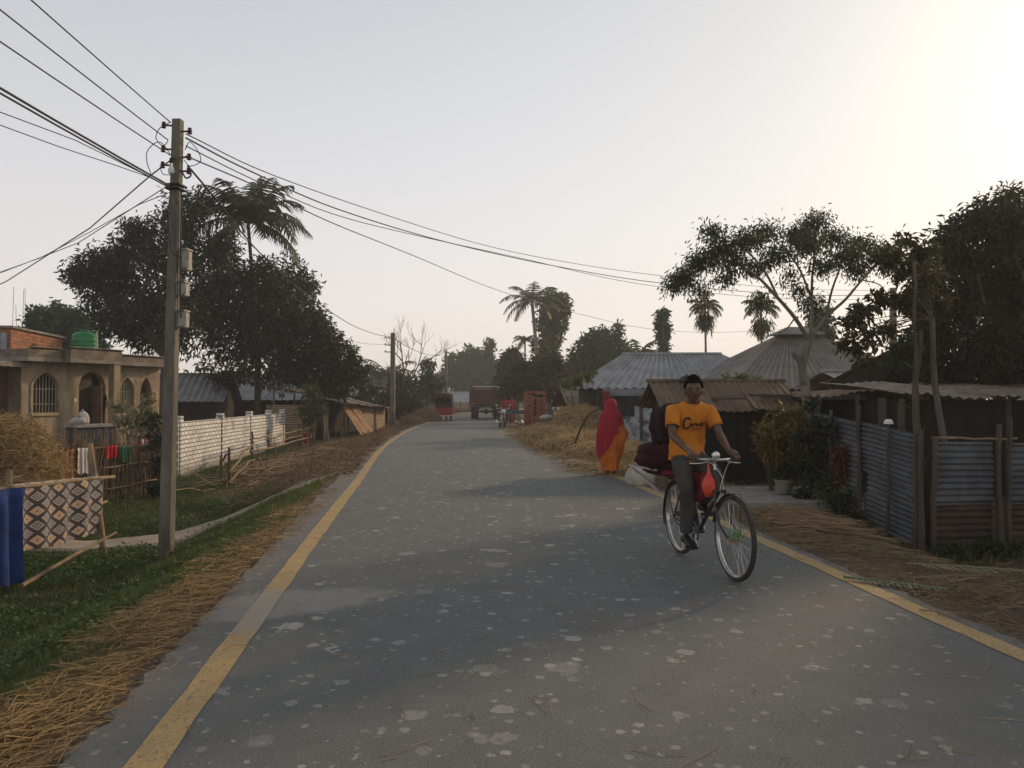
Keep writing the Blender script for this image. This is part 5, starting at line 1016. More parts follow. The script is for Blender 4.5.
# two tall bamboo masts at the corner
for k, (px, D, top, bot, lab) in enumerate(((912, 9.0, 262, 549, 'tall straight thin bamboo mast at the tin fence corner'), (921, 9.25, 330, 549, 'shorter thicker wooden mast right behind the tall thin one'))):
    b = gpt(px+3, D, -.2); e = at(px+(2 if k == 0 else -2), top, D+.1); t = thing('bamboo_mast', lab, 'mast', b, 0, 'masts at the tin fence corner'); rg = random.Random(k); mb = MB(); pts = [b.lerp(e, i/14)+Vector((rg.gauss(0, .012)+.06*math.sin(i*.5)*k, 0, 0)) for i in range(15)]; mb.tube(pts, [(.026 if k == 0 else .034)*(1.05-.4*i/14)*(1+.07*(i % 2)) for i in range(15)], 8); mb.build('stem', mwood, t, auto=0)
    mb = MB()
    for i in range(3, 12, 3): p = pts[i]; mb.tube([p, p+Vector((.12*(-1)**i, .02, .10))], [.012, .006], 5)
    mb.build('side_shoot', mwood, t, auto=0)
# sheds behind the tin fence
t = thing('tin_lean_to', 'long low shed with pale buckled tin roof behind the rusty fence', 'shed', (8.4, 13, -.3)); mb = MB()
for k in range(4): a = 6.2+k*1.45; mb.sheet((a, 12.2, 1.52+.03*(-1)**k), (a+1.55, 12.25, 1.50-.02*(-1)**k), (a+1.5, 15.4, 1.78), (a-.05, 15.4, 1.78), 9, .018, jit=.025, seed=k)
mb.build('roof', mat('rusty_tin_pale', (.40, .35, .29)), t); boxes('wall', mplank, t, [((8.9, 12.75, .55), (5.6, .08, 1.8)), ((6.1, 14, .55), (.08, 2.4, 1.8))])
for k in range(4): p = Vector((6.25+k*1.7, 12.35, -.4)); stick(p, p+Vector((0, 0, 1.88)), .05, t, 'post', mwood, seed=k)
t = thing('cook_shed', 'small dark open cook shed with thin sheet roof left of the tin lean-to', 'shed', (5.9, 14.4, -.2)); mb = MB(); mb.sheet((5.2, 13.2, 1.50), (6.3, 13.1, 1.62), (6.3, 15, 1.66), (5.2, 15, 1.55), 8, .015, jit=.02, seed=3); mb.sheet((6.32, 13.1, 1.62), (7.3, 13.0, 1.30), (7.3, 15, 1.36), (6.32, 15, 1.68), 8, .015, jit=.02, seed=4); mb.build('roof', mrust, t); boxes('wall', mplank, t, [((6.2, 14.8, .55), (2.0, .08, 1.8))])
for k in range(4): p = Vector((5.25+k*.66, 13.2, -.4)); stick(p, p+Vector((0, 0, 1.95-.1*(k == 3))), .045, t, 'post', mwood, seed=k)
for k, (px, D, ty, by, w_) in enumerate(((882, 11.2, 398, 428, .07), (901, 11, 402, 430, .06))): p = at(px, by, D); q_ = at(px, ty, D); mb = MB(); mb.beam(Vector((p.x, p.y, -.4)), q_, w_*1.6, .03, up=(0, 1, 0)); solo(mb, 'upright_board', mwood, ('wide' if k == 0 else 'narrow pale')+' weathered board sticking up behind the tin fence', 'board', p, smooth=False)

# ------------------------------------------------------------ shrubs, pots and litter by the fence
mcro = isl('croton_leaf', [(.03, .04, .012), (.07, .075, .018), (.20, .13, .02), (.28, .10, .02)], .5, .3, .4, 2.5); mred = isl('red_leaf', [(.07, .015, .012), (.13, .025, .018), (.05, .03, .012)], .5, .3, .4, 2)
D = 12.3; shrub('croton_shrub', 'croton shrub with yellow and orange top leaves beside the rusty shed', gpt(778, D), pxblobs([(772, 430, 13), (785, 418, 12), (795, 432, 13), (775, 450, 14), (792, 455, 14), (765, 445, 9), (783, 470, 12), (800, 415, 9)], D, .25, RNG), 2600, .13, .045, mcro, RNG, shell=.25)
D = 11.0; shrub('red_leaf_shrub', 'tall thin shrub with dull red leaves before the tin fence', gpt(846, D), pxblobs([(842, 455, 9), (858, 453, 8), (846, 472, 10), (860, 470, 8), (838, 485, 8), (850, 490, 8)], D, .2, RNG), 1100, .11, .035, mred, RNG, shell=.2)
D = 11.4; shrub('climbing_shrub', 'dark leafy climber around the foot of the spreading roadside tree', gpt(815, D), pxblobs([(805, 440, 10), (820, 425, 9), (825, 450, 11), (812, 470, 11), (828, 480, 10), (806, 495, 9), (835, 430, 8), (812, 405, 6)], D, .25, RNG), 2200, .10, .05, mmango, RNG, shell=.2)
D = 10.4; shrub('weed_clump', 'low dark weed clump at the left foot of the tin fence', gpt(848, D), pxblobs([(840, 515, 9), (855, 522, 9), (866, 530, 8), (845, 500, 7)], D, .15, RNG), 900, .08, .035, mmango, RNG, shell=.2)
D = 10.7; t = shrub('pale_sapling', 'small pale green sapling with thin bare stem in front of the red shrub', gpt(829, D), pxblobs([(828, 497, 5), (832, 492, 3)], D, .1, RNG), 70, .14, .06, mlite, RNG, stems=2)
D = 8.6; shrub('nettle_clump', 'dark green nettle clump against the rusty fence near the right edge', gpt(975, D), pxblobs([(965, 548, 9), (985, 545, 10), (1000, 550, 9), (950, 552, 7), (1015, 550, 8)], D, .12, RNG), 1100, .06, .035, isl('nettle', [(.02, .035, .014), (.035, .055, .02), (.06, .08, .03)], .6, .25), RNG, shell=.2)
p = gpt(783, 11.7); p.z = .025; t = thing('flower_pot', 'grey clay flower pot standing on the concrete slab', 'flower pot', p); mb = MB(); mb.lathe(p, [(.08, 0), (.10, .02), (.125, .18), (.14, .19), (.14, .225), (.115, .225), (.11, .2), (.01, .19)], 16); mb.build('pot', mat('grey_clay', (.20, .175, .15), .9, (.14, .12, .10), 6, .3), t); mb = MB(); mb.tube([p+Vector((0, 0, .18)), p+Vector((.01, 0, .4))], .012, 5); mb.tri(*crown_arr([(p.x, p.y, p.z+.36, .12, .12, .16)], 260, .09, .035, RNG, shell=.0)); mb.build('foliage', mmango, t, smooth=False)
n = 380; c = gpt(808, 9.6); P = np.stack([c.x+RNG.normal(size=n)*.30, c.y+RNG.normal(size=n)*.42, np.zeros(n)], 1); P[:, 2] = tz(P[:, 0], P[:, 1])+.02+.15*RNG.random(n)*np.exp(-((P[:, 0]-c.x)/.35)**2); mb = MB(); mb.tri(*strands(P, np.stack([RNG.normal(1, .5, n), RNG.normal(-.7, .5, n), RNG.normal(0, .12, n)], 1), .25+.5*RNG.random(n), .003+.003*RNG.random(n), RNG)); solo(mb, 'stalk_heap', isl('stalks', [(.14, .09, .045), (.24, .155, .08), (.34, .23, .12)], .75), 'small heap of dry stalks on the verge behind the front wheel', 'stalks', c, smooth=False)
def leaf_on_ground(name, label, p, az, ln, ll, m, seed, curl=.12):
    rg = np.random.default_rng(seed); pts, V, Fs = frond(p, R(az), R(8), ln, ll, rg, nseg=8, gravity=.3, lw=.03, npair=16); 
    for a in (pts, V): a[:, 2] = np.maximum(p[2]+.012+(a[:, 2]-p[2])*.15, np.where(a[:, 0]-Cx(a[:, 1]) < 2.6, .012, tz(a[:, 0], a[:, 1])+.012))
    mb = MB(); mb.tube(pts.tolist(), .012, 5); mb.tri(V, Fs); solo(mb, name, m, label, 'palm leaf', p, smooth=False)
mfrond = isl('cut_frond', [(.09, .12, .07), (.16, .19, .11), (.24, .25, .16)], .6, .15)
p = gpt(842, 6.35, .02); p.z = .012; leaf_on_ground('cut_palm_leaf', 'cut green palm leaf lying across the yellow line on the right', p, -35, .75, .16, mfrond, 1)
p = gpt(905, 7.0, .03); leaf_on_ground('cut_palm_leaf', 'dull cut palm leaf lying in the litter near the right edge', p, -20, 1.0, .2, isl('cut_frond_dry', [(.12, .12, .07), (.2, .18, .10), (.30, .27, .18)], .7, .1), 2)
p = gpt(980, 6.9, .03); leaf_on_ground('dry_palm_leaf', 'dry brown palm leaf lying below the rusty fence', p, 200, .8, .18, isl('cut_frond_brown', [(.14, .09, .05), (.22, .15, .08), (.30, .22, .13)], .8, .1), 3)
for k, (px, D, az, l, lab) in enumerate(((925, 7.6, -15, .5, 'pale split stick lying nearest the tin fence corner'), (965, 6.6, 25, .45, 'dark twig lying in the litter by the right edge'), (935, 5.3, -62, .26, 'thin forked twig lying on the tarmac right of the line'))):
    p = gpt(px, D, .03) if k < 2 else Vector((gx(px, D), D, .012)); d = Vector((math.cos(R(az)), math.sin(R(az)), 0)); mb = MB(); mb.tube(curve_pts([p-d*l/2, p+Vector((.02, .02, .01)), p+d*l/2], 4), [.014, .013, .012, .011, .01, .009, .008, .007, .006] if k < 2 else .005, 6); mb.tube([p, p+d*l*.2+Vector((-d.y*.08, d.x*.08, .01))], .004, 5); solo(mb, 'twig', mtwig if k else mbamboo, lab, 'twig', p, auto=0)

# ------------------------------------------------------------ trees on the right and in the distance
D = 12.2; RG = np.random.default_rng(5)
bl = pxblobs([(683, 277, 13, 1.0, .55), (672, 285, 9, .8, .6), (700, 262, 15, .5, .55), (720, 250, 17, .1, .55), (712, 232, 11, .2, .55), (745, 240, 15, -.3, .55), (735, 262, 14, -.5, .5), (765, 232, 13, .5, .55), (775, 255, 15, -.7, .5), (798, 235, 13, .2, .6), (815, 222, 13, .4, .6), (808, 243, 15, -.4, .6), (835, 238, 13, .8, .55), (845, 255, 15, -.6, .5), (862, 245, 14, .3, .55), (880, 255, 14, -.2, .55), (822, 265, 13, -.9, .5), (858, 270, 11, .7, .5), (755, 268, 10, .9, .5), (790, 275, 9, -.9, .5), (700, 290, 8, .5, .6), (812, 305, 10, .5, .9), (890, 268, 9, .4, .6), (760, 300, 9, -.3, .5), (800, 290, 8, -.6, .6), (725, 278, 8, .4, .5)], D, .9, RG, 1.2)
t = thing('spreading_tree', 'light crowned roadside tree with forked trunk and flat spreading layers of drooping leaves', 'tree', gpt(813, D)); mb = MB(); b = gpt(813, D, -.15); f1 = at(800, 350, D); f0 = at(806, 392, D)
mb.tube(curve_pts([b, at(812, 455, D), f0, at(802, 368, D), at(810, 338, D)], 4), list(np.linspace(.10, .055, 17)), 9); mb.tube(curve_pts([at(804, 385, D), at(800, 362, D-.05), at(793, 353, D-.1)], 3), [.075, .07, .06, .055, .05, .045, .04], 7)
fk = at(810, 340, D); nodes = {}
def br(pts, r0, r1): r0 *= .72; P_ = curve_pts([at(*q) for q in pts], 4); mb.tube(P_, list(np.linspace(r0, r1, len(P_))), 6, cap=False)
br([(810, 342, D), (795, 318, D-.2), (775, 295, D-.2), (755, 275, D), (728, 262, D+.2), (690, 274, D+.8)], .05, .012); br([(778, 298, D-.2), (765, 272, D+.1), (745, 250, D), (716, 236, D+.2)], .03, .01); br([(810, 342, D), (812, 310, D+.1), (812, 280, D), (815, 250, D+.2), (815, 225, D+.4)], .04, .01)
br([(810, 340, D), (825, 318, D), (845, 300, D-.1), (862, 280, D-.1), (885, 256, D-.1)], .045, .012); br([(826, 317, D), (832, 290, D-.4), (842, 262, D-.5), (845, 242, D-.2)], .028, .01); br([(812, 300, D), (800, 270, D+.1), (785, 250, D-.3), (768, 234, D+.4)], .026, .01); br([(795, 318, D-.2), (785, 330, D-.4), (770, 335, D-.6)], .018, .006); br([(735, 263, D+.2), (700, 290, D+.4)], .015, .006); br([(862, 280, D-.1), (880, 285, D), (890, 300, D)], .015, .006)
for q_ in bl:
    c = Vector(q_[:3])
    for _ in range(5): e = c+Vector([float(v) for v in unit(RG.normal(size=3))*np.array(q_[3:6])]); mb.tube([c, c.lerp(e, .5)+Vector((0, 0, .03)), e], [.009, .006, .003], 4, cap=False)
mb.build('trunk', mbark2, t, auto=0); mb = MB(); mb.tri(*crown_arr([(b_[0], b_[1], b_[2], b_[3]*1.12, b_[4]*1.12, b_[5]*1.1) for b_ in bl], 14000, .082, .026, RG, per=7, shell=.03, droop=.85, spread=.9)); mb.build('crown', isl('spread_leaf', [(.03, .045, .022), (.05, .07, .032), (.085, .10, .045)], .5, .3, .4, .8), t, smooth=False)
D = 9.9; bl = pxblobs([(890, 255, 11), (905, 268, 12), (925, 252, 13), (930, 280, 13), (880, 300, 9), (862, 312, 9), (848, 326, 8), (872, 336, 9), (855, 346, 8), (888, 330, 8), (902, 300, 11), (918, 310, 12), (842, 345, 6), (865, 360, 7), (935, 305, 12), (905, 240, 8)], D, .5, RG)
tree('slender_tree', 'thin leaning tree with sparse brownish leaves beside the bamboo masts', gpt(940, 9.3), at(932, 318, 9.5), bl, .042, 3400, .10, .042, isl('dry_green_leaf', [(.025, .032, .015), (.05, .055, .024), (.085, .075, .032), (.09, .06, .03)], .55, .35, .3, 1.0), mbark, RG, shell=.2, gap=.2, sub=3)
D = 15.5; bl = pxblobs([(910, 355, 20), (900, 378, 16), (930, 335, 22), (955, 305, 26), (985, 270, 32), (955, 262, 20), (925, 285, 15), (1000, 225, 26), (965, 228, 16), (1020, 300, 36), (985, 345, 34), (945, 372, 24), (1015, 365, 34), (920, 258, 9), (978, 212, 11), (1012, 203, 14), (945, 236, 11), (1045, 240, 36), (1075, 300, 40), (1060, 350, 36)], D, 1.2, RG)
tree('mango_tree', 'large dark mango tree filling the right edge behind the tin roofs', gpt(1000, D), at(1000, 372, D), bl, .14, 40000, .16, .052, mmango, mbark, RG, gap=.2, shell=.2, spread=.6)
D = 11.0; bl = [(10.3, 11.2, 3.2, 1.5, 1.5, 1.1), (9.6, 10.5, 2.6, 1.0, 1.0, .8), (11.3, 11.6, 2.9, 1.4, 1.4, 1.0), (10.6, 10.2, 3.8, 1.2, 1.2, .9), (11.6, 10.6, 3.9, 1.2, 1.2, .8), (10.2, 12.2, 2.3, 1.0, 1, .7), (12.3, 12.0, 2.3, 1.1, 1, .8)]
tree('jackfruit_tree', 'dense tree just outside the right edge that shades the near road', (10.8, 11.2, gz(10.8, 11.2)), (10.8, 11.2, 1.9), bl, .2, 12000, .2, .09, mmango, mbark, RG, shell=.4)
def far_tree(label, D, base_px, blobs, n, ln, wd, m=mfar, dj=1.5, name='distant_tree', group='trees beyond the road bend', fork=None, **kw):
    bl = pxblobs(blobs, D, dj, RG); b = gpt(base_px, D); tree(name, label, b, fork or Vector((b.x, D, min(q_[2] for q_ in bl)-.2)), bl, .25, n, ln, wd, m, mbark, RG, group, 2, **kw)
far_tree('broad green tree at the end of the road above the truck', 108, 470, [(458, 362, 11), (472, 358, 12), (486, 366, 11), (455, 376, 11), (470, 378, 14), (488, 382, 11), (450, 368, 6), (462, 390, 9), (480, 392, 9)], 9000, .6, .3, m=isl('mid_green_leaf', [(.03, .08, .035), (.05, .12, .045), (.08, .15, .06)], .65, .25, .2, .25))
far_tree('slim column shaped tree behind the broad green tree', 104, 490, [(490, 343, 4), (490, 349, 4.5), (489, 356, 4.5), (490, 364, 4), (489, 374, 5)], 1500, .45, .2, dj=.2, name='column_tree')
far_tree('dark rounded tree left of the tall coconut palm', 72, 515, [(512, 358, 9), (505, 366, 8), (518, 368, 11), (508, 378, 11), (525, 378, 13), (500, 386, 8), (516, 388, 11)], 6500, .42, .2, m=mmango)
far_tree('tall loose tree standing just right of the coconut palm crown', 66, 551, [(553, 300, 10), (562, 308, 9), (548, 312, 10), (560, 322, 9), (545, 326, 9), (552, 338, 10), (540, 345, 8), (550, 355, 10), (564, 298, 5)], 5500, .38, .16, m=mlite)
far_tree('wide leafy tree left of the blue grey roof', 60, 596, [(590, 345, 12), (602, 340, 12), (614, 350, 13), (582, 358, 12), (600, 360, 15), (622, 362, 12), (575, 368, 10), (610, 370, 13), (592, 372, 12), (617, 333, 5), (618, 326, 3)], 9000, .4, .18)
far_tree('loose pale tree peeping over the ridge of the blue grey roof', 62, 648, [(640, 362, 9), (652, 366, 8), (630, 368, 9), (660, 372, 7), (645, 372, 9)], 2500, .36, .16, m=mlite)
far_tree('narrow creeper clad tree above the blue grey roof', 50, 663, [(663, 315, 5), (661, 322, 5), (665, 328, 5), (662, 336, 5), (663, 345, 4.5), (663, 353, 4)], 1600, .3, .14, dj=.15, name='column_tree')
far_tree('dark bushy tree rising right behind the pyramid roof', 38, 821, [(822, 318, 10), (818, 330, 11), (826, 336, 9), (820, 347, 8)], 2600, .26, .12, m=mlite)
far_tree('brown scrub tree overhanging the straw heap', 47, 532, [(520, 372, 11), (535, 368, 12), (550, 372, 13), (515, 386, 11), (532, 385, 14), (548, 386, 12), (562, 382, 11), (506, 392, 8), (570, 374, 8), (555, 362, 8)], 9000, .32, .11, m=isl('brown_green_leaf', [(.02, .026, .012), (.04, .046, .02), (.075, .07, .035), (.12, .095, .055)], .7, .2, .2, .5), shell=.3)
far_tree('grey green hazy tree behind the long grey roof', 125, 440, [(436, 385, 9), (445, 378, 8), (430, 378, 6), (425, 390, 9)], 2600, .6, .3)
far_tree('grey hazy tree line behind the white house', 120, 385, [(370, 375, 8), (380, 380, 9), (392, 376, 8), (402, 384, 9), (355, 380, 8)], 3000, .6, .3)
fr = [(a, e, l, g) for a, e, l, g in ((80, 70, 2.6, .8), (20, 58, 2.8, .9), (150, 60, 2.8, .9), (0, 35, 2.9, 1.0), (180, 38, 3.0, 1.), (200, 18, 3.0, 1.1), (-20, 22, 2.8, 1.1), (250, 45, 2.8, 1.), (300, 45, 2.8, 1.), (100, 40, 2.7, 1), (170, 5, 2.9, 1.2), (40, 10, 2.5, 1.2), (330, 0, 2.4, 1.2), (220, -5, 2.6, 1.2))]
palm('coconut_palm', 'tall coconut palm with full crown in the middle distance', gpt(543, 62), at(532, 302, 62), fr, mcoco, mbark2, RG, .17, .85, .09, npair=26)
fr = [(a, e, 1.3, 1.1) for a, e in ((10, 50), (80, 40), (150, 50), (200, 30), (260, 45), (320, 35), (120, 0), (0, 5), (230, 0))]
palm('areca_palm', 'short slim palm left beside the coconut palm trunk', gpt(525, 64), at(525, 340, 64), fr, mcoco, mbark2, RG, .09, .5, .08, npair=14)
fr = [(20, 62, 1.6, .9), (100, 70, 1.5, .9), (170, 58, 1.7, .9), (230, 50, 1.5, 1), (300, 45, 1.5, 1), (350, 40, 1.7, 1.), (140, 30, 1.5, 1.1), (60, 40, 1.4, 1)]
palm('banana_palm', 'broad leaved palm tuft behind the blue grey roof', gpt(640, 47), at(638, 357, 47), [(a, e, l*1.15, g) for a, e, l, g in fr], mlite, mbark, RG, .1, .55, .14, npair=12)
for k, (px, cy, D, by, lab, sk) in enumerate(((705, 307, 36, 0, 'slim areca palm with drooping dead leaves above the blue grey roof', 13), (761, 308, 35, 0, 'slim areca palm with brown skirt left of the pyramid roof', 15))):
    fr = [(a, e, 1.0 if k == 0 else 1.05, g) for a, e, g in ((85, 75, .8), (30, 55, 1.0), (150, 55, 1.0), (200, 35, 1.2), (340, 35, 1.2), (270, 40, 1.2), (110, 30, 1.2), (0, 20, 1.3), (180, 15, 1.3), (240, 15, 1.3), (310, 10, 1.3))]; ct = at(px, cy, D); sk_ = ct-Vector((0, 0, .55 if k == 0 else .8))
    palm('areca_palm', lab, gpt(px+2, D), ct, fr, mcoco, mbark2, RG, .06, .42, .07, npair=16, group='slim areca palms over the roofs', skirt=((sk_.x, sk_.y, sk_.z), .26 if k == 0 else .33, .42))
D = 26.2; shrub('roof_creeper', 'pale green creeper climbing over the left eave of the blue grey roof', gpt(582, D), pxblobs([(568, 383, 6), (578, 380, 6), (587, 376, 4), (594, 372, 3)], D, .4, RNG), 500, .14, .08, isl('creeper_leaf', [(.05, .08, .025), (.09, .13, .04), (.15, .18, .06)], .6, .4), RNG, shell=.2)
D = 16.6; shrub('roof_creeper', 'small green creeper showing over the ridge of the rusty shed', gpt(742, D), pxblobs([(728, 381, 4), (740, 380, 5), (752, 381, 4), (760, 383, 3)], D, .2, RNG), 500, .10, .06, _mats['creeper_leaf'], RNG, shell=.2)
# woodland that closes the view between and beyond the houses
bl = []
rg = np.random.default_rng(21)
for x0_, x1_, y0_, y1_, n_ in ((-75, -14, 70, 125, 46), (8, 80, 60, 120, 50), (-14, 10, 135, 150, 12)):
    for _ in range(n_): x_ = rg.uniform(x0_, x1_); y_ = rg.uniform(y0_, y1_); r_ = rg.uniform(2.2, 3.6); bl.append((x_, y_, r_*.55, r_*1.3, r_, r_*.75))
mb = MB(); mb.tri(*crown_arr(bl, 26000, .8, .4, rg, shell=.5)); tag(mb.build('woodland', mfar, smooth=False), 'hazy low woodland far behind the village', 'woodland', kind='stuff')
# ================================================================== PEOPLE, BICYCLE, VEHICLES
mskin = mat('brown_skin', (.135, .070, .043), .48, (.10, .052, .032), 9, .1, 60, spec=.35); mhair = mat('black_hair', (.007, .006, .006), .95, bump=.6, bscale=120, spec=.05); meye = mat('eye_white', (.20, .17, .15), .4, bump=0); mlip = mat('dark_lip', (.05, .02, .016), .6, bump=0)
mblack = mat('black_enamel', (.012, .012, .014), .35, (.02, .02, .022), 10, .05, 30, spec=.5); mchrome = mat('dull_chrome', (.62, .61, .59), .28, (.45, .43, .40), 12, .1, 40, metal=.9); mrub = mat('tyre_rubber', (.028, .026, .025), .85, (.05, .045, .04), 12, .2, 60)
def head_mesh(mb, c, yaw, s=1.0, pitch=0.0, eyes=True, mi=0):
    """head with brow, nose, lips, chin and ears; local x is forward"""
    m = Matrix.Rotation(yaw, 3, 'Z') @ Matrix.Rotation(pitch, 3, 'Y'); c = Vector(c); rings = []; nu = 22
    for i in range(1, 15):
        th = math.pi*i/15-math.pi/2; z = math.sin(th); r = math.cos(th); ring = []
        for j in range(nu):
            ph = 2*math.pi*j/nu; x, y = math.cos(ph)*r, math.sin(ph)*r
            jaw = 1-.26*max(0, -z)**1.1; X = x*.092*(1-.08*max(0, -z)); Y = y*.074*jaw; Z = z*.118
            if x > 0:
                f = x*x; X += f*(.012*math.exp(-((z+.72)/.2)**2)+.006*math.exp(-((z-.22)/.1)**2)-.010*math.exp(-((z-.02)/.12)**2)*(abs(y) > .12)*(abs(y) < .6))
                X += .024*math.exp(-((z+.16)/.13)**2)*math.exp(-(y/.17)**2)+.009*math.exp(-((z+.02)/.16)**2)*math.exp(-(y/.12)**2)
                X += .008*math.exp(-((z+.44)/.07)**2)*math.exp(-(y/.28)**2)
            ring.append(c+m @ Vector((X, Y, Z))*s)
        rings.append(ring)
    mb.loft(rings, mi)
    for sd in (-1, 1):
        mb.ell(c+m @ Vector((-.004, sd*.075, -.008))*s, (.022*s, .010*s, .032*s), mi, 8, 6, rot=m)
        if eyes:
            mb.ell(c+m @ Vector((.079, sd*.030, .006))*s, (.009*s, .013*s, .008*s), 1, 8, 6, rot=m); mb.ell(c+m @ Vector((.0865, sd*.030, .006))*s, (.004*s, .006*s, .0065*s), 2, 8, 6, rot=m)
            mb.beam(c+m @ Vector((.089, sd*.014, .028))*s, c+m @ Vector((.079, sd*.052, .028))*s, .006*s, .008*s, 2)
    if eyes: mb.ell(c+m @ Vector((.096, 0, -.051))*s, (.007*s, .022*s, .008*s), 3, 10, 6, rot=m)
    return m
SKM = lambda: [mskin, meye, mhair, mlip]
def hair_cap(mb, c, m, s, rng, h=.03, front=.25, curly=.012):
    rings = []; nu = 26; c = Vector(c)
    for i in range(0, 11):
        th = math.pi/2*(i/10); z = math.sin(th); r = math.cos(th); ring = []
        for j in range(nu):
            ph = 2*math.pi*j/nu; x, y = math.cos(ph), math.sin(ph); low = .58 if x > .35 else (.20 if x > -.2 else -.15)
            zz = low+(1-low)*z; rr = math.sqrt(max(0, 1-min(1, abs(zz))**2))*1.04+.04*(zz > .2); k = 1+rng.normal()*curly*3
            ring.append(c+m @ Vector(((x*.094*rr-.004)*k, y*.080*rr*k, zz*.122+h*max(0, zz)**.6*(1+rng.normal()*.12)))*s)
        rings.append(ring)
    mb.loft(rings)
def hand_grip(mb, wrist, c, sd, ax, mi=0):
    """hand closed round a bar through c along ax; four fingers and a thumb"""
    w = Vector(wrist); c = Vector(c); ax = Vector(ax).normalized(); fw = (c-w); fw -= ax*fw.dot(ax); fw.normalize(); up = ax.cross(fw)
    if up.z < 0: up = -up
    r = .021; k0 = c+up*(r+.012)+fw*.006
    mb.tube([w, w.lerp(k0, .5)+up*.002, k0+fw*.012], [.026, .034, .030], 8, mi)
    mb.ell(k0-fw*.02, (.036, .04, .016), mi, 10, 6, rot=Matrix((fw, ax, up)).transposed())
    for i, (o, ln) in enumerate(((-.033, .86), (-.011, 1.0), (.011, .96), (.033, .78))):
        b = k0+ax*o; mb.tube([b-fw*.01, b+fw*.022*ln, b+fw*.034*ln-up*.022*ln, b+fw*.020*ln-up*.045*ln, b-fw*.006-up*.046*ln], [.0105, .010, .0095, .009, .007], 7, mi)
    b = k0-ax*sd*-.034-fw*.02; mb.tube([b-up*.006, b-fw*.0-up*.03+ax*sd*.012, b+fw*.022-up*.048+ax*sd*.004], [.013, .011, .008], 7, mi)
def shoe(mb, heel, toe, w=.042, h=.06, mi=0):
    a = Vector(heel); b = Vector(toe); d = (b-a); l = d.length; d.normalize(); sdv = d.cross(Vector((0, 0, 1))).normalized(); up = sdv.cross(d); rings = []
    for q, ww, hh in ((0, .55, .8), (.06, .8, 1.05), (.25, .82, 1.15), (.45, .88, .95), (.7, 1.1, .62), (.9, .95, .48), (1, .55, .35)):
        c = a+d*l*q; rings.append([c+sdv*w*ww*math.cos(t_)+up*(h*hh*.5+h*hh*.5*math.sin(t_)*(1 if math.sin(t_) > 0 else .98)) for t_ in [2*math.pi*j/12 for j in range(12)]])
    mb.loft(rings, mi)

# ------------------------------------------------------------ bicycle
BR = Vector((1.61, 7.40, .004)); BA = math.atan2(-.983, .184)
bike = thing('bicycle', 'old black roadster bicycle with chrome handlebar and green fluff on its front hub', 'bicycle', BR, BA)
RH = Vector((0, 0, .345)); FH = Vector((1.12, 0, .345)); BB = Vector((.44, 0, .29)); ST = Vector((.225, 0, .80)); HT = Vector((.765, 0, .865)); HB = Vector((.845, 0, .70))
mb = MB()
for a, b, r in ((ST, HT+Vector((.01, 0, -.05)), .0145), (BB, HB, .016), (BB, ST+Vector((-.02, 0, .05)), .0145), (HB, HT, .019)): mb.tube([a, b], r, 10)
for s in (-1, 1): mb.tube([BB+Vector((0, s*.03, 0)), BB+Vector((-.15, s*.05, .02)), RH+Vector((0, s*.062, 0))], .010, 8); mb.tube([ST+Vector((0, s*.015, -.01)), ST+Vector((-.05, s*.045, -.1)), RH+Vector((0, s*.062, 0))], .009, 8)
mb.tube([BB+Vector((0, -.04, 0)), BB+Vector((0, .04, 0))], .022, 10); mb.tube([ST+Vector((-.015, 0, .03)), ST+Vector((-.03, 0, .09))], .0125, 8); mb.build('frame', mblack, bike, local=True)
mb = MB()
for s in (-1, 1): mb.tube(curve_pts([HB+Vector((.005, s*.05, -.01)), HB+Vector((.05, s*.058, -.13)), HB+Vector((.12, s*.06, -.26)), FH+Vector((0, s*.06, 0))], 4), [.013]*7+[.011]*6, 8)
mb.tube([HB+Vector((.003, -.055, -.005)), HB+Vector((.003, .055, -.005))], .015, 8); mb.build('fork', mblack, bike, local=True)
def wheel(c, nm='wheel'):
    mb = MB(); n = 56; rings = []
    for j in range(n+1):
        a = 2*math.pi*j/n; d = Vector((math.cos(a), 0, math.sin(a))); rings.append([c+d*(.327+.0205*math.cos(t_))+Vector((0, .0205*math.sin(t_), 0)) for t_ in [2*math.pi*k/10 for k in range(10)]])
    mb.loft(rings, cap=False); wl_ = mb.build(nm, mrub, bike, local=True)
    mb = MB(); rings = []
    for j in range(n+1):
        a = 2*math.pi*j/n; d = Vector((math.cos(a), 0, math.sin(a))); rings.append([c+d*r+Vector((0, y, 0)) for r, y in ((.313, -.017), (.303, -.014), (.298, 0), (.303, .014), (.313, .017), (.310, 0))])
    mb.loft(rings, cap=False); mb.build('rim', mchrome, wl_, local=True)
    mb = MB(); 
    for j in range(36): a = 2*math.pi*j/36; s = (-1)**j; b = a+(.30 if (j//2) % 2 else -.30); mb.tube([c+Vector((.022*math.cos(b), s*.03, .022*math.sin(b))), c+Vector((.302*math.cos(a), s*.004, .302*math.sin(a)))], .0013, 4, cap=False)
    mb.build('spokes', mchrome, wl_, local=True)
    mb = MB(); mb.tube([c+Vector((0, -.055, 0)), c+Vector((0, -.034, 0)), c+Vector((0, -.032, 0)), c+Vector((0, -.028, 0)), c+Vector((0, .028, 0)), c+Vector((0, .032, 0)), c+Vector((0, .034, 0)), c+Vector((0, .055, 0))], [.010, .012, .026, .016, .016, .026, .012, .010], 12); mb.build('hub', mchrome, wl_, local=True); return wl_
wheel(RH); wheel(FH)
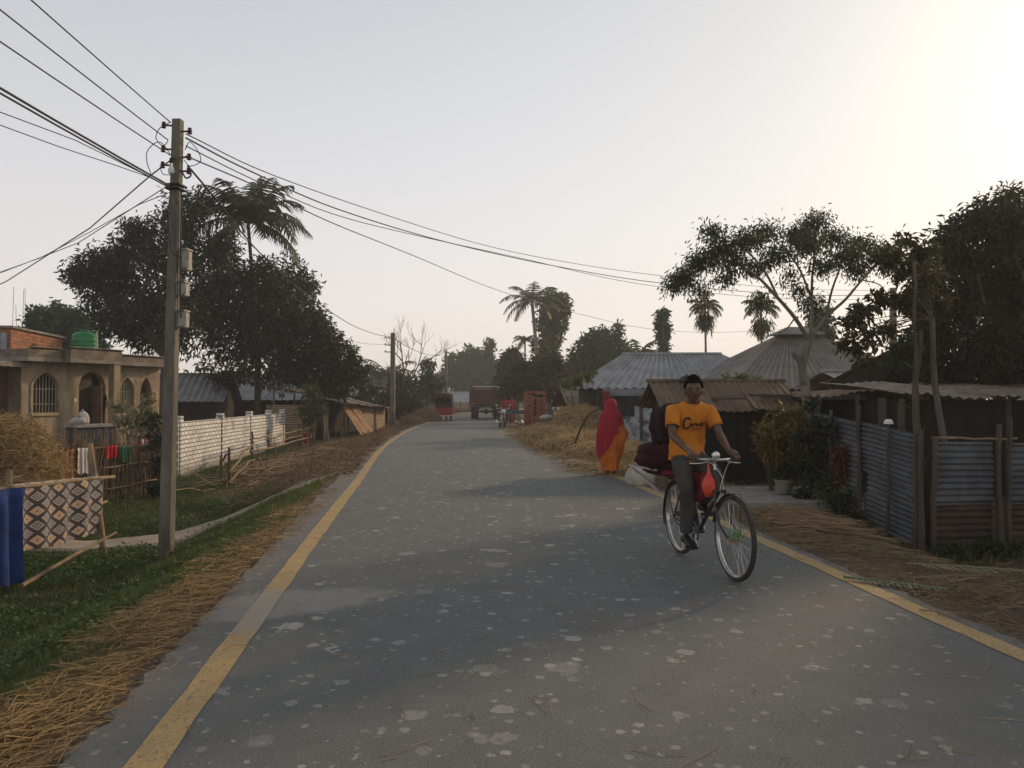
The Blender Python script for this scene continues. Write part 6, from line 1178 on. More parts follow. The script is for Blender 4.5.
def guard(c, a0, a1, nm='mudguard'):
    mb = MB(); rows = []
    for j in range(25): a = R(a0+(a1-a0)*j/24); d = Vector((math.cos(a), 0, math.sin(a))); rows.append([c+d*(.372-.014*abs(q)**2)+Vector((0, q*.031, 0)) for q in (-1, -.5, 0, .5, 1)]+[c+d*(.369-.014*abs(q)**2)+Vector((0, q*.029, 0)) for q in (1, .5, 0, -.5, -1)])
    mb.loft(rows); g_ = mb.build(nm, mblack, bike, local=True); mb = MB()
    for s in (-1, 1): mb.tube([c+Vector((0, s*.05, 0)), c+Vector((math.cos(R(a1 if c.x < .5 else a0))*.36, s*.03, math.sin(R(a1 if c.x < .5 else a0))*.36))], .0028, 5)
    mb.build('stay', mblack, g_, local=True)
guard(RH, 62, 200); guard(FH, 82, 168)
mb = MB(); mb.tube([HT+Vector((0, 0, 0)), HT+Vector((-.015, 0, .055)), HT+Vector((.0, 0, .085)), HT+Vector((.03, 0, .09))], .0125, 8); hb0 = HT+Vector((.03, 0, .09))
for s in (-1, 1): mb.tube(curve_pts([hb0, hb0+Vector((.012, s*.045, .002)), hb0+Vector((.0, s*.10, .004)), hb0+Vector((-.03, s*.145, .006)), hb0+Vector((-.085, s*.225, .014))], 4), .0115, 8)
mb.build('handlebar', mchrome, bike, local=True)
GR = {}
for s in (-1, 1):
    a = hb0+Vector((-.038, s*.152, .0075)); b = hb0+Vector((-.094, s*.242, .015)); mb = MB(); mb.tube([a, a.lerp(b, .1), a.lerp(b, .9), b], [.015, .0165, .0165, .015], 10); mb.build('grip', mblack, bike, local=True); GR[s] = (a.lerp(b, .42), (b-a).normalized())
    mb = MB(); mb.tube(curve_pts([hb0+Vector((-.005, s*.09, -.012)), hb0+Vector((.03, s*.15, -.022)), hb0+Vector((-.03, s*.235, -.03))], 4), .0055, 6); mb.build('brake_lever', mchrome, bike, local=True)
mb = MB(); c = hb0+Vector((.07, -.045, .045)); mb.lathe((0, 0, 0), [(.002, -.05), (.018, -.04), (.029, -.018), (.034, .008), (.035, .018), (.032, .02), (.004, .025)], 18); rot = Matrix.Rotation(R(90), 3, 'Y'); mb.V = [tuple(c+rot @ Vector(v)) for v in mb.V]; mb.tube([c-Vector((.02, 0, .03)), c-Vector((.06, -.03, .05))], .008, 6); mb.build('headlamp', mat('lamp_chrome', (.80, .79, .76), .2, bump=0, metal=.6), bike, local=True)
mb = MB(); rings = []
for x, w_, z in ((-.15, .06, .865), (-.13, .095, .872), (-.07, .10, .872), (-.01, .065, .872), (.06, .033, .874), (.12, .025, .868), (.135, .012, .86)): rings.append([Vector((.17+x, w_*math.cos(t_), z+.022*math.sin(t_))) for t_ in [2*math.pi*k/14 for k in range(14)]])
mb.loft(rings); sd_ = mb.build('saddle', mat('brown_leather', (.06, .032, .02), .55, (.04, .02, .014), 8, .2), bike, local=True); mb = MB()
for s in (-1, 1): mb.tube([(.10, s*.05, .845), (.12, s*.045, .79), (.2, s*.02, .80), (.27, 0, .845)], .006, 6)
mb.build('saddle_spring', mchrome, sd_, local=True)
CA = R(-50); mb = MB(); rings = []
for j in range(41): a = 2*math.pi*j/40; d = Vector((math.cos(a), 0, math.sin(a))); k = .095+.004*(j % 2); rings.append([BB+d*k+Vector((0, -.047, 0)), BB+d*k+Vector((0, -.051, 0)), BB+d*.075+Vector((0, -.051, 0)), BB+d*.075+Vector((0, -.047, 0))])
mb.loft(rings, cap=False)
for j in range(5): a = 2*math.pi*j/5; mb.beam(BB+Vector((0, -.049, 0)), BB+Vector((.08*math.cos(a), -.049, .08*math.sin(a))), .014, .005, up=(0, 1, 0))
cs = mb.build('chainring', mchrome, bike, local=True)
PED = {}
for s, a in ((-1, CA), (1, CA+math.pi)):
    d = Vector((math.cos(a), 0, math.sin(a))); mb = MB(); mb.tube([BB+Vector((0, s*.045, 0)), BB+d*.08+Vector((0, s*.062, 0)), BB+d*.165+Vector((0, s*.068, 0))], .0095, 8); mb.build('crank_arm', mchrome, bike, local=True); PED[s] = BB+d*.165+Vector((0, s*.12, 0))
    mb = MB(); c = PED[s]; mb.box(c+Vector((.035, 0, 0)), (.018, .085, .024)); mb.box(c-Vector((.035, 0, 0)), (.018, .085, .024)); mb.tube([c-Vector((0, s*.055, 0)), c+Vector((0, s*.045, 0))], .009, 8); mb.build('pedal', mrub, bike, local=True)
mb = MB(); mb.tube([RH+Vector((0, -.05, .03)), BB+Vector((0, -.05, .1))], .005, 5); mb.tube([RH+Vector((0, -.05, -.03)), BB+Vector((0, -.05, -.1))], .005, 5); mb.build('chain', mat('oily_chain', (.03, .027, .024), .6, bump=0, metal=.5), bike, local=True)
mb = MB(); mb.beam((.02, -.058, .392), (.47, -.058, .405), .008, .05); mb.tube([BB+Vector((.11*math.cos(R(a_)), -.06, .11*math.sin(R(a_)))) for a_ in range(-30, 110, 14)], .007, 6); mb.build('chain_guard', mblack, bike, local=True)
mb = MB()
for y in (-.07, 0, .07): mb.tube([(.16, y, .735), (-.28, y, .735)], .007, 6)
for x in (-.27, -.12, .05, .15): mb.tube([(x, -.075, .735), (x, .075, .735)], .006, 6)
for s in (-1, 1): mb.tube([(-.2, s*.07, .735), (0, s*.065, .35)], .006, 6); mb.tube([(.1, s*.07, .735), (.2, s*.03, .74)], .006, 6)
mb.build('rear_rack', mblack, bike, local=True)
mb = MB(); mb.tri(*crown_arr([(1.12, 0, .365, .03, .045, .025)], 200, .04, .006, RNG, per=4, shell=.2, droop=0)); mb.build('hub_fluff', isl('green_fluff', [(.10, .28, .06), (.16, .42, .10), (.30, .45, .2)], .8), bike, smooth=False, local=True)
mb = MB(); mb.tri(*crown_arr([(1.12, 0, .325, .03, .045, .025)], 160, .04, .006, RNG, per=4, shell=.2, droop=.5)); mb.build('hub_fluff', isl('pink_fluff', [(.40, .26, .20), (.5, .34, .26)], .8), bike, smooth=False, local=True)
mb = MB(); mb.tube(curve_pts([hb0+Vector((.0, -.13, -.02)), hb0+Vector((.06, -.08, -.02)), hb0+Vector((.08, .0, -.12)), HB+Vector((.04, .02, .02))], 5), .003, 5); mb.tube(curve_pts([hb0+Vector((.0, .13, -.02)), hb0+Vector((.07, .06, -.05)), HB+Vector((.04, -.01, .03)), HB+Vector((.03, 0, -.03))], 5), .003, 5); mb.build('brake_rod', mchrome, bike, local=True)
def blocal(v): return ROOTM[bike.name] @ Vector(v)
def btop(name, label, cat, mb, m, **kw):
    o = mb.build(name, m, loc=BR, rz=BA, local=True, **kw); return tag(o, label, cat)
mb = MB(); rings = []; c = Vector((.80, -.075, .86))
for q, s in ((0, .25), (.04, .3), (.16, .45), (.32, .85), (.55, 1.05), (.75, 1), (.92, .7), (1, .25)): rings.append([c+Vector((.046*s*math.cos(t_)*(1+.18*math.sin(3*t_+q*7)+.10*math.sin(7*t_-q*9)), .054*s*math.sin(t_)*(1+.18*math.sin(4*t_+q*6)+.1*math.sin(9*t_+q*5)), -.215*q+.02*s*math.sin(2*t_+1))) for t_ in [2*math.pi*k/36 for k in range(36)]])
mb.loft(rings); mb.tube([c, c+Vector((-.01, 0, .06)), c+Vector((-.03, .0, .095))], [.012, .008, .008], 6); btop('plastic_bag', 'small bright orange red plastic bag hanging full from the bicycle handlebar', 'bag', mb, mat('orange_bag', (.72, .075, .03), .35, (.58, .05, .025), 14, .5, 30, spec=.5))
mcr = mat('crimson_cloth', (.17, .012, .018), .9, (.09, .008, .012), 6, .3, 50); mb = MB(); rows = []
for j in range(13):
    q = j/12; row = []
    for i in range(9): u = i/8; x = .30+.38*u; row.append((x+.01*math.sin(q*7), -.03-.025*math.sin(u*9+q*3)-.03*q*(1-q), (.80+.03*u)-.30*q*(1-.35*u)+.015*math.sin(u*8)))
    rows.append(row)
mb.loft(rows, cap=False, closed=False); btop('red_cloth', 'dark crimson cloth draped over the bicycle top tube', 'cloth', mb, mcr, auto=0)
# rear load
load = thing('cloth_bundle', 'large dark maroon cloth bundle tied on the bicycle rear rack', 'bundle', BR, BA); mmar = mat('maroon_cloth', (.050, .009, .011), .95, (.022, .006, .007), 4, .4, 40)
def lump(nm, c, r, m, seed, nu=44, nv=26, folds=.13):
    mb = MB(); mb.ell(c, r, 0, nu, nv, .03, seed=seed, sq=.8); c = Vector(c); mb.V = [tuple(c+(Vector(v)-c)*(1+folds*math.sin(7*math.atan2(v[1]-c.y, v[0]-c.x)+seed+9*(v[2]-c.z))*.6+folds*.4*math.sin(13*(v[2]-c.z)*4+seed))) for v in mb.V]; return mb.build(nm, m, load, local=True, auto=0)
lump('lower_bale', (-.13, -.09, .91), (.22, .27, .16), mmar, 3); lump('upper_bale', (-.12, -.01, 1.20), (.19, .22, .22), mat('black_red_cloth', (.030, .008, .009), .92, (.016, .006, .007), 4, .4, 40), 8); b = lump('cushion', (-.09, -.03, .775), (.17, .17, .045), mat('crimson_cushion', (.24, .012, .035), .85, (.16, .01, .025), 7, .3), 2, folds=.03)
mb = MB(); mb.beam((-.22, -.40, .80), (-.02, -.20, .60), .04, .018); mb.beam((-.24, -.42, .83), (.02, -.24, .80), .03, .015); mb.build('pale_plank', mat('pale_plank', (.45, .40, .34), .85, (.33, .28, .23), 5, .3), load, smooth=False, local=True)

# ------------------------------------------------------------ rider
SH = {s: Vector((.265, s*.175, 1.385)) for s in (-1, 1)}; EL = {s: Vector((.375, s*.232, 1.15)) for s in (-1, 1)}; WR = {}
for s in (-1, 1): c, ax = GR[s]; WR[s] = c+Vector((-.085, s*-.005, .055))
HP = {s: Vector((.17, s*.088, .955)) for s in (-1, 1)}; KN = {-1: Vector((.485, -.135, .665)), 1: Vector((.545, .135, .765))}; AN = {s: PED[s]+Vector((-.125, s*.005, .095)) for s in (-1, 1)}
HC_ = Vector((.350, -.012, 1.553))
J = [(.16, 0, .97, .11, .10), (.185, 0, 1.12, .10, .085), (.235, 0, 1.29, .12, .09), (.285, 0, 1.42, .055), (.318, -.003, 1.475, .048), (.335, -.008, 1.53, .05)]; E = [(0, 1), (1, 2), (2, 3), (3, 4), (4, 5)]
for s in (-1, 1):
    o = len(J); J += [(*SH[s], .052), (*SH[s].lerp(EL[s], .5), .046), (*EL[s], .038), (*EL[s].lerp(WR[s], .35), .038), (*WR[s], .026)]; E += [(2, o), (o, o+1), (o+1, o+2), (o+2, o+3), (o+3, o+4)]
    o = len(J); J += [(*HP[s], .085), (*KN[s], .056), (*KN[s].lerp(AN[s], .35), .054), (*AN[s], .036)]; E += [(0, o), (o, o+1), (o+1, o+2), (o+2, o+3)]
V_, F_ = skin(J, E, 'tmp', mskin, None); mb = MB(); mb.add(V_, F_); hm = head_mesh(mb, HC_, R(-20), .98, R(4))
for s in (-1, 1): c, ax = GR[s]; hand_grip(mb, WR[s], c, s, ax)
rider = mb.build('person', SKM(), loc=BR, rz=BA, local=True, auto=60); tag(rider, 'man in an orange t shirt and grey trousers riding the bicycle towards the viewer', 'person')
def part(nm, mb, m, par=rider, **kw): return mb.build(nm, m, par, local=True, **kw)
mb = MB(); hair_cap(mb, HC_, hm, 1.0, np.random.default_rng(3), h=.016, curly=.02); rg = random.Random(9)
for _ in range(330):
    a = rg.uniform(0, 6.283); z = rg.uniform(.12, 1); x, y = math.cos(a), math.sin(a)
    if x > .3 and z < .60: continue
    if abs(y) > .6 and z < .2: continue
    r_ = math.sqrt(max(0, 1-z*z)); q_ = Vector((x*.095*r_-.004, y*.080*r_, z*.124+.018*max(0, z)**.7)); mb.ell(Vector(HC_)+hm @ q_, (.013, .013, .012), 0, 6, 4, .3, seed=_)
part('hair', mb, mhair, auto=0)
TOR = [(.165, .895, .176, .150), (.165, .95, .170, .142), (.165, 1.05, .158, .122), (.19, 1.15, .158, .118), (.22, 1.25, .172, .116), (.245, 1.33, .186, .110), (.262, 1.385, .190, .092), (.273, 1.425, .150, .076), (.285, 1.452, .082, .062), (.289, 1.458, .070, .056)]
TF = []
for a_, b_ in zip(TOR[:-1], TOR[1:]):
    n_ = max(1, int((b_[1]-a_[1])/.018)); TF += [tuple(a_[i]+(b_[i]-a_[i])*j_/n_ for i in range(4)) for j_ in range(n_)]
TF.append(TOR[-1])
mb = MB(); rings = []
for k, (x, z, w_, d_) in enumerate(TF):
    ring = []
    for j in range(48):
        t_ = 2*math.pi*j/48; e = 1+(.045*math.sin(4*t_+z*26)+.03*math.sin(9*t_-z*38))*(1 if z < 1.2 else .35); cx, sx = math.cos(t_), math.sin(t_)
        ring.append(Vector((x+math.copysign(abs(cx)**.85, cx)*d_*e, math.copysign(abs(sx)**.85, sx)*w_*e, z+.012*math.sin(3*t_)*(z < .93)-(.03*max(0, cx) if z > 1.44 else 0))))
    rings.append(ring)
mb.loft(rings, cap=False)
for s in (-1, 1): a = SH[s]; b = EL[s]; mb.tube([a+Vector((-.012, -s*.09, -.012)), a+Vector((-.008, -s*.045, -.018)), a+Vector((0, s*.005, -.02)), a.lerp(b, .25), a.lerp(b, .48), a.lerp(b, .66), a.lerp(b, .67)], [.058, .066, .070, .069, .067, .067, .058], 16, cap=False)
msh = mat('orange_tshirt', (.62, .215, .022), .9, (.52, .165, .018), 7, .35, 60); shirt = part('t_shirt', mb, msh, auto=0)
def chest_x(y, z):
    zs_ = [q[1] for q in TOR]; x = np.interp(z, zs_, [q[0] for q in TOR]); w_ = np.interp(z, zs_, [q[2] for q in TOR]); d_ = np.interp(z, zs_, [q[3] for q in TOR]); return float(x+d_*max(0, 1-(abs(y)/w_)**2.35)**(.85/2)*1.03+.004)
def ink(pts, r): return curve_pts([(chest_x(y, z), y, z) for y, z in pts], 5), r
mb = MB()
for pts, r in ((((-.045, 1.285), (-.06, 1.305), (-.085, 1.30), (-.10, 1.265), (-.095, 1.22), (-.07, 1.205), (-.045, 1.222)), .011), (((-.022, 1.245), (-.036, 1.255), (-.04, 1.235), (-.025, 1.228), (-.018, 1.248), (-.014, 1.228)), .006), (((.002, 1.23), (.004, 1.256), (.018, 1.252), (.022, 1.23)), .006), (((.036, 1.252), (.034, 1.234), (.048, 1.23), (.056, 1.254), (.058, 1.23)), .006), (((.074, 1.27), (.076, 1.23), (.09, 1.232)), .007), (((.10, 1.275), (.098, 1.245)), .006), (((-.03, 1.205), (.02, 1.207), (.09, 1.21)), .004), (((-.02, 1.192), (.03, 1.19), (.075, 1.195)), .003)):
    P_, rr = ink(pts, r); mb.tube(P_, rr*.75, 6)
part('shirt_lettering', mb, mat('black_print', (.03, .016, .01), .8, bump=0), shirt)
mtr = mat('grey_trousers', (.070, .060, .054), .92, (.045, .038, .035), 6, .4, 50)
J = [(.13, 0, .955, .10, .10)]; E = []
for s in (-1, 1): o = len(J); A_ = AN[s]+Vector((.005, 0, -.0)); J += [(*(HP[s]+Vector((.03, 0, -.03))), .092), (*HP[s].lerp(KN[s], .55), .092), (*KN[s], .074), (*KN[s].lerp(A_, .4), .070), (*KN[s].lerp(A_, .85), .062), (*A_, .058)]; E += [(0, o), (o, o+1), (o+1, o+2), (o+2, o+3), (o+3, o+4), (o+4, o+5)]
V_, F_ = skin(J, E, 'tmp', mtr, None); mb = MB(); mb.add(V_, F_); part('trousers', mb, mtr, auto=0)
for s in (-1, 1): mb = MB(); shoe(mb, PED[s]+Vector((-.165, s*.008, .014)), PED[s]+Vector((.085, s*.015, .012)), .045, .075); part('shoe', mb, mat('black_shoe', (.012, .011, .011), .5, bump=.1))
mb = MB(); mb.tube([WR[-1]+Vector((-.02, -.026, .02)), WR[-1]+Vector((-.03, 0, .05)), WR[-1]+Vector((-.02, .026, .02)), WR[-1]+Vector((-.01, 0, -.012)), WR[-1]+Vector((-.02, -.026, .02))], .005, 6); part('bracelet', mb, mat('pale_thread', (.5, .42, .3), .7, bump=0))

# ------------------------------------------------------------ woman in the red and orange sari
WL = Vector((1.90, 14.8, gz(1.9, 14.8)+.0)); wz = WL.z
J = [(0, 0, .82, .13, .10), (0, .0, 1.0, .11, .09), (0, .0, 1.18, .13, .09), (0, .01, 1.29, .05), (0, .02, 1.37, .05)]; E = [(0, 1), (1, 2), (2, 3), (3, 4)]
for s in (-1, 1): o = len(J); J += [(s*.16, 0, 1.20, .05), (s*.24, .02, .97, .04), (s*.10, .14, .95, .03)]; E += [(2, o), (o, o+1), (o+1, o+2)]; o = len(J); J += [(s*.08, 0, .76, .085), (s*.075, .01, .42, .06), (s*.07, -.01, .07, .038), (s*.075, .14, .03, .035)]; E += [(0, o), (o, o+1), (o+1, o+2), (o+2, o+3)]
V_, F_ = skin(J, E, 'tmp', mskin, None); mb = MB(); mb.add([(x+WL.x, y+WL.y, z+wz) for x, y, z in V_], F_); head_mesh(mb, (WL.x, WL.y+.03, wz+1.385), R(110), .92)
woman = mb.build('person', SKM(), loc=WL, auto=60); tag(woman, 'woman in a long red veil over an orange sari standing at the roadside', 'person')
prof = [(1.50, .02, .02, .02), (1.492, .05, .06, .02), (1.465, .085, .095, .025), (1.41, .108, .12, .03), (1.34, .115, .125, .025), (1.285, .125, .12, .015), (1.25, .155, .13, .01), (1.19, .195, .145, 0), (1.10, .22, .155, 0), (.98, .238, .165, 0), (.85, .25, .17, 0), (.70, .25, .17, 0), (.55, .235, .165, 0), (.42, .20, .155, 0), (.30, .165, .14, 0), (.20, .145, .125, 0), (.13, .145, .125, 0)]
red = MB(); org = MB(); nn = 150; G = []
zz = np.concatenate([np.linspace(prof[k][0], prof[k+1][0], 9)[:-1] for k in range(len(prof)-1)]+[[.13]])
for z in zz:
    pr = prof[::-1]; zs_ = [q[0] for q in pr]; rx = np.interp(z, zs_, [q[1] for q in pr]); ry = np.interp(z, zs_, [q[2] for q in pr]); cy = np.interp(z, zs_, [q[3] for q in pr]); ring = []
    for j in range(nn):
        t_ = 2*math.pi*j/nn; f = (1.2-z)*.05+.012 if z < 1.2 else .006; cx = math.cos(t_); sx = math.sin(t_)
        e = 1+f*(math.sin(6*t_+z*5)+.7*math.sin(11*t_-z*6+1)+.45*math.sin(19*t_+z*11)); bul = .085*math.exp(-((z-.83)/.13)**2)*max(0, cx)**3
        x = cx*rx*e+bul-.035*sst(1.0, .45, z)*(cx < 0); ring.append(Vector((WL.x+float(x), WL.y+float(cy)+sx*ry*e*(1-.25*(z < .5)*max(0, 0)), wz+float(z))))
    G.append(ring)
def isred(v): x, z = v.x-WL.x, v.z-wz; return z > 1.06+(x-.24)*1.62+.025*math.sin(x*30) and not (x > .12 and z < .98)
for k in range(len(G)-1):
    for j in range(nn):
        q_ = [G[k][j], G[k][(j+1) % nn], G[k+1][(j+1) % nn], G[k+1][j]]; c = (q_[0]+q_[2])/2; out = c-Vector((WL.x, WL.y, c.z))
        if isred(c): out.normalize(); red.add([v+out*.012 for v in q_], [(0, 1, 2, 3)])
        else: org.add(q_, [(0, 1, 2, 3)])
def weld(o):
    import bmesh
    bm = bmesh.new(); bm.from_mesh(o.data); bmesh.ops.remove_doubles(bm, verts=bm.verts, dist=.002); bm.to_mesh(o.data); bm.free()
    o.data.polygons.foreach_set('use_smooth', [True]*len(o.data.polygons))
o = red.build('veil', mat('red_veil', (.36, .016, .032), .85, (.25, .012, .022), 5, .35, 50), woman, auto=0); weld(o)
o = org.build('sari', mat('orange_sari', (.56, .16, .018), .85, (.42, .09, .02), 6, .35, 50), woman, auto=0); weld(o)
mb = MB()
for k in range(24): x = -.17+.41*k/23; z = 1.035+(x-.24)*1.62
mb = MB()
for s in (-1, 1): shoe(mb, WL+Vector((s*.075, -.06, .0)), WL+Vector((s*.08, .16, .0)), .042, .05)
mb.build('sandals', mat('dark_sandal', (.03, .022, .018), .7, bump=0), woman)
p = Vector((gx(641, 13.2), 13.2, 0)); p.z = gz(p.x, p.y)+.0; sack('grain_sack', 'fat white woven sack standing on the ground behind the bicycle', (p.x, p.y, p.z), (.25, .21, .40), mwhite, 4)

# ------------------------------------------------------------ simple figures further off
def figure(label, loc, rz, h=1.6, shirt=(.3, .02, .05), pants=(.03, .03, .04), seated=False, arms=0, group=None, skirt=False):
    s = h/1.68; J = [(0, 0, .92, .12, .10), (0, 0, 1.08, .11, .09), (.01, 0, 1.27, .13, .09), (.02, 0, 1.42, .05), (.03, 0, 1.50, .05)]; E = [(0, 1), (1, 2), (2, 3), (3, 4)]; dz = -.46 if seated else 0
    for sd in (-1, 1):
        o = len(J); J += [(.01, sd*.18, 1.36, .05), (.05+.1*arms, sd*.24, 1.10, .042), (.14+.2*arms, sd*.21, .90+.15*arms, .032), (.17+.22*arms, sd*.20, .82+.16*arms, .03)]; E += [(2, o), (o, o+1), (o+1, o+2), (o+2, o+3)]
        o = len(J); J += [(0, sd*.09, .86, .09)]+([(.40, sd*.10, .88, .06), (.42, sd*.10, .52, .04), (.52, sd*.10, .49, .035)] if seated else [(.03, sd*.10, .48, .06), (0, sd*.10, .08, .04), (.14, sd*.11, .03, .035)]); E += [(0, o), (o, o+1), (o+1, o+2), (o+2, o+3)]
    def S(q): return [(x*s, y*s, (z+dz)*s, *r) if isinstance(r, tuple) else (x*s, y*s, (z+dz)*s, r*s) for x, y, z, *r in [(a[0], a[1], a[2], *a[3:]) for a in q]] 
    Js = [(a[0]*s, a[1]*s, (a[2]+dz)*s)+tuple(v*s for v in a[3:]) for a in J]; V_, F_ = skin(Js, E, 'tmp', mskin, None, 1); mb = MB(); mb.add(V_, F_); m_ = head_mesh(mb, (.04*s, 0, (1.565+dz)*s), 0, s, 0)
    p = mb.build('person', SKM(), loc=loc, rz=rz, local=True, auto=60); tag(p, label, 'person', group)
    mb = MB(); hair_cap(mb, (.04*s, 0, (1.565+dz)*s), m_, s, np.random.default_rng(4)); mb.build('hair', mhair, p, local=True, auto=0)
    nm = str(shirt); ms = mat('cloth_'+nm, shirt, .9, tuple(c*.7 for c in shirt), 6, .3); mp = mat('cloth_'+str(pants), pants, .9)
    mb = MB(); mb.loft([[Vector((x+d_*math.cos(t_), w_*math.sin(t_), z+dz))*s for t_ in [2*math.pi*k/16 for k in range(16)]] for x, z, w_, d_ in ((0, .80, .18, .13), (0, 1.0, .165, .125), (.01, 1.2, .18, .125), (.01, 1.36, .19, .105), (.015, 1.42, .12, .08), (.02, 1.455, .07, .06))], cap=False)
    for sd in (-1, 1): o = 5+(0 if sd < 0 else 8); a, b = Vector(J[o][:3]), Vector(J[o+1][:3]); mb.tube([(a+Vector((0, -sd*.05, dz+.01)))*s, (a+Vector((0, 0, dz)))*s, (b+Vector((0, 0, dz)))*s], [.07*s, .072*s, .06*s], 10, cap=False)
    mb.build('shirt', ms, p, local=True, auto=0); mb = MB()
    if skirt: mb.loft([[Vector((.02+d_*math.cos(t_), w_*math.sin(t_)*(1+.05*math.sin(5*t_)), z+dz))*s for t_ in [2*math.pi*k/20 for k in range(20)]] for z, w_, d_ in ((.95, .17, .13), (.7, .20, .16), (.3, .20, .17), (.08, .21, .18))], cap=False)
    else:
        for sd in (-1, 1): o = 9+(0 if sd < 0 else 8); P_ = [Vector(J[o+i][:3])+Vector((0, 0, dz)) for i in range(3)]; mb.tube([(P_[0]+Vector((0, -sd*.03, .1)))*s, P_[0]*s, P_[1]*s, P_[2]*s], [.10*s, .105*s, .075*s, .06*s], 10)
    mb.build('skirt' if skirt else 'trousers', mp, p, local=True, auto=0); return p
figure('person in a dark red shirt standing by the handcart, the left one of two', gpt(505, 44), R(-70), 1.62, (.30, .03, .045), (.05, .04, .05), group='people in red by the handcart')
figure('person in a pinkish red dress standing by the handcart, the right one of two', gpt(512, 44.5), R(-110), 1.60, (.42, .04, .08), (.38, .035, .07), skirt=True, group='people in red by the handcart')

# ------------------------------------------------------------ electric rickshaw seen from behind
EX, EY = gx(443.5, 48), 48.0; mred_ = mat('red_body_paint', (.30, .022, .028), .5, (.22, .018, .022), 4, .1, 30, spec=.4); mhood = mat('maroon_hood', (.11, .022, .026), .8, (.07, .016, .018), 3, .3)
er = thing('electric_rickshaw', 'small red three wheeled passenger rickshaw seen from behind on the left lane', 'rickshaw', (EX, EY, .004)); E3 = lambda x, y, z: Vector((EX+x, EY+y, z+.004))
mb = MB(); mb.box(E3(0, 0, .62), (1.04, .06, .44), 0, bev=.02); mb.box(E3(-.50, .75, .58), (.04, 1.5, .42)); mb.box(E3(.50, .75, .58), (.04, 1.5, .42)); mb.box(E3(0, .8, .40), (1.0, 1.6, .06)); mb.box(E3(0, 2.05, .72), (.62, .12, .62), 0, bev=.04); mb.build('body', mred_, er)
mb = MB(); mb.box(E3(0, .0, .345), (1.02, .10, .05)); mb.build('bumper', mat('white_bumper', (.6, .58, .55), .6, bump=0), er)
mb = MB(); mb.loft([[E3(x*w_, y, 1.66+h_*(1-(x*1.0)**2)) for x in np.linspace(-1, 1, 9)]+[E3(x*w_, y, 1.62+h_*(1-(x*1.0)**2)*.9) for x in np.linspace(1, -1, 9)] for y, w_, h_ in ((-.06, .50, .09), (.4, .54, .11), (1.4, .54, .11), (2.2, .48, .08))]); rf = mb.build('roof', mhood, er)
mb = MB(); CV = MB()
for x in (-.42, .42):
    mb.box(E3(x, -.03, 1.52), (.16, .03, .22))
mb.box(E3(0, -.035, 1.58), (1.0, .03, .16)); CV.box(E3(-.505, .65, 1.2), (.02, 1.25, .85)); CV.box(E3(.505, .65, 1.2), (.02, 1.25, .85)); CV.box(E3(0, 1.33, 1.25), (.98, .02, .75)); CV.build('side_canvas', mat('black_canvas', (.018, .017, .018), .8, bump=.1), er, smooth=False); mb.build('hood_trim', mhood, er, smooth=False)
mb = MB()
for x in (-.49, .49):
    for y in (0, 1.3): mb.tube([E3(x, y, .8), E3(x, y, 1.64)], .018, 6)
mb.build('roof_post', mblack, er)
mb = MB(); mb.box(E3(0, .35, .62), (.92, .5, .12), bev=.03); mb.box(E3(0, .1, .92), (.92, .08, .26), bev=.03); mb.build('seat', mat('black_vinyl', (.02, .02, .022), .5, bump=0), er)
def disc_wheel(par, c, r, w_, rm=.6, ax='X'):
    mb = MB(); rings = []; n = 24
    for q, k in ((-.5, .62), (-.5, .9), (-.3, 1), (.3, 1), (.5, .9), (.5, .62)): rings.append([c+(Vector((q*w_, math.cos(t_)*r*k, math.sin(t_)*r*k)) if ax == 'X' else Vector((math.cos(t_)*r*k, q*w_, math.sin(t_)*r*k))) for t_ in [2*math.pi*j/n for j in range(n)]])
    mb.loft(rings); w2 = mb.build('wheel', mrub, par, local=False); mb = MB(); rings = []
    for q, k in ((-.42, .05), (-.52, .2), (-.45, .61), (.45, .61), (.52, .2), (.42, .05)): rings.append([c+(Vector((q*w_, math.cos(t_)*r*k, math.sin(t_)*r*k)) if ax == 'X' else Vector((math.cos(t_)*r*k, q*w_, math.sin(t_)*r*k))) for t_ in [2*math.pi*j/n for j in range(n)]])
    mb.loft(rings); mb.build('rim', mchrome, w2); return w2
for x, y in ((-.43, .35), (.43, .35), (0, 2.15)): disc_wheel(er, E3(x, y, .22), .22, .10)
for x in (-.42, .42): mb = MB(); mb.box(E3(x, -.045, .66), (.10, .03, .07), bev=.01); mb.build('tail_light', mat('tail_lens', (.45, .03, .02), .3, bump=0), er)
figure('dark clothed passenger on the left of the rickshaw rear seat', E3(-.20, .38, .25), R(90), 1.5, (.035, .035, .045), seated=True, group='passengers in the rickshaw'); figure('dark clothed passenger on the right of the rickshaw rear seat', E3(.20, .40, .25), R(90), 1.55, (.03, .045, .05), seated=True, group='passengers in the rickshaw')

# ------------------------------------------------------------ truck seen from behind
TX, TY = gx(485.5, 52), 52.0; T3 = lambda x, y, z: Vector((TX+x, TY+y, z+.004)); mtk = mat('faded_red_truck', (.16, .062, .052), .8, (.105, .05, .042), 3, .3, 30, col3=(.16, .11, .09))
tr = thing('dump_truck', 'faded red open backed dump truck standing on the right lane with load of rubble', 'truck', (TX, TY, .004)); mb = MB()
mb.box(T3(0, .04, 1.50), (2.14, .07, .92)); mb.box(T3(-1.05, 1.9, 1.50), (.06, 3.66, .92)); mb.box(T3(1.05, 1.9, 1.50), (.06, 3.66, .92)); mb.box(T3(0, 1.9, 1.06), (2.04, 3.6, .05)); mb.box(T3(0, 3.75, 1.6), (2.1, .06, 1.2)); mb.build('cargo_box', mtk, tr, smooth=False)
mb = MB()
for x in (-1.05, -.35, .35, 1.05): mb.box(T3(x, -.015, 1.50), (.08, .03, .90))
for z in (1.06, 1.94): mb.box(T3(0, -.032, z), (2.2, .05, .07))
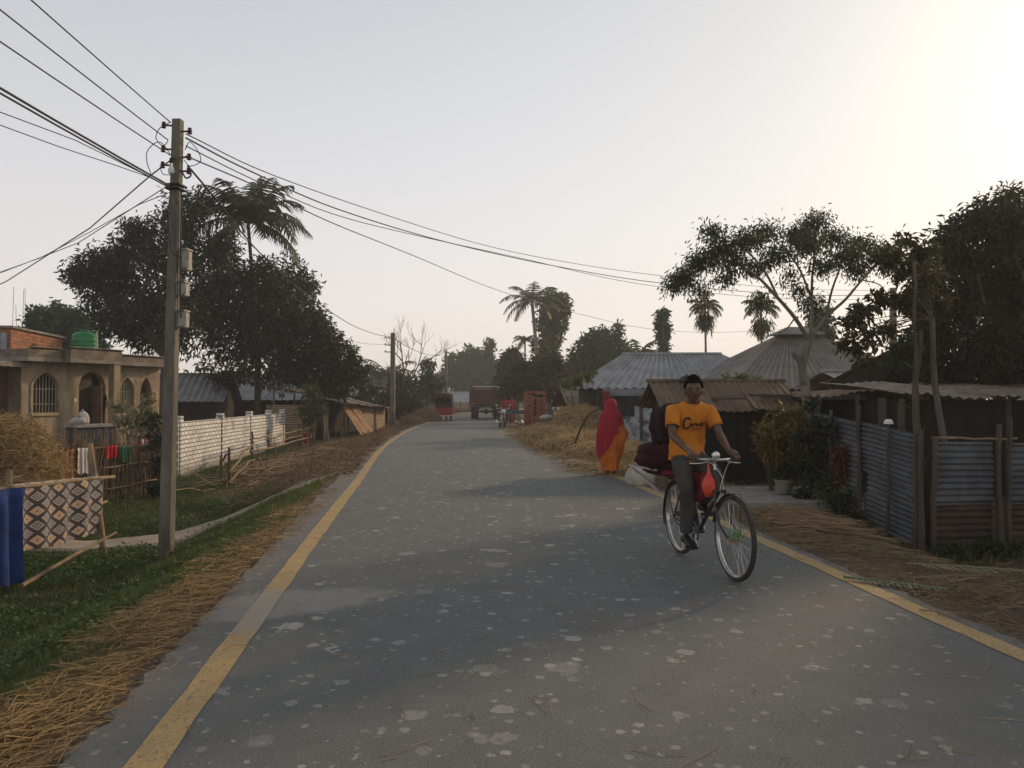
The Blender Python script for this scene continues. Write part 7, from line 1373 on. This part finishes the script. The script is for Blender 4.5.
mb.build('tailgate', mtk, tr, smooth=False)
mb = MB(); mb.box(T3(0, -.05, .86), (2.05, .08, .14)); mb.box(T3(-.45, 2.2, .80), (.14, 5, .2)); mb.box(T3(.45, 2.2, .80), (.14, 5, .2)); mb.tube([T3(-.95, .95, .50), T3(.95, .95, .50)], .07, 8); mb.ell(T3(0, .95, .5), (.18, .2, .18)); mb.build('chassis', mblack, tr, smooth=False)
for x in (-.88, -.62, .62, .88): disc_wheel(tr, T3(x, .95, .48), .48, .22)
for x in (-.85, .85): disc_wheel(tr, T3(x, 4.6, .48), .48, .24)
mb = MB(); mb.box(T3(0, 4.6, 1.55), (2.1, 1.5, 1.5), bev=.06); mb.build('cab', mat('cab_paint', (.50, .42, .34), .6, bump=.1), tr)
for x in (-.75, .75): mb = MB(); mb.box(T3(x, -.10, .87), (.22, .03, .09)); mb.build('tail_light', _mats['tail_lens'], tr, smooth=False); mb = MB(); mb.box(T3(x, .42, .38), (.5, .03, .42)); mb.build('mud_flap', mrub, tr, smooth=False)
mb = MB(); mb.tube([T3(-1.05, 4.2, 1.9), T3(-1.25, 4.2, 1.9)], .02, 5); mb.box(T3(-1.26, 4.2, 1.75), (.14, .05, .34), bev=.015); mb.build('mirror', mpale, tr)
mb = MB(); mb.ell(T3(-.2, 1.6, 1.72), (.95, 1.5, .38), 0, 20, 10, .12, seed=4); o = solo(mb, 'rubble_load', mat('brown_rubble', (.14, .09, .065), .95, (.09, .06, .045), 9, .9), 'brown heap of rubble filling the truck cargo box', 'rubble', T3(-.2, 1.6, 1.1))

# ------------------------------------------------------------ motorcycle and handcart
MX = gpt(502, 37.5); ma = R(-80); mc = thing('motorcycle', 'small dark parked motorcycle with round headlamp facing down the road', 'motorcycle', MX, ma)
def mtorus(c, r, rr): mb = MB(); rings = []
def mwheel(c, r):
    mb = MB(); mb.loft([[c+Vector((math.cos(a)*(r-.04+.04*math.cos(t_)), .04*math.sin(t_), math.sin(a)*(r-.04+.04*math.cos(t_)))) for t_ in [2*math.pi*k/8 for k in range(8)]] for a in [2*math.pi*j/28 for j in range(29)]], cap=False); w2 = mb.build('wheel', mrub, mc, local=True); mb = MB()
    for j in range(8): a = 2*math.pi*j/8; mb.tube([c, c+Vector((math.cos(a)*(r-.06), 0, math.sin(a)*(r-.06)))], .01, 5)
    mb.tube([c-Vector((0, .06, 0)), c+Vector((0, .06, 0))], .04, 8); mb.build('spokes', mchrome, w2, local=True)
mwheel(Vector((-.62, 0, .29)), .29); mwheel(Vector((.62, 0, .29)), .29)
mb = MB(); mb.tube([(-.62, .07, .29), (-.1, .07, .32), (.2, 0, .35), (.38, 0, .74)], .025, 6); mb.tube([(-.62, -.07, .29), (-.1, -.07, .32)], .025, 6); mb.tube([(-.5, 0, .62), (.38, 0, .74)], .028, 6); mb.build('frame', mblack, mc, local=True)
mb = MB(); mb.ell((.12, 0, .76), (.26, .13, .12)); mb.build('fuel_tank', mat('dark_red_tank', (.20, .03, .035), .3, bump=0, spec=.5), mc, local=True); mb = MB(); mb.box((-.32, 0, .77), (.56, .22, .09), bev=.03); mb.build('seat', mblack, mc, local=True); mb = MB(); mb.box((.02, 0, .40), (.30, .20, .28), bev=.04); mb.tube([(.1, -.12, .3), (-.2, -.16, .26), (-.75, -.16, .34)], [.025, .03, .045], 8); mb.build('engine', mchrome, mc, local=True)
mb = MB()
for s in (-1, 1): mb.tube([(.40, s*.07, .80), (.62, s*.07, .29)], .02, 6)
mb.tube([(.30, -.34, .98), (.38, -.18, .96), (.40, 0, .90), (.38, .18, .96), (.30, .34, .98)], .014, 6); mb.build('fork', mchrome, mc, local=True); mb = MB(); mb.ell((.50, 0, .84), (.07, .10, .10)); mb.build('headlamp', mporc, mc, local=True)
for s in (-1, 1): mb = MB(); mb.tube([(.36, s*.24, .97), (.36, s*.32, 1.12)], .008, 5); mb.ell((.36, s*.33, 1.14), (.015, .06, .04)); mb.build('mirror', mchrome, mc, local=True)
mb = MB(); mb.loft([[Vector((.62+math.cos(a)*.33, y, .29+math.sin(a)*.33)) for y in (-.06, 0, .06)]+[Vector((.62+math.cos(a)*.32, y, .29+math.sin(a)*.32)) for y in (.06, 0, -.06)] for a in [R(40+10*j) for j in range(11)]]); mb.build('mudguard', mat('dark_red_tank', (.2, .03, .035)), mc, local=True)
HX = gpt(517, 43); hc = thing('handcart', 'flat wooden handcart with dull teal sides and two spoked wheels beside the brick stack', 'handcart', HX, R(20)); mteal = mat('teal_paint', (.06, .13, .14), .7, (.04, .08, .09), 4, .2)
boxes_l = [((0, 0, .62), (1.7, .95, .05)), ((0, -.46, .72), (1.7, .03, .16)), ((0, .46, .72), (1.7, .03, .16)), ((-.84, 0, .72), (.03, .9, .16))]; mb = MB()
for c, sz in boxes_l: mb.box(c, sz)
mb.build('deck', mteal, hc, smooth=False, local=True); mb = MB(); mb.beam((.8, -.3, .6), (1.7, -.3, .75), .05, .05); mb.beam((.8, .3, .6), (1.7, .3, .75), .05, .05); mb.tube([(1.68, -.32, .75), (1.68, .32, .75)], .025, 6); mb.build('handle', mwood, hc, smooth=False, local=True)
for s in (-1, 1):
    c = Vector((0, s*.56, .36)); mb = MB(); mb.loft([[c+Vector((math.cos(a)*(.34+.02*math.cos(t_)), .02*math.sin(t_), math.sin(a)*(.34+.02*math.cos(t_)))) for t_ in [2*math.pi*k/6 for k in range(6)]] for a in [2*math.pi*j/28 for j in range(29)]], cap=False); w2 = mb.build('wheel', mrub, hc, local=True); mb = MB()
    for j in range(14): a = 2*math.pi*j/14; mb.tube([c, c+Vector((math.cos(a)*.33, 0, math.sin(a)*.33))], .006, 4)
    mb.tube([c-Vector((0, .05, 0)), c+Vector((0, .05, 0))], .03, 8); mb.build('spokes', mchrome, w2, local=True)
mb = MB(); mb.tube([(-.6, 0, .6), (-.65, 0, .02)], .03, 6); mb.tube([(0, -.56, .36), (0, .56, .36)], .025, 6); mb.build('axle', mwood, hc, local=True)
